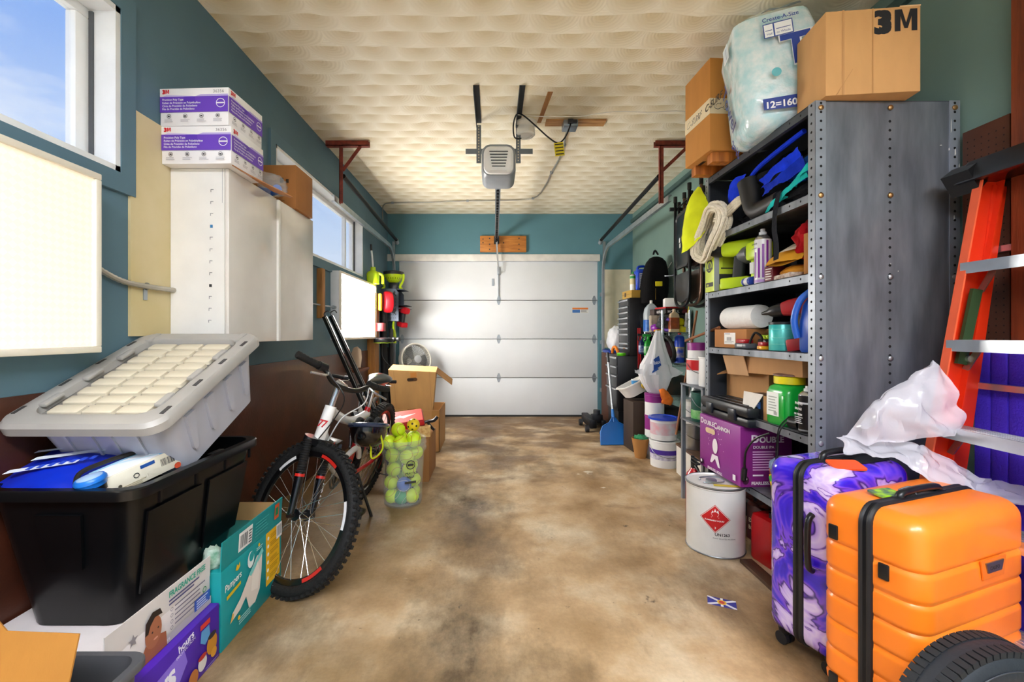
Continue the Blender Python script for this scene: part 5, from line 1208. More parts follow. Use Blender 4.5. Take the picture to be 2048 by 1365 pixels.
t = carton('maroon_carton', 'small maroon carton beside the spray can', .09, .05, .075, (1.375, 2.165, 1.391), 12, mt('6a1220', .5)); p = Print(t, (-.045, .025, 0), (0, -1, 0), (0, 0, 1)); p.lines(.006, .06, .045, 5, .012, .005, 'd8c8c4').done()
t = carton('seed_packet', 'flat printed packet under the yellow envelope', .10, .15, .022, (1.365, 2.03, 1.391), -8, mt('8a5a3a', .5, c2='d8cfc0', vs=40))

# ---- shelf at 1.06
t = carton('label_carton', 'brown carton with a white address label under the paper towel roll', .20, .30, .105, (1.43, 2.52, 1.061), 4, card('b57a46'))
p = Print(t, (-.10, .15, 0), (0, -1, 0), (0, 0, 1)); p.rect(.10, .02, .205, .085, 'eeece6').bars(.125, .040, .17, .06, '55555a', 12).lines(.108, .076, .16, 1, .01, .004, '88888c').lines(.108, .033, .195, 2, .007, .003, 'a0a0a4').done()
t = thing('paper_towel_roll', 'white roll of paper towels lying on the labelled carton', 'paper roll', (1.41, 2.47, 1.167))
b = B(); A0, A1 = V((1.40, 2.645, 1.232)), V((1.405, 2.335, 1.232)); b.lathe([(.02, 0), (.058, 0), (.064, .008), (.065, .06), (.064, .28), (.060, .31), (.02, .31)], align(A0, A1), 30, False, True); b.build('paper', mt('f1f1f1', .85, var=.03, bump=.6, bs=45), t, True)
b = B(); b.lathe([(.0205, .002), (.0205, .30)], align(A0, A1), 18, True, True); b.build('core', card('7a4a2a'), t, True)
t = thing('battery_pack', 'red and grey tool battery at the shelf edge under the roll', 'battery', (1.335, 2.37, 1.061))
b = B(); b.box(1.31, 2.32, 1.062, 1.375, 2.43, 1.09, bev=.008); b.build('base', plas('55585e'), t, True); b = B(); b.box(1.315, 2.345, 1.088, 1.37, 2.425, 1.112, bev=.008); b.build('latch', plas('b01a22'), t, True); pr = Print(t, (1.31, 2.43, 1.062), (0, -1, 0), (0, 0, 1), world=True); pr.rect(.03, .010, .08, .022, 'd4d6da').done()
t = thing('charger_cable', 'black and lime charger with a looped cable on the shelf', 'charger', (1.38, 2.27, 1.061))
b = B(); b.box(1.37, 2.23, 1.062, 1.46, 2.32, 1.115, bev=.01); b.build('body', plas('1a1b1e'), t, True); b = B(); b.box(1.372, 2.232, 1.112, 1.458, 2.30, 1.135, bev=.008); b.build('cradle', LIME, t, True); b = B(); b.tube([(1.335, 2.33, 1.075), (1.34, 2.32, 1.11), (1.345, 2.29, 1.145), (1.36, 2.26, 1.12), (1.34, 2.24, 1.08)], .006, 8, 5); b.build('cable', plas('0c0c0e'), t, True)
t = thing('yellow_clip', 'small yellow and red cartridge at the shelf edge', 'cartridge', (1.325, 2.20, 1.061)); B().box(1.31, 2.18, 1.062, 1.35, 2.22, 1.08, bev=.003).build('base', plas('e8a01c'), t, True); B().box(1.315, 2.18, 1.08, 1.35, 2.22, 1.10, bev=.003).build('top', plas('a81a20'), t, True)
t = thing('teal_tin', 'round teal tin standing at the shelf edge', 'tin', (1.372, 2.115, 1.061)); b = B(); b.lathe([(.055, 0), (.057, .004), (.057, .125), (.055, .128)], None, 28); b.build('tin', mt('2fb8b4', .3, .2, c2='5fd0c8', vs=14), t); b = B(); b.lathe([(.058, .122), (.058, .134), (.05, .136)], None, 28); b.build('lid', mt('2a2c30', .4, .4), t)
for z in (.03, .06, .10): B().torus(.0572, .001, T(0, 0, z), 28, 5).build('rib', mt('8fe0d8', .3), t)
drill('red and black impact driver on the lower middle shelf', (1.385, 2.03, 1.265), (math.radians(-10), 0, math.radians(30)), 'a3222a', sc=1.15)
t = thing('detergent_jug', 'blue plastic jug with a moulded handle by the near post', 'jug', (1.375, 1.88, 1.061))
b = B(); b.loft([[(x, y + o, z) for x, y in rr(w, d, .03, 4)] for z, w, d, o in ((0, .10, .12, 0), (.01, .11, .13, 0), (.13, .11, .13, 0), (.20, .10, .115, -.005), (.245, .07, .08, -.012), (.265, .045, .045, -.018))]); b.build('bottle', plas('1d50b4', .3, coat=.3), t)
b = B(); b.tube([(-.058, .05, .06), (-.070, .055, .14), (-.062, .03, .22), (-.035, 0, .26)], .014, 10, 5); b.build('handle', plas('2a66cc', .3, coat=.3), t)
b = B(); b.lathe([(.026, .262), (.026, .30), (.022, .305)], T(0, -.018, 0), 20); b.build('cap', plas('cfd8e4'), t)
soft('sleeve_bundle', 'folded grey fabric at the back of the lower middle shelf', 'fabric', (1.62, 2.1, 1.16), (.14, .22, .072), .22, 15, cloth('3a4048'))

# ---- shelf at .715
t = thing('big_open_carton', 'brown carton with open flaps on the shelf above the beer box', 'box', (1.60, 2.50, .716), rz=3)
b = B(); b.box(-.19, -.19, 0, .19, .19, .21, bev=.003); b.build('body', card('bb8a58'), t)
B(frame((-.19, .19, .21), (0, -1, 0), (-.95, 0, -.25))).prism([(.0, 0), (.10, 0), (.08, .05), (.05, .09), (.02, .04)], .004).build('flap', card('a87644'), t)
B(frame((-.05, .19, .212), (1, 0, 0), (0, -1, .08))).box(-.14, 0, 0, .24, .38, .004).build('flap', mt('dcd8d0', .7), t)
t = thing('long_carton', 'long brown carton lying on top of the open carton', 'box', (1.53, 2.24, .935), rot=(math.radians(-2), 0, math.radians(2)))
b = B(); b.box(-.17, -.26, 0, .17, .22, .095, bev=.003); b.build('body', card('c39262'), t)
B(frame((-.172, .22, .02), (0, -1, 0), (-.25, 0, 1))).box(-.12, -.035, 0, .08, .075, .004).build('flap', card('caa076'), t)
B(frame((-.17, -.26, .097), (0, 1, 0), (1, 0, .35))).prism([(0, 0), (.22, .0), (.10, .16), (0, .2)], .004).build('flap', card('b5885a'), t)
soft('dark_cloth', 'dark folded cloth on the open carton', 'cloth', (1.62, 2.58, .955), (.13, .10, .018), .2, 4, cloth('1d2430'))
t = thing('photo_paper_box', 'small black box with a white flap beside the green jug', 'box', (1.375, 2.265, .716), rz=4)
b = B(); b.box(-.06, -.075, 0, .06, .075, .115, bev=.002); b.build('carton', mt('16181f', .4), t); B(frame((-.062, .075, .115), (0, -1, 0), (-.35, 0, -.9))).prism([(.0, -.01), (.15, -.01), (.12, .07), (.03, .06)], .003).build('flap', mt('e2dcd4', .6), t); B().box(-.06, -.115, 0, .06, -.078, .12, bev=.002).build('brown_side', card('b58a58'), t)
p = Print(t, (-.06, .075, 0), (0, -1, 0), (0, 0, 1)); p.rect(.015, .012, .055, .05, 'dfe3e8').rect(.09, .05, .135, .085, '2a5fa8').text('KIT', .094, .06, .018, 'e8eef6').lines(.02, .08, .08, 3, .01, .004, 'c8ccd4').text('* * *', .10, .012, .014, 'e8e8ea').done()
t = thing('green_jug', 'square bright green jug with a yellow screw lid on the lower shelf', 'jug', (1.385, 2.085, .716), rz=6)
GR = plas('12a83a', .3, coat=.3)
b = B(); b.loft([[(x, y, z) for x, y in rr(w, w, r_, 5)] for z, w, r_ in ((0, .135, .03), (.008, .145, .03), (.15, .145, .03), (.175, .135, .04), (.19, .105, .05))]); b.build('jar', GR, t)
b = B(); b.lathe([(.062, .19), (.064, .192), (.064, .222), (.06, .226)], None, 32); b.build('lid', plas('e8d820', .35), t)
b = B(); b.lathe([(.066, .227), (.066, .233), (.05, .236)], None, 32); b.build('lid_disc', mt('6a6460', .4, .5, c2='a87060', vs=30), t)
p = Print(t, (-.0725, .0725, 0), (0, -1, 0), (0, 0, 1), lift=.001); p.rect(.018, .04, .095, .15, 'eef2ec').lines(.03, .125, .085, 6, .013, .005, 'a8b0a8').bars(.065, .045, .088, .06, '44484c', 8).done()
B(T(-.066, -.045, 0)).box(-.008, -.012, .03, 0, .012, .14, bev=.003).build('grip_rib', GR, t)
t = spray_can('black and white parts cleaner can by the near post', (1.345, 1.905, .716), .20, .036, '15161a', 'e8e8e8', cap='e8e8ea', bands=((.62, .66, 'd8dade'), (.05, .08, '8a8c90')))
p = Print(t, (-.0362, .030, .02), (0, -1, 0), (0, 0, 1), lift=.002); p.text('PARTS', .004, .10, .016, 'e8e8ea', bold=.03).text('BRAKE', .004, .078, .014, 'e8e8ea', bold=.03).text('DE FREIN', .0, .055, .012, 'e8e8ea', bold=.03).lines(.004, .045, .055, 4, .008, .004, 'b8babe').done()
t = thing('speaker_puck', 'short black cylinder with a cable lying on the lower shelf', 'device', (1.34, 1.965, .716)); b = B(); b.cyl((1.335, 1.995, .744), (1.345, 1.95, .744), .028, seg=20); b.build('body', plas('101114'), t, True); b = B(); b.tube([(1.32, 1.99, .77), (1.29, 2.01, .72), (1.285, 2.02, .66), (1.286, 2.03, .58), (1.29, 2.035, .50)], .003, 6, 6); b.tube([(1.32, 1.985, .76), (1.284, 2.0, .70), (1.288, 2.02, .60), (1.292, 2.03, .52)], .003, 6, 6); b.build('cable', plas('16171a'), t, True)
t = carton('silver_book', 'small dark book with a yellow label by the near post', .05, .02, .09, (1.345, 1.835, .716), 0, mt('2a2c30', .5))

# ---- shelf at .36: beer box, tool case, toy case
t = carton('beer_carton', 'purple beer carton with white lettering on the bottom shelf', .27, .40, .305, (1.375, 2.465, .361), 3, mt('8f2a8c', .45, var=.05))
p = Print(t, (-.135, .20, 0), (0, -1, 0), (0, 0, 1)); PW = 'f2e8f0'
for i, (ch, sz) in enumerate((('D', .045), ('OUBLE', .034))): p.text(ch, .012 + i * .036, .255 - i * .0, sz, PW, bold=.05)
p.text('C', .155, .250, .045, PW, bold=.05).text('ANNON', .190, .250, .032, PW, bold=.05)
p.poly([(.12 + a, .225 + c) for a, c in rr(.10, .03, .015)], 'e0c49a')
p.disc(.17, .15, .026, 'f2e8f0', .042).poly([(.12, .05), (.14, .10), (.20, .10), (.22, .04), (.20, .04), (.17, .08), (.14, .05)], 'e8dce6')
rq = random.Random(3)
for i in range(26): a = rq.uniform(-.3, PI + .3); r_ = rq.uniform(.05, .09); p.rect(.17 + r_ * math.cos(a), .16 + r_ * math.sin(a), .176 + r_ * math.cos(a), .164 + r_ * math.sin(a), 'd8a8d4')
p.disc(.03, .03, .016, '2a1030').disc(.03, .034, .009, PW).text('FEARLESS. BOLD.', .10, .008, .020, PW, bold=.05).rect(.345, .02, .37, .05, PW).done()
p = Print(t, (-.135, -.20, 0), (1, 0, 0), (0, 0, 1)); p.rect(0, 0, .27, .305, '7c1f74').text('D', .055, .225, .055, PW, bold=.05).text('OUBLE', .098, .225, .042, PW, bold=.05).text('DOUBLE IPA', .065, .195, .020, PW, bold=.02).lines(.062, .175, .20, 8, .013, .006, 'd0a0cc').lines(.062, .055, .12, 1, .01, .008, PW).text('FEARLESS. BOLD.', .055, .012, .022, PW, bold=.05).disc(.025, .035, .017, '3a1030', .022).disc(.025, .042, .007, PW).done()
t = thing('tool_case', 'black moulded plastic tool case on the purple beer carton', 'case', (1.42, 2.45, .667), rot=(0, 0, math.radians(3)))
KC = plas('14171d', .38)
b = B(); b.box(-.17, -.23, 0, .17, .23, .045, bev=.012); b.build('base', KC, t); b = B(); b.box(-.172, -.232, .048, .172, .232, .105, bev=.016); ld = b.build('lid', KC, t)
for i in range(6): B().box(-.15 + i * .055, -.19, .104, -.125 + i * .055, .19, .109, bev=.002).build('lid_rib', KC, ld)
for y in (-.10, .12): B().box(-.182, y - .03, .02, -.165, y + .03, .08, bev=.005).build('latch', plas('1c2027'), t)
t = thing('toy_case', 'clear lidded case with a wild orange and green pattern on the bottom shelf', 'case', (1.44, 1.99, .361))
b = B(); b.loft([[(x + 1.44, y + 1.985, z) for x, y in rr(w, d, .05, 5)] for z, w, d in ((.361, .25, .32), (.50, .26, .34))]); b.build('tub', mt('d8561c', .35, c2='2a7a2c', vs=13, coat=.3), t, True)
b = B(); b.loft([[(x + 1.44, y + 1.985, z) for x, y in rr(w, d, .05, 5)] for z, w, d in ((.501, .264, .344), (.53, .26, .34), (.555, .22, .30))]); b.build('lid', mt('9fb8c4', .12, c2='7a96b0', vs=6, coat=.5), t, True)
pr = Print(t, (1.312, 2.12, .37), (0, -1, 0), (0, 0, 1), lift=.001, world=True)
for i in range(26):
    r_ = random.Random(i + 40); x, y, w = r_.uniform(.0, .22), r_.uniform(.01, .11), r_.uniform(.015, .04); pr.poly([(x, y), (x + w, y + r_.uniform(-.01, .02)), (x + w * .6, y + r_.uniform(.01, .035)), (x - .01, y + .02)], r_.choice(['e8b81c', 'd83a1a', '2fa03a', '14161c', 'e86a1c', '2a4fb4']))
pr.done()
t = thing('power_plug_cord', 'black cord with a plug hanging over the bottom shelf edge', 'cord', (1.29, 2.20, .36)); b = B(); b.tube([(1.30, 2.10, .67), (1.27, 2.16, .63), (1.26, 2.22, .56), (1.262, 2.24, .50), (1.265, 2.245, .46)], .005, 6, 5); b.build('cable', plas('0d0d0f'), t, True); B().tube([(1.265, 2.245, .46), (1.262, 2.25, .40)], .013, 10).build('plug', plas('141518'), t, True)
# ---------------------------------------------------------------- suitcases
def shell(b, W, D, H, r, z0, groove=None, sgn=-1, rows=90, dip=.0):
    """half a hard suitcase: from the zip plane y=0 round the corner to the face y=sgn*D"""
    def path(ins):
        w, d = W / 2 - ins, D - ins; q = [(-w, 0.0)]; rc = max(.004, r - ins)
        for cx, a0 in ((-w + rc, 180), (w - rc, 270)):
            for i in range(7):
                a = math.radians(a0 + 90 * i / 6); q.append((cx + rc * math.cos(a), -(d - rc) + rc * math.sin(a)))
        q.append((w, 0.0))
        return [(x, y * (-sgn)) for x, y in q]
    zs = []
    rv = r * .9
    for i in range(7): a = PI / 2 * i / 6; zs.append((rv - rv * math.cos(a), rv * (1 - math.sin(a))))
    n = rows
    for i in range(1, n): zs.append((rv + (H - 2 * rv) * i / n, 0))
    for i in range(7): a = PI / 2 * i / 6; zs.append((H - rv + rv * math.sin(a), rv * (1 - math.cos(a))))
    secs = []
    for z, ins in zs:
        g = groove(z) if groove else 0
        secs.append([(x, y, z0 + z) for x, y in path(ins + g)])
    b.loft(secs, None, True, True, False)
    return b
def suitcase(label, loc, rz, W, D, H, z0, mat_front, mat_back, groove, handle_side=True):
    t = thing('suitcase', label, 'suitcase', loc, rz, 'hard shell suitcases')
    BLKP = plas('101216', .35)
    shell(B(T(0, -.012, 0)), W, D * .5, H, .055, z0, groove, -1).build('front_shell', mat_front, t)
    shell(B(T(0, .012, 0)), W, D * .5, H, .055, z0, groove, 1).build('back_shell', mat_back, t)
    b = B(); pts = rr(W - .002, H - .004, .05, 8)
    for y in (-.009, .009):
        b.tube([(x, y, z0 + H / 2 + z) for x, z in pts], .0095, 8, closed=True)
    z = b.build('zip_band', mt('17181c', .5), t)
    b = B(); b.tube([(x * .996, 0, z0 + H / 2 + zz * .997) for x, zz in pts], .010, 6, closed=True); b.build('zip_teeth', met('2e3036', .4), t)
    for sx in (-1, 1):
        for sy in (-1, 1):
            c = V((sx * (W / 2 - .045), sy * (D / 2 - .035), 0))
            b = B(T(c)); b.lathe([(.020, z0 - .012), (.024, z0 + .01)], None, 12); b.box(-.016, -.012, .022, .016, .012, z0 - .005, bev=.004); wl_ = b.build('caster', BLKP, t)
            for o in (-.013, .013): B().cyl(c + V((o - .008, 0, .023)), c + V((o + .008, 0, .023)), .0225, seg=18).build('wheel', mt('1a1b1f', .5), wl_)
    return t, BLKP
def marble():
    m = bpy.data.materials.new('purple_marble'); m.use_nodes = True
    n, l = m.node_tree.nodes, m.node_tree.links; p = n['Principled BSDF']
    tx = n.new('ShaderNodeTexCoord'); nz = n.new('ShaderNodeTexNoise'); nz.inputs['Scale'].default_value = 3.2; nz.inputs['Detail'].default_value = 3; nz.inputs['Distortion'].default_value = 2.2
    l.new(tx.outputs['Object'], nz.inputs['Vector']); r = n.new('ShaderNodeValToRGB'); e = r.color_ramp.elements
    e[0].position = .34; e[0].color = lin('2a12a8'); e[1].position = .74; e[1].color = lin('e8dcf4')
    for a, c in ((.42, '3a1fd0'), (.47, '7a4ad8'), (.495, '2a1468'), (.51, 'b89ae8'), (.57, 'd9c8f2'), (.62, 'c8b0ee'), (.635, '5a2fa8'), (.65, 'd4c2f2')):
        q = e.new(a); q.color = lin(c)
    l.new(nz.outputs[0], r.inputs[0]); l.new(r.outputs[0], p.inputs['Base Color']); p.inputs['Roughness'].default_value = .22; p.inputs['Coat Weight'].default_value = .5
    return m
MARB = marble()
t, BLKP = suitcase('purple and white marbled suitcase standing in front of the shelving', (1.248, 1.618, 0), 20, .40, .235, .635, .052, MARB, MARB, None)
b = B(); b.tube([(-.204, -.05, .34), (-.225, -.05, .37), (-.225, -.05, .50), (-.204, -.05, .53)], .010, 10, 5); b.build('side_handle', BLKP, t)
b = B(); b.tube([(-.08, .0, .690), (-.06, 0, .712), (.06, 0, .712), (.08, 0, .690)], .011, 10, 5); b.build('top_handle', BLKP, t)
B().prism([(x, y) for x, y in rr(.18, .075, .03, 5)], .004, T(.08, -.045, .6865)).build('handle_recess', BLKP, t)
b = B(T(-.075, -.075, .688) @ R('Z', -24) @ R('X', 14)); b.prism(rr(.105, .062, .010, 3), .006); tg = b.build('luggage_tag', mt('e8521c', .5), t)
t, BLKP = suitcase('bright orange ribbed suitcase standing at the front right', (1.290, 1.345, 0), 20, .51, .24, .60, .052, plas('ff8420', .33, coat=.15), plas('ff8420', .33, coat=.15),
                   lambda z: .0065 * max(0.0, 1 - abs(((z - .02) % .080) - .04) / .010) if .05 < z < .48 else 0.0)
b = B(); b.tube([(-.10, .0, .650), (-.085, 0, .670), (.07, 0, .670), (.085, 0, .650)], .011, 10, 5); b.build('top_handle', BLKP, t)
for x in (-.10, .085): B(T(x, 0, .650)).box(-.022, -.014, -.004, .022, .014, .010, bev=.004).build('handle_mount', BLKP, t)
b = B(T(-.105, .035, .658) @ R('Z', -8) @ R('X', 6)); b.prism(rr(.085, .045, .006, 3), .005); b.build('luggage_tag', mt('9ac81c', .5, c2='2a4a5a', vs=40), t)
b = B(); b.tube([(-.06, .025, .666), (-.04, .005, .680), (-.045, -.012, .662)], .003, 6, 4); b.build('tag_loop', BLKP, t)
for (x, y, z, ux) in ((-.2555, -.045, .49, 0), (-.2555, .085, .545, 0), (-.2555, .085, .10, 0)):
    B(T(x, y, z)).box(-.006, -.013, -.022, .002, .013, .022, bev=.004).build('side_foot', BLKP, t)
M = frame((.055, -.1335, .495), (1, 0, 0), (0, 0, 1)); b = B(M); b.prism([(-.052, -.032), (.052, -.032), (.062, .022), (-.062, .022)], .003); b.build('badge_surround', plas('e8761c', .35), t); b = B(M); b.prism([(-.034, -.014), (.034, -.014), (.044, .014), (-.044, .014)], .006); bd = b.build('badge', met('9a9890', .35), t)
p = Print(bd, M.translation + V((-.028, -.006, -.006)), (1, 0, 0), (0, 0, 1), lift=.0005); p.text('CALIFO', 0, 0, .014, '3a3a38', bold=.02).done('badge_text')

# ---------------------------------------------------------------- small tyre at the lower right
t = thing('rubber_tyre', 'black rubber tyre standing in front of the orange suitcase', 'tyre', (1.125, 1.02, 0), rz=8)
W = T(0, 0, .2175) @ R('X', 90)
b = B(W); prof = [(.105, -.030), (.125, -.042), (.165, -.050), (.195, -.044), (.208, -.034), (.212, -.030), (.215, -.012), (.2165, 0), (.215, .012), (.212, .030), (.208, .034), (.195, .044), (.165, .050), (.125, .042), (.105, .030)]
b.lathe(prof, None, 64, False, False); b.lathe([(.105, -.030), (.100, -.028), (.100, .028), (.105, .030)], None, 64, False, False); b.build('carcass', mt('22262d', .5, bump=.15, bs=60), t)
for i in range(72):
    a = 360 * i / 72; B(W @ R('Z', a)).box(.204, -.0075, -.038, .2175, .0075, -.012).build('tread_block', mt('1b1e23', .6), t); B(W @ R('Z', a)).box(.204, -.0015, .012, .2175, .0135, .038).build('tread_block', mt('1b1e23', .6), t)
for r_ in (.130, .150, .182): B(W).torus(r_, .0016, T(0, 0, .0485 if r_ > .14 else .0445), 64, 5).build('sidewall_ring', mt('2c3038', .45), t); B(W).torus(r_, .0016, T(0, 0, -.0485 if r_ > .14 else -.0445), 64, 5).build('sidewall_ring', mt('2c3038', .45), t)
b = B(W); b.lathe([(.100, -.02), (.085, -.015), (.03, -.025), (.03, .025), (.085, .015), (.100, .02)], None, 40); b.build('hub', met('5a5e66', .5), t)

# ---------------------------------------------------------------- ladder, mat, boards, film
t = thing('step_ladder', 'orange fibreglass step ladder leaning on the right wall', 'ladder', (1.55, 1.38, 0))
OR, ORL, ALU = plas('e0300c', .4), plas('e8623c', .45), met('d6dade', .3)
fx = lambda z: 1.452 + .1825 * z
for y in (1.63, 1.13):
    b = B(); b.bar((fx(0) + .042, y, 0.0), (fx(1.70) + .042, y, 1.70), .006, .075, (1, 0, 0)); b.build('front_rail_web', OR, t, True)
    for o in (.0, .078): b = B(); b.bar((fx(0) + o, y - .012, 0), (fx(1.70) + o, y - .012, 1.70), .030, .006, (1, 0, 0)); b.build('front_rail_flange', ORL if o == 0 else OR, t, True)
    b = B(); b.bar((fx(0) + .17, y + .02, 0), (1.845, y + .005, 1.68), .028, .05, (1, 0, 0)); b.build('rear_rail', OR, t, True)
for z in (.24, .52, .80, 1.105, 1.385):
    b = B(); b.box(fx(z) - .004, 1.12, z - .012, fx(z) + .085, 1.622, z + .012, bev=.003); b.box(fx(z) - .006, 1.12, z - .028, fx(z) - .003, 1.622, z + .012); st_ = b.build('step', ALU, t, True)
    for y in (1.56, 1.20):
        b = B(); b.bar((fx(z) + .05, y, z - .015), (fx(z) + .06, y + (.06 if y > 1.4 else -.06), z - .10), .022, .004, (1, 0, 0)); b.build('step_brace', met('a8a49c', .4), st_, True)
    b = B()
    for k in range(5): b.box(fx(z) + .006 + k * .016, 1.13, z + .012, fx(z) + .012 + k * .016, 1.61, z + .0135)
    b.build('step_ridge', ALU, st_, True)
for z in (.45, .95, 1.45): B().bar((fx(z) + .19 - z * .035, 1.14, z), (fx(z) + .19 - z * .035, 1.65, z), .022, .022).build('rear_bar', ALU, t, True)
b = B(); b.bar((1.69, 1.612, 1.03), (1.735, 1.60, 1.30), .012, .035, (1, 0, 0)); b.build('spreader', mt('4a6a44', .4, .6), t, True)
b = B(); b.cyl((1.71, 1.595, 1.05), (1.71, 1.62, 1.05), .012); b.build('spreader_rivet', ALU, t, True)
b = B(); b.loft([[(x + 1.815, y + 1.38, z) for x, y in rr(w, d, .02, 3)] for z, w, d in ((1.695, .15, .61), (1.70, .165, .62), (1.74, .155, .60), (1.775, .12, .56))]); b.build('top_cap', plas('0d0d10', .3, coat=.3), t, True)
b = B(); b.prism([(1.715, 1.735), (1.76, 1.77), (1.79, 1.76), (1.79, 1.70), (1.76, 1.66)], .10, frame((0, 1.71, 0), (1, 0, 0), (0, 0, 1))); b.build('cap_wing', plas('0d0d10', .3, coat=.3), t, True)
t = thing('foam_mat', 'purple ribbed foam mat standing against the right wall behind the ladder', 'mat', (1.86, 1.45, 0))
PM = mt('4423c8', .8, bump=.4, bs=120, var=.15)
for i in range(10): B().box(1.802, 1.675 - (i + 1) * .056, .02, 1.836, 1.675 - i * .056 - .003, 1.075, bev=.006).build('mat_rib', PM, t, True)
t = thing('pegboard_strip', 'dark brown pegboard strip on the right wall beside the shelving', 'pegboard', (1.88, 1.70, 1.0))
B().box(1.868, 1.612, .90, 1.880, 1.775, 1.94, bev=.002).build('board', mt('5a2f1c', .6, c2='46230f', vs=5), t, True)
b = B(); dots(b, [(-.02 - .025 * i, .02 + .025 * j) for i in range(6) for j in range(40)], frame((1.8675, 1.775, .90), (0, 1, 0), (0, 0, 1)), .003, 6); b.build('peg_hole', mt('1c0e08', .8, var=0), t, True)['kind'] = 'stuff'
t = thing('plastic_film', 'crumpled translucent plastic sheet draped from the ladder over the suitcases', 'plastic sheet', (1.45, 1.55, .70))
film = mt('e6e4ee', .18, var=.05, alpha=.60, coat=.4, bump=.9, bs=9, kind='film')
A = lambda px, py, d: at(px, py, d)
b = B(); b.sheet([[A(1866, 720, 1.585), A(1868, 719, 1.58), A(1872, 722, 1.575), A(1880, 728, 1.57), A(1890, 740, 1.57)],
                  [A(1770, 785, 1.60), A(1800, 790, 1.56), A(1850, 800, 1.54), A(1890, 800, 1.54), A(1915, 805, 1.55)],
                  [A(1715, 835, 1.62), A(1760, 840, 1.55), A(1845, 845, 1.52), A(1900, 848, 1.52), A(1932, 842, 1.54)],
                  [A(1682, 870, 1.63), A(1740, 885, 1.57), A(1842, 880, 1.54), A(1872, 868, 1.53), A(1912, 862, 1.54)]], 40, 40, .030, 9, 2)
b.build('tent', film, t, True, ang=14)
b = B(); b.sheet([[A(1676, 880, 1.63), A(1720, 875, 1.62), A(1770, 880, 1.60), A(1840, 902, 1.57), A(1900, 920, 1.55), A(1960, 955, 1.52), A(2060, 985, 1.48)],
                  [A(1690, 905, 1.58), A(1735, 895, 1.57), A(1785, 905, 1.55), A(1850, 922, 1.52), A(1910, 948, 1.49), A(1980, 985, 1.45), A(2075, 1000, 1.42)],
                  [A(1705, 912, 1.55), A(1745, 912, 1.55), A(1800, 925, 1.52), A(1862, 962, 1.47), A(1920, 985, 1.44), A(1980, 1000, 1.40), A(2080, 1012, 1.38)]], 48, 30, .030, 11, 7)
b.build('trail', film, t, True, ang=14)

# ---------------------------------------------------------------- white drum, extinguisher, red jug
t = thing('solvent_drum', 'white metal drum with a red flammable diamond on the floor', 'drum', (1.185, 2.385, 0))
DR = mt('e2e2de', .35, .1, var=.05, coat=.2)
b = B(); b.lathe([(.138, 0), (.143, .004), (.143, .335), (.147, .340), (.147, .350), (.142, .352), (.138, .344), (.05, .346)], None, 48); b.build('drum', DR, t)
B().lathe([(.147, .344), (.149, .350), (.144, .355)], None, 48, False, False).build('top_chime', met('8f9296', .4), t); B().torus(.1445, .003, T(0, 0, .006), 48, 6).build('bottom_chime', met('8f9296', .4), t)
b = B(T(-.02, .0, .348)); b.lathe([(.028, 0), (.028, .010), (.022, .014)], None, 24); b.tube([(-.05, -.02, .004), (-.04, -.045, .010), (.04, -.045, .012), (.055, 0, .012), (.04, .04, .012), (-.04, .04, .010), (-.05, .02, .004)], .004, 6, 5); b.build('cap_handle', met('9aa4ae', .35), t)
b = B(T(.03, -.06, .3475)); b.prism([(-.07, -.01), (.06, -.03), (.075, -.01), (-.06, .02)], .0008); b.build('yellow_smear', mt('d8c03a', .5), t)
d_ = V((-1.185, -2.385, 0)).normalized(); u_ = V((-d_.y, d_.x, 0))
p = Print(t, d_ * .1432 + V((0, 0, .20)), u_, (0, 0, 1), lift=.0006, cyl=.1432)
p.diamond(.0, .0, .072, 'c01418').diamond(0, 0, .069, 'f0eae6').diamond(0, 0, .066, 'c8161a')
p.poly([(-.012, .012), (-.018, .026), (-.012, .042), (-.006, .034), (0, .052), (.006, .036), (.014, .046), (.018, .026), (.012, .012)], 'f4f0ec').rect(-.018, .006, .018, .009, 'f4f0ec').text('FLAMMABLE LIQUID', -.048, -.012, .010, 'f4f0ec', bold=.03).text('3', -.003, -.05, .014, 'f4f0ec', bold=.02)
p.text('UN1263', -.002, -.084, .020, '2a2a2c', bold=.02).text('PAINT RELATED MATERIAL', -.01, -.10, .009, '4a4a4c').lines(.03, -.192, .08, 1, .01, .003, '8a8a8c').done()
t = thing('fire_extinguisher', 'small red fire extinguisher behind the white drum', 'extinguisher', (1.205, 2.68, 0))
b = B(); b.lathe([(.045, 0), (.048, .006), (.048, .27), (.042, .30), (.022, .325), (.018, .335)], None, 24); b.build('cylinder', plas('b8141c', .25, coat=.4), t)
b = B(); b.lathe([(.019, .333), (.019, .365)], None, 14); b.box(-.014, -.055, .362, .014, .02, .374, bev=.003); b.box(-.012, -.05, .385, .012, .02, .393, T(0, 0, 0) @ R('X', 0), bev=.003); b.tube([(0, .02, .36), (0, .02, .40)], .011, 8); b.build('valve', plas('101114', .4), t)
b = B(); b.tube([(0, -.02, .35), (.0, -.06, .32), (.0, -.062, .20)], .008, 8, 4); b.build('hose', plas('0d0d0f'), t)
t = thing('red_jug', 'small red plastic fuel jug on the floor under the shelving', 'jug', (1.385, 2.215, 0), rz=10)
b = B(); b.loft([[(x, y, z) for x, y in rr(w, d, .025, 4)] for z, w, d in ((0, .12, .15), (.01, .13, .16), (.20, .13, .16), (.225, .12, .15), (.235, .09, .12))]); b.build('body', plas('d0141c', .3, coat=.3), t)
b = B(); b.lathe([(.02, .235), (.02, .26)], T(-.02, -.03, 0), 14); b.build('cap', plas('1a1a1c'), t)
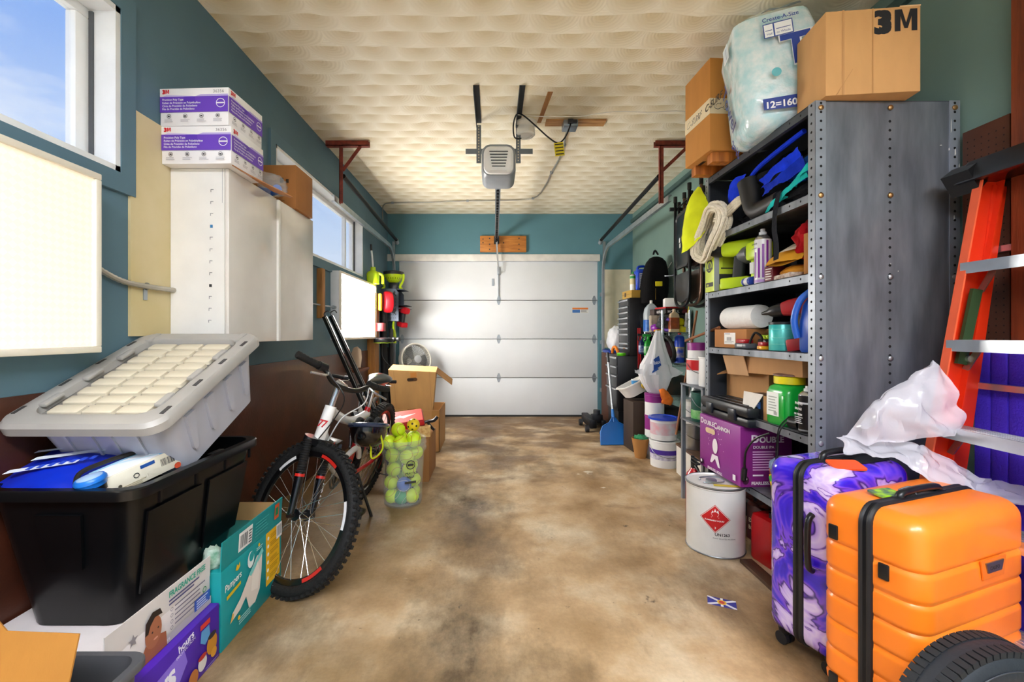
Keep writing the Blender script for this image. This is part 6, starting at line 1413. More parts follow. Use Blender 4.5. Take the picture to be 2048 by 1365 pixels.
t = carton('maroon_case', 'dark maroon carton behind the red jug', .20, .16, .20, (1.52, 2.42, 0), 3, mt('4a1418', .5)); p = Print(t, (-.10, .08, 0), (0, -1, 0), (0, 0, 1)); p.text('EXTRA', .02, .10, .03, 'd8c8a8', bold=.03).text('BOLD', .02, .06, .03, 'd8c8a8', bold=.03).done()
t = carton('red_flat_box', 'flat red box lying across the floor under the bottom shelf', .25, .40, .06, (1.60, 2.15, 0), 0, mt('8a1418', .5))
soft('rag_heap', 'heap of dark printed rags under the bottom shelf', 'rags', (1.46, 2.43, .255), (.10, .14, .045), .3, 21, mt('2a3438', .9, c2='8a4a3a', vs=30))
t = thing('floor_plank', 'dark wooden plank lying on the floor before the shelving', 'plank', (1.27, 2.06, 0)); B().box(1.225, 1.84, 0, 1.285, 2.22, .018, bev=.002).build('plank', wood('5a3a26', '3e2818', (8, .7, 8)), t, True)
# sticker flat on the floor
t = thing('floor_sticker', 'small blue and yellow flag sticker stuck to the concrete', 'sticker', (.965, 1.885, 0), rz=-24)
B().box(-.055, -.032, 0, .055, .032, .0006).build('sticker', mt('2a2f8a', .5, var=.05), t)
p = Print(t, (-.055, -.032, .0006), (1, 0, 0), (0, 1, 0), lift=.0002); p.poly([(0, 0), (.012, 0), (.11, .057), (.11, .064), (.098, .064), (0, .007)], 'dcdce4').poly([(.098, 0), (.11, 0), (.11, .007), (.012, .064), (0, .064), (0, .057)], 'dcdce4').rect(.05, 0, .06, .064, 'e8e8ec').disc(.055, .032, .018, 'd8b02a').disc(.055, .032, .011, 'b8342a').done()
# ---------------------------------------------------------------- clutter between the shelving and the garage door
def tin(name, label, p, r, h, body, lid=None, band=None, bail=True, cat='can', group=None, taper=0.0, lidr=None, rot=None):
    t = thing(name, label, cat, p, group=group, rot=rot)
    b = B(); b.lathe([(r * (1 - taper), 0), (r * (1 - taper) + .001, .004), (r, h * .94), (r + .003, h * .95), (r + .003, h), (r - .006, h), (r - .008, h - .006), (.02, h - .005)], None, 30); b.build('body', body, t)
    if lid: b = B(); b.lathe([((lidr or r + .004), h - .012), ((lidr or r + .004), h + .004), (r - .01, h + .006), (r - .014, h + .001), (.02, h + .001)], None, 30); b.build('lid', lid, t)
    if band:
        for z0, z1, m in band: b = B(); b.lathe([(r * (1 - taper * (1 - z0)) + .0014, h * z0), (r * (1 - taper * (1 - z1)) + .0014, h * z1)], None, 30, False, False); b.build('label_band', m, t)
    if bail: b = B(); b.tube([(-r - .004, 0, h * .8), (-r * .9, -r * .75, h * .55), (0, -r * 1.12, h * .42), (r * .9, -r * .75, h * .55), (r + .004, 0, h * .8)], .0025, 6, 6); b.build('bail', met('8a8d92', .35), t)
    return t
PUR, WHT, SIL = mt('8a1f7e', .4, var=.05), mt('e9e9e9', .4, var=.04), met('b4bac2', .3)
# wire rack
rk = thing('wire_rack', 'chrome wire rack loaded with car care bottles', 'rack', (1.74, 4.48, 0)); CHR = met('c2c6ca', .25)
RX0, RX1, RY0, RY1 = 1.61, 1.87, 4.25, 4.74
for x in (RX0, RX1):
    for y in (RY0, RY1): b = B(); b.cyl((x, y, 0), (x, y, 1.365), .0125, seg=12); b.build('post', CHR, rk, True)
for z in (1.155, .86, .54, .20):
    b = B()
    for x in (RX0, RX1):
        for dz in (0, -.03): b.cyl((x, RY0, z + dz - .004), (x, RY1, z + dz - .004), .003, seg=6)
    for y in (RY0, RY1):
        for dz in (0, -.03): b.cyl((RX0, y, z + dz - .004), (RX1, y, z + dz - .004), .003, seg=6)
        n_ = 10; b.tube([(RX0 + (RX1 - RX0) * i / n_, y, z - .004 - (.03 if i % 2 else 0)) for i in range(n_ + 1)], .002, 5)
    n_ = 16; b.tube([(RX0, RY0 + (RY1 - RY0) * i / n_, z - .004 - (.03 if i % 2 else 0)) for i in range(n_ + 1)], .002, 5)
    for i in range(1, 18): y = RY0 + (RY1 - RY0) * i / 18; b.cyl((RX0, y, z - .0025), (RX1, y, z - .0025), .0018, seg=5)
    b.build('wire_shelf', CHR, rk, True)
ZT = 1.156
def bottle(name, label, p, prof, body, cap, caph=.03, capr=.014, seg=20, sq=None, label_m=None, rot=None, cat='bottle'):
    t = thing(name, label, cat, p, rot=rot); h = prof[-1][1]
    b = B()
    if sq: b.loft([[(x, y, z) for x, y in rr(2 * r, 2 * r * sq, min(r, r * sq) * .4, 4)] for r, z in prof])
    else: b.lathe(prof, None, seg)
    b.build('bottle', body, t)
    b = B(T(0, 0, h)); b.lathe([(capr, -.002), (capr, caph), (capr * .85, caph + .003)], None, 14); b.build('cap', cap, t)
    if label_m:
        z0, z1, r, m = label_m; b = B()
        if sq: b.loft([[(x, y, z) for x, y in rr(2 * r + .002, 2 * r * sq + .002, min(r, r * sq) * .4, 4)] for z in (z0, z1)], None, False, False)
        else: b.lathe([(r + .001, z0), (r + .001, z1)], None, seg, False, False)
        b.build('label', m, t)
    return t
bottle('washer_fluid_jug', 'clear jug with a blue label and dark handle on the wire rack', (1.645, 4.66, ZT), [(.065, 0), (.07, .01), (.07, .19), (.06, .25), (.03, .29), (.018, .30)], mt('b9c4cc', .2, var=.1), plas('e8e8e8'), sq=.75, label_m=(.01, .13, .07, mt('1f4aa8', .4, c2='3f7fd0', vs=20)))
t = carton('black_box', 'black carton with red edges and white lettering on the wire rack', .20, .22, .075, (1.765, 4.47, 1.33), 6, mt('1a1417', .4)); p = Print(t, (-.10, .11, 0), (0, -1, 0), (0, 0, 1)); p.rect(0, .06, .22, .075, 'b8141c').text('MOTUL', .03, .016, .036, 'f0f0f0', bold=.03).rect(.0, 0, .02, .06, 'c81a20').done()
p = Print(t, (-.10, -.11, 0), (1, 0, 0), (0, 0, 1)); p.rect(0, .06, .20, .075, 'b8141c').text('MOTUL', .02, .016, .036, 'f0f0f0', bold=.03).done()
t = carton('parts_bin', 'heaped grey parts box under the black carton on the rack', .20, .30, .17, (1.765, 4.52, ZT), 0, mt('3a3230', .6, c2='7a6a5a', vs=16))
t = carton('white_box', 'white carton on top of the black carton', .15, .16, .085, (1.775, 4.44, 1.406), -14, mt('ecebea', .5, var=.03))
t = carton('dark_tin_box', 'dark flat box with a brown lid at the far end of the rack top', .15, .16, .06, (1.69, 4.62, 1.33), 10, mt('2a2026', .5, c2='4a3a34', vs=12))
t = carton('pad_bin', 'beige box of pads under the dark flat box', .17, .16, .172, (1.69, 4.62, ZT), 0, mt('b8ab98', .7, c2='8a7f72', vs=12))
bottle('polish_bottle', 'beige polish bottle with a black and orange label on the rack', (1.738, 4.298, ZT), [(.042, 0), (.046, .006), (.046, .15), (.04, .175), (.016, .19), (.014, .20)], mt('e2c8a4', .4), plas('d8c4a4'), .02, sq=.55, label_m=(.03, .14, .0462, mt('1d1a1c', .4, c2='b8541c', vs=9)))
t = thing('tape_roll', 'roll of purple masking tape leaning on the polish bottle', 'tape', (1.64, 4.44, ZT)); B().torus(.055, .017, T(1.685, 4.33, 1.228) @ R('Z', 50) @ R('Y', 80), 28, 8).build('tape', plas('6a4fb0'), t, True)
t = thing('ribbed_hose', 'black ribbed hose standing on the wire rack', 'hose', (1.63, 4.52, ZT)); b = B(); b.tube([V((1.622, 4.37, 1.20)) + (V((1.66, 4.33, 1.33)) - V((1.622, 4.37, 1.20))) * i / 24 for i in range(25)], lambda q: .040 if int(q * 24) % 2 else .033, 14); b.build('hose', mt('26282c', .5, c2='6a6e74', vs=30), t, True)
t = thing('purple_glove', 'purple rubber glove on the wire rack', 'glove', (1.63, 4.60, ZT)); B().lump((1.635, 4.50, 1.20), (.045, .06, .036), .35, 3, 5, 22, 12).build('glove', plas('9a2fb8'), t, True)
t = thing('yellow_sponge', 'yellow and orange sponge at the rack edge', 'sponge', (1.63, 4.70, ZT)); B().lump((1.63, 4.42, 1.170), (.03, .09, .014), .3, 4, 7, 22, 10).build('sponge', mt('e0b41c', .8, c2='d8741c', vs=20), t, True)
t = thing('yellow_pack', 'yellow and black packet leaning at the near end of the rack', 'packet', (1.68, 4.29, ZT)); b = B(T(1.80, 4.285, ZT) @ R('Y', 12)); b.box(-.02, -.03, 0, .045, .03, .055, bev=.004); b.build('packet', mt('e0d01c', .4, c2='2a2a18', vs=10), t, True)
t = thing('yellow_cloth', 'yellow folded cloth behind the polish bottle', 'cloth', (1.70, 4.40, 1.25)); B().lump((1.80, 4.33, 1.25), (.05, .05, .045), .3, 3, 9, 22, 12).build('cloth', cloth('e2d21a'), t, True)
spray_can('maroon spray can lying behind the yellow cloth', (1.83, 4.40, 1.35), .12, .026, '6a1a22', 'e8e8e8', rot=(math.radians(80), 0, math.radians(70)))
t = thing('caulk_tube', 'white and black sealant tube standing at the rack end', 'tube', (1.80, 4.27, ZT)); b = B(); b.cyl((1.845, 4.275, ZT), (1.862, 4.27, 1.34), .024, seg=16); b.build('tube', mt('e4e4e2', .4, c2='2a2c30', vs=14), t, True); B().cyl((1.862, 4.27, 1.34), (1.868, 4.268, 1.40), .009, .003, 10).build('nozzle', plas('d8c81c'), t, True)
# lower rack shelves
t = thing('black_tyre_hose', 'black rubber hoop standing on the second rack shelf', 'hose', (1.72, 4.42, .862)); B().torus(.115, .020, T(1.70, 4.33, .998) @ R('Y', 75), 32, 8).build('hoop', mt('0e0f11', .5), t, True)
bottle('blue_lube_can', 'blue and yellow lubricant can on the second rack shelf', (1.80, 4.32, .862), [(.045, 0), (.045, .24), (.03, .265), (.02, .27)], mt('1a3fb0', .3, var=.05), plas('c81a1c'), .03, .016, label_m=(.05, .15, .045, mt('e0c81c', .4, c2='1a3fb0', vs=12)))
t = tin('wax_tin', 'red and white wax tin on the second rack shelf', (1.655, 4.60, .862), .045, .07, WHT, mt('b0141c', .35), [(.3, .9, mt('b8323a', .4))], False)
t = carton('dark_carton', 'dark printed carton at the back of the second rack shelf', .18, .30, .20, (1.78, 4.55, .862), 0, mt('2a2228', .6, c2='5a2a30', vs=14))
t = carton('shop_box', 'dark green box on the third rack shelf', .20, .34, .19, (1.76, 4.50, .542), 0, mt('23302c', .6, c2='4a3a2a', vs=10))
t = carton('low_box', 'dark box on the lowest rack shelf', .20, .34, .20, (1.76, 4.48, .202), 0, mt('2a221c', .7))
def trigger(label, p, c_b, c_h, lab):
    t = bottle('spray_bottle', label, p, [(.034, 0), (.036, .006), (.036, .10), (.030, .135), (.013, .16), (.012, .17)], c_b, c_h, .02, .015, sq=.75, label_m=(.02, .09, .036, lab))
    b = B(T(0, 0, .19)); b.box(-.055, -.012, 0, .028, .012, .026, bev=.006); b.tube([(-.035, 0, .0), (-.045, 0, -.03), (-.040, 0, -.05)], .006, 8, 3); b.build('trigger_head', c_h, t)
trigger('green trigger spray bottle hanging on the front of the wire rack', (1.575, 4.55, .92), plas('1f9a34', .25), plas('1f9a34', .3), mt('cfe8d0', .4, c2='1f9a34', vs=20))
trigger('white and navy trigger spray bottle hanging beside the green one', (1.575, 4.72, .925), plas('1a2a5a', .3), plas('16181c', .3), mt('dfe6f0', .4, c2='2a4a9a', vs=18))
t = thing('red_cord_coil', 'hank of dark red extension cord hanging at the rack end', 'cord', (1.56, 4.80, .9))
for i in range(9):
    r_ = random.Random(i); yy = 4.80 + .06 * r_.random(); xx = 1.545 + .03 * r_.random(); b = B()
    b.tube([(xx, yy - .03, 1.20), (xx - .01, yy - .055 - .02 * r_.random(), 1.0), (xx, yy - .04, .80 + .06 * r_.random()), (xx + .005, yy + .0, .76 + .08 * r_.random()), (xx, yy + .035, .9), (xx, yy + .02, 1.19)], .006, 6, 5, closed=False); b.build('cord_loop', plas('a0141e'), t, True)
# carrier bag
t = thing('carrier_bag', 'white plastic carrier bag with blue print hanging from the rack post', 'bag', (1.52, 4.15, .6))
bagm = mt('f1f1f6', .3, var=.06, alpha=.8, bump=.4, bs=14, kind='film')
b = B(); secs = []
for z, w, d, ox in ((1.17, .05, .03, .0), (1.08, .10, .05, -.005), (.97, .17, .08, -.01), (.86, .26, .11, -.02), (.76, .30, .13, -.02), (.68, .25, .12, -.02), (.60, .16, .09, -.01), (.57, .06, .04, 0)):
    q = []
    for i in range(40):
        a = 2 * PI * i / 40; k = 1 + .16 * noise.noise(V((math.cos(a) * 2.2, math.sin(a) * 2.2, z * 7))) + .10 * math.sin(a * 7 + z * 9)
        q.append((1.52 + ox + w / 2 * math.cos(a) * k, 4.12 + d / 2 * math.sin(a) * k, z + .012 * noise.noise(V((a, z * 5, 2)))))
    secs.append(q)
b.loft(secs); b.build('bag_body', bagm, t, True, ang=16)
b = B(); b.sheet([[V((1.40, 4.10, .83)), V((1.33, 4.09, .81)), V((1.285, 4.08, .80))], [V((1.41, 4.10, .76)), V((1.34, 4.09, .77)), V((1.29, 4.08, .775))]], 10, 6, .012, 18, 1); b.sheet([[V((1.63, 4.10, .84)), V((1.70, 4.09, .80)), V((1.735, 4.08, .785))], [V((1.62, 4.10, .72)), V((1.68, 4.09, .75)), V((1.73, 4.08, .77))]], 10, 6, .012, 18, 2); b.build('bag_handle', bagm, t, True)
pr = Print(t, (1.43, 4.045, .80), (1, 0, .25), (0, 0, 1), lift=.004, world=True); pr.poly([(.02, .0), (.10, .03), (.10, .12), (.045, .10)], '1f4aa0').text('lex', .04, .05, .05, 'dfe4f4', bold=.02).poly([(.0, -.02), (.07, .0), (.06, .02), (.01, .0)], '2f5ab0').done()
# paint tins and buckets in front of the rack
tin('paint_tin', 'purple lidded paint tin, top of the stack beside the carrier bag', (1.478, 4.10, .394), .084, .195, WHT, PUR, [(.62, .93, PUR)], False, group='stacked paint tins')
tin('paint_tin', 'purple and white paint tin, middle of the stack beside the carrier bag', (1.478, 4.10, .197), .084, .195, WHT, PUR, [(.35, .93, PUR)], False, group='stacked paint tins')
tin('paint_tin', 'grey paint tin, bottom of the stack beside the carrier bag', (1.478, 4.10, 0), .084, .195, met('9aa0a6', .4), None, [(.2, .8, mt('8a8c94', .5))], False, group='stacked paint tins')
t = tin('white_bucket', 'white bucket with a purple label standing on the floor', (1.478, 3.86, 0), .124, .225, WHT, None, [(.50, .68, mt('4a2a9a', .4)), (.30, .49, mt('d9d6e6', .5, c2='a8a4c0', vs=40))], True, 'bucket', taper=.08)
tin('blue_lid_bucket', 'white bucket with a bright blue lid stacked on the white bucket', (1.470, 3.86, .232), .112, .185, mt('e4e4e6', .4), plas('1f44c8', .3), [(.25, .8, mt('c4c8d0', .5, c2='d89aa8', vs=12))], False, 'bucket', taper=.06, lidr=.128)
t = thing('white_crate', 'low white box with a brown top beside the shelving', 'box', (1.62, 3.2, 0)); B().prism([(1.46, 3.02), (1.86, 2.80), (1.86, 3.66), (1.50, 3.66)], .225).build('box', mt('dcd8d0', .5, var=.06), t, True); B().prism([(1.455, 3.015), (1.86, 2.795), (1.86, 3.665), (1.495, 3.665)], .016, None, .226).build('top', wood('6a4a34', '4e3424', (5, 1, 5)), t, True)
tin('silver_can', 'bare silver paint can standing on the low white box', (1.575, 3.50, .243), .084, .195, SIL, None, None, True)
tin('white_can', 'white paint can with a wire handle on the silver can', (1.572, 3.50, .440), .084, .185, WHT, mt('c8ccd0', .3, .6), [(.1, .75, mt('e0e0e2', .5))], True)
spray_can('grey spray can with a yellow band leaning on the white paint can', (1.56, 3.49, .632), .215, .033, '8f959a', 'd8d01c', cap='1a1a1c', rot=(0, math.radians(18), 0), bands=((.5, .6, 'd8d43a'),))
t = carton('tall_bottle_box', 'beige jerry bottle behind the grey spray can', .10, .10, .22, (1.70, 3.64, .243), 0, plas('d0ccc0', .4))
st2 = thing('steel_stand', 'low grey steel stand crowded with paint cans beside the shelving', 'stand', (1.66, 3.0, 0))
for x in (1.315, 1.67):
    for y in (2.79, 2.79 + .30): B().box(x - .012, y - .012, .243 if y > 2.9 and x > 1.5 else 0, x + .012, y + .012, .80).build('leg', POST, st2, True)
for z in (.56, .80): B().box(1.30, 2.775, z - .012, 1.69, 3.105, z).build('plate', STEEL, st2, True)
tin('red_label_can', 'white can with a red label on the steel stand', (1.385, 3.02, .802), .072, .17, WHT, None, [(.55, .95, mt('c81a20', .4))], True)
tin('tall_white_can', 'tall plain white can on the steel stand', (1.40, 2.86, .802), .076, .19, WHT, None, None, False)
tin('small_purple_can', 'small white can with a purple lid on top of the red label can', (1.388, 3.02, .974), .068, .10, WHT, PUR, [(.55, .93, PUR)], False)
tin('green_bucket', 'dark green pail on the lower plate of the steel stand', (1.40, 2.95, .562), .085, .19, mt('0f4f44', .4), None, [(.1, .4, mt('c8d8b8', .5, c2='2fa03a', vs=10))], True, 'bucket')
tin('blue_label_can', 'white can with a blue lid under the steel stand', (1.37, 2.92, .0), .07, .12, WHT, mt('2a3f9a', .4), [(.45, .9, mt('2a3f9a', .4))], False)
for lab, a, c in (('brown broom handle leaning between the rack and the shelving', at(1394, 622, 3.42), at(1352, 870, 3.30)), ('wooden stick poking out from the shelving towards the rack', at(1371, 682, 3.05), V((1.345, 2.655, 1.178)))):
    t = thing('wooden_stick', lab, 'stick', c, group='wooden sticks'); b = B(); b.cyl(a, c, .0085, seg=10); b.build('stick', wood('9a6238', '7a4624'), t, True)
# white basin and small things at the foot of the rack
t = thing('white_basin', 'white plastic basin tipped against the wire rack', 'basin', (1.42, 4.42, .55), rot=(math.radians(-8), math.radians(-24), math.radians(14)))
tub(B(), .30, .24, .12, .22, .17, .05, .012, .004, .012).build('basin', plas('e8e6e2', .4), t)
t = carton('brown_stand_box', 'brown carton under the white basin', .22, .26, .48, (1.44, 4.42, 0), 4, mt('3a2a1e', .7))
t = thing('white_cup', 'white mug with a blue band in the basin', 'cup', (1.40, 4.40, .60)); b = B(T(1.40, 4.40, .60)); b.lathe([(.035, 0), (.042, .09), (.038, .09), (.031, .006)], None, 20); b.build('cup', WHT, t, True); b = B(T(1.40, 4.40, .60)); b.lathe([(.0395, .045), (.0425, .08)], None, 20, False, False); b.build('band', plas('3a86c0'), t, True)
t = thing('orange_rag', 'orange rag draped over the top paint tin', 'rag', (1.545, 4.03, .55)); b = B(); b.sheet([[V((1.49, 4.03, .625)), V((1.53, 4.02, .635)), V((1.58, 4.03, .61))], [V((1.49, 3.99, .585)), V((1.545, 3.975, .58)), V((1.60, 4.0, .56))], [V((1.51, 3.985, .52)), V((1.55, 3.97, .50)), V((1.595, 3.99, .505))]], 18, 18, .016, 14, 3); b.build('cloth', mt('e8741c', .8, var=.15), t, True)
t = thing('headphones', 'black and yellow ear defenders in the basin', 'ear defenders', (1.49, 4.30, .62)); b = B(); b.torus(.055, .011, T(1.50, 4.28, .655) @ R('X', 90), 24, 8); b.build('band', plas('14161a'), t, True); b = B(); b.cyl((1.445, 4.26, .64), (1.445, 4.29, .64), .028, seg=16); b.build('cup', plas('d8b41c'), t, True)
t = thing('brown_pot', 'brown pot with green strips on the floor by the bucket', 'pot', (1.35, 4.02, 0)); b = B(T(1.35, 4.10, 0)); b.lathe([(.05, 0), (.08, .18), (.075, .18), (.045, .01)], None, 22); b.build('pot', card('a8743a'), t, True); B().lump((1.35, 4.10, .18), (.06, .06, .03), .4, 4, 3, 18, 10).build('filling', plas('2a8a5a'), t, True)

# tool chests
GL = mt('23262c', .3, .5, coat=.3); HND = met('d4d8dc', .22)
def chest(name, label, x0, x1, y0, y1, z0, z1, heights):
    t = thing(name, label, 'tool chest', ((x0 + x1) / 2, (y0 + y1) / 2, z0), group='black tool chests')
    B().box(x0 + .008, y0, z0, x1, y1, z1, bev=.004).build('carcass', mt('121317', .35, .3), t, True)
    z = z1 - .012
    for h in heights:
        B().box(x0, y0 + .018, z - h + .006, x0 + .012, y1 - .018, z, bev=.002).build('drawer', GL, t, True)
        B().box(x0 - .014, y0 + .022, z - .022, x0, y1 - .022, z - .003, bev=.003).build('drawer_pull', HND, t, True)
        z -= h
    return t
t = chest('top_tool_chest', 'tall narrow black drawer chest standing on the tool cabinet', 1.455, 1.855, 4.80, 5.215, .902, 1.53, [.075, .06, .06, .06, .06, .06, .10, .05, .05])
t = chest('tool_cabinet', 'black wheeled tool cabinet with silver drawer pulls', 1.325, 1.855, 4.79, 5.25, .30, .90, [.10, .10, .14, .22])
B().box(1.345, 4.81, .10, 1.85, 5.23, .30).build('plinth', mt('0c0d10', .5), t, True)
for x, y in ((1.38, 4.85), (1.38, 5.19), (1.80, 4.85), (1.80, 5.19)): B().cyl((x - .02, y, .051), (x + .02, y, .051), .05, seg=18).build('caster', mt('15161a', .5), t, True)
t = carton('yellow_case', 'yellow tool case lying on the top tool chest', .25, .26, .085, (1.60, 4.96, 1.531), 6, plas('b8923a', .4)); b = B(); b.box(-.13, .02, .02, -.122, .06, .065, bev=.003); b.build('latch', plas('3a2a18'), t); b = B(); b.box(-.1255, -.13, .040, .1255, .13, .044); b.build('seam', plas('7a5a1c'), t)
t = thing('blue_jerrycan', 'bright blue jug with a white label on the yellow case', 'jug', (1.66, 4.99, 1.617)); b = B(T(1.65, 4.98, 1.617)); b.loft([[(x, y, z) for x, y in rr(w, w * 1.1, .03, 4)] for z, w in ((0, .15), (.01, .16), (.20, .16), (.235, .12), (.245, .06))]); b.build('body', plas('1546d0', .3, coat=.3), t, True); b = B(); b.tube([(1.60, 4.96, 1.85), (1.61, 4.96, 1.885), (1.68, 4.97, 1.89), (1.71, 4.98, 1.85)], .014, 10, 5); b.build('handle', plas('1546d0', .3), t, True); pr = Print(t, (1.57, 4.891, 1.617), (1, 0, 0), (0, 0, 1), lift=.002, world=True); pr.rect(.03, .03, .09, .19, 'dfe6f0').lines(.035, .17, .085, 8, .018, .008, '5a7ac0').done()
spray_can('white spray can with a green cap on the yellow case', (1.515, 4.86, 1.617), .20, .030, 'e2e2de', '2fa03a', cap='1f9a34', bands=((.3, .6, 'd8c89a'), (.62, .76, '2f9a4a')))
t = thing('black_backpack', 'black backpack with a yellow patch hanging on the wall above the tool chest', 'bag', (1.74, 4.80, 1.47))
b = B(); b.loft([[(1.735 + ox + x * (1 + .08 * noise.noise(V((x * 20, y * 20, z * 9)))), 4.80 + y * (1 + .08 * noise.noise(V((x * 20, y * 20, z * 9 + 4)))), z) for x, y in rr(w, d, .06, 6)] for z, w, d, ox in ((1.455, .20, .16, -.02), (1.47, .25, .20, -.02), (1.58, .27, .22, -.01), (1.72, .26, .22, 0), (1.83, .23, .20, .005), (1.91, .19, .17, .01), (1.955, .13, .12, .01), (1.97, .06, .05, .01))]); b.build('body', cloth('0b0b0e'), t, True)
o = t; B().box(1.695, 4.660, 1.64, 1.765, 4.680, 1.69, bev=.004).build('patch', plas('e0d01c'), o, True); b = B(); b.tube([(1.69, 4.72, 1.98), (1.70, 4.70, 2.02), (1.74, 4.72, 1.98)], .010, 8, 4); b.build('hang_loop', cloth('15161a'), o, True); B().box(1.70, 4.685, 1.50, 1.705, 4.69, 1.62).build('zip', met('a8843a', .4), o, True)
t = thing('wall_hook_bracket', 'silver U shaped hook fixed to the right wall', 'hook', (1.89, 4.85, 1.80)); b = B(); b.tube([(1.895, 4.74, 1.90), (1.80, 4.74, 1.76), (1.80, 4.70, 1.75), (1.885, 4.62, 1.76), (1.885, 4.62, 1.90)], .007, 8, 3); b.build('rod', CHR, t, True); B().box(1.890, 4.60, 1.74, 1.8995, 4.66, 1.92).build('plate', CHR, t, True)
t = thing('tape_disc', 'green and white tape disc on the tool cabinet top', 'tape', (1.385, 4.86, .901)); b = B(T(1.39, 4.86, .901)); b.lathe([(.045, 0), (.05, .02), (.045, .03), (.02, .03)], None, 22); b.build('disc', plas('5fc81c'), t, True); B(T(1.39, 4.86, .9315)).lathe([(.034, 0), (.034, .002)], None, 22).build('face', plas('e8e8e4'), t, True)
t = thing('orange_grip', 'orange plastic hand grip on the tool cabinet top', 'grip', (1.38, 5.05, .901)); b = B(); b.tube([(1.37, 5.15, .92), (1.37, 5.11, .98), (1.38, 5.04, .985), (1.39, 4.98, .925)], .017, 8, 5); b.build('grip', plas('e8801c'), t, True)
t = thing('corner_stand', 'brown wooden stand in the far right corner', 'stand', (1.58, 5.62, 0)); B().box(1.41, 5.42, 0, 1.80, 5.84, .90, bev=.004).build('body', wood('5a2f1c', '44220f'), t, True)
t = thing('blue_tray', 'blue tray on the wooden stand', 'tray', (1.55, 5.60, .901)); tub(B(T(1.58, 5.62, .901)), .36, .34, .035, .33, .31, .02, .008, .004, .01).build('tray', plas('1a3fa8'), t, True)
t = thing('white_sack', 'bulging white plastic sack on the blue tray', 'sack', (1.55, 5.60, .91)); B().lump((1.56, 5.60, 1.07), (.13, .13, .165), .16, 3, 12, 30, 20, sq=.8).build('sack', mt('e4e6ee', .4, var=.08, bump=.4, bs=14), t, True)

# dustpan, floor jack
t = thing('dustpan', 'blue upright dustpan with a long grey handle leaning on the tool cabinet', 'dustpan', (1.25, 4.60, 0))
M = frame((1.245, 4.57, .0), (1, .05, 0), (.16, .30, 1))
b = B(M); pan = [(-.155, 0), (.155, .0), (.150, .13), (.12, .19), (.05, .225), (.02, .27), (-.02, .27), (-.05, .225), (-.12, .19), (-.150, .13)]
b.prism(pan, .008); b.prism([(-.155, .0), (.155, 0), (.153, .05), (-.153, .05)], .03, None, 0); b.loft([[(x * s_, .12 + (y - .12) * s_, z) for x, y in pan] for s_, z in ((1.0, .006), (1.03, .03), (1.0, .034), (.96, .012))], None, False, False); b.build('pan', plas('1f74c8', .3, coat=.2), t, True)
b = B(); b.cyl(M @ V((0, .26, .01)), M @ V((.0, .88, .012)), .0125, seg=12); b.build('handle', met('b9bcc0', .35), t, True); B().cyl(M @ V((0, .23, .01)), M @ V((0, .36, .01)), .019, .015, 12).build('socket', plas('1f74c8', .3), t, True)
B().cyl(M @ V((0, .86, .012)), M @ V((0, .97, .014)), .016, seg=12).build('hand_grip', plas('2a2c30'), t, True)
t = thing('floor_jack', 'low black floor jack by the door track', 'jack', (1.22, 5.35, 0))
b = B(); b.box(1.10, 5.10, .05, 1.18, 5.60, .15, bev=.01); b.box(1.24, 5.12, .05, 1.29, 5.60, .14, bev=.008); b.box(1.14, 5.14, .10, 1.26, 5.25, .20, bev=.01); b.build('frame', mt('15161b', .45, .4), t, True)
for x, y in ((1.08, 5.16), (1.30, 5.16), (1.08, 5.54), (1.30, 5.54)): B().cyl((x - .02, y, .041), (x + .02, y, .041), .04, seg=16).build('caster', mt('26282d', .5), t, True)
b = B(); b.cyl((1.20, 5.20, .20), (1.20, 5.20, .25), .04, seg=16); b.build('saddle', mt('3a3c42', .5, .5), t, True)
t = thing('black_clog', 'dark boot lying beside the dustpan', 'shoe', (1.22, 4.85, 0)); B().lump((1.22, 4.83, .055), (.07, .12, .055), .15, 2, 4, 22, 14).build('upper', mt('15151a', .5), t, True)

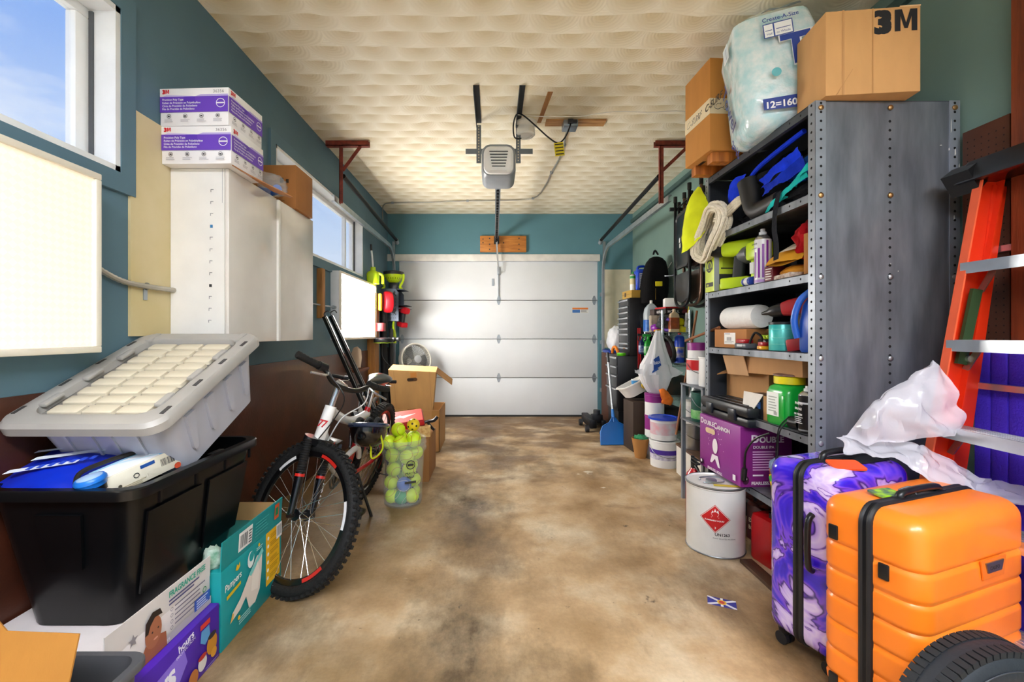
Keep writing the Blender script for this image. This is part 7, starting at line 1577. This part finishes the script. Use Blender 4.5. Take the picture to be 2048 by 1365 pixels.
# folding chairs hung upside down on the right wall
def folding_chair(label, x, y, z, rz, c_panel, c_tube, dz=0):
    t = thing('folding_chair', label, 'chair', (x, y, z), rz, 'folding chairs hung on the wall')
    TB = mt(c_tube, .35, .5); PN = mt(c_panel, .3, coat=.2)
    b = B(); b.tube([(0, -.20, 1.02 + dz), (0, -.205, .5), (0, -.205, .16), (0, -.16, .035), (0, 0, 0), (0, .16, .035), (0, .205, .16), (0, .205, .5), (0, .20, 1.02 + dz)], .0135, 10, 5); b.build('back_frame', TB, t)
    b = B(); b.tube([(.025, -.17, .96 + dz), (.025, -.175, .45), (.025, .175, .45), (.025, .17, .96 + dz)], .0125, 10, 1); b.build('leg_frame', TB, t)
    for z_ in (.86, .93): b = B(); b.cyl((.012, -.19, z_ + dz), (.012, .19, z_ + dz), .008, seg=8); b.build('cross_bar', TB, t)
    b = B(); b.loft([[(xo, y_, z_ + .60) for y_, z_ in rr(w, h, .05, 5)] for xo, w, h in ((.018, .35, .50), (.004, .36, .51), (-.006, .355, .50), (-.008, .33, .475), (.0, .315, .46))]); b.build('seat', PN, t)
    b = B(); pts = [(-.17, .30), (-.185, .17), (-.15, .065), (0, .03), (.15, .065), (.185, .17), (.17, .30)]; b.prism(pts, .012, frame((-.004, 0, 0), (0, 1, 0), (0, 0, 1))); b.build('backrest', PN, t)
    for y_ in (-.2, .2):
        B().cyl((0, y_, .99 + dz), (0, y_, 1.045 + dz), .0175, seg=12).build('foot_cap', mt('0c0c0e', .6), t)
    for y_ in (-.17, .17): B().cyl((.025, y_, .93 + dz), (.025, y_, .985 + dz), .0165, seg=12).build('foot_cap', mt('c0242a' if dz < 0 else '0c0c0e', .5), t)
    return t
t = folding_chair('black folding chair hung upside down, front of the row on the wall', 1.690, 4.00, 1.385, -6, '111216', '141519')
p = Print(t, (-.010, .02, .55), (0, -1, 0), (0, 0, 1)); p.poly([(-.035, .03), (.0, .035), (.005, .075), (-.03, .07)], 'e4e4e2').poly([(-.02, -.02), (.012, -.015), (.012, .025), (-.02, .02)], 'e4e4e2').done('paper_label')
folding_chair('brown folding chair hung behind the black one', 1.765, 3.96, 1.395, -4, '5a4438', '6e5444', .02)
folding_chair('dark folding chair closest to the wall', 1.835, 3.98, 1.385, -2, '17181c', '222328', -.03)
struct('trim_10', B().box(1.66, 4.19, 2.30, XR, 4.215, 2.33), met('5a5e64', .5))
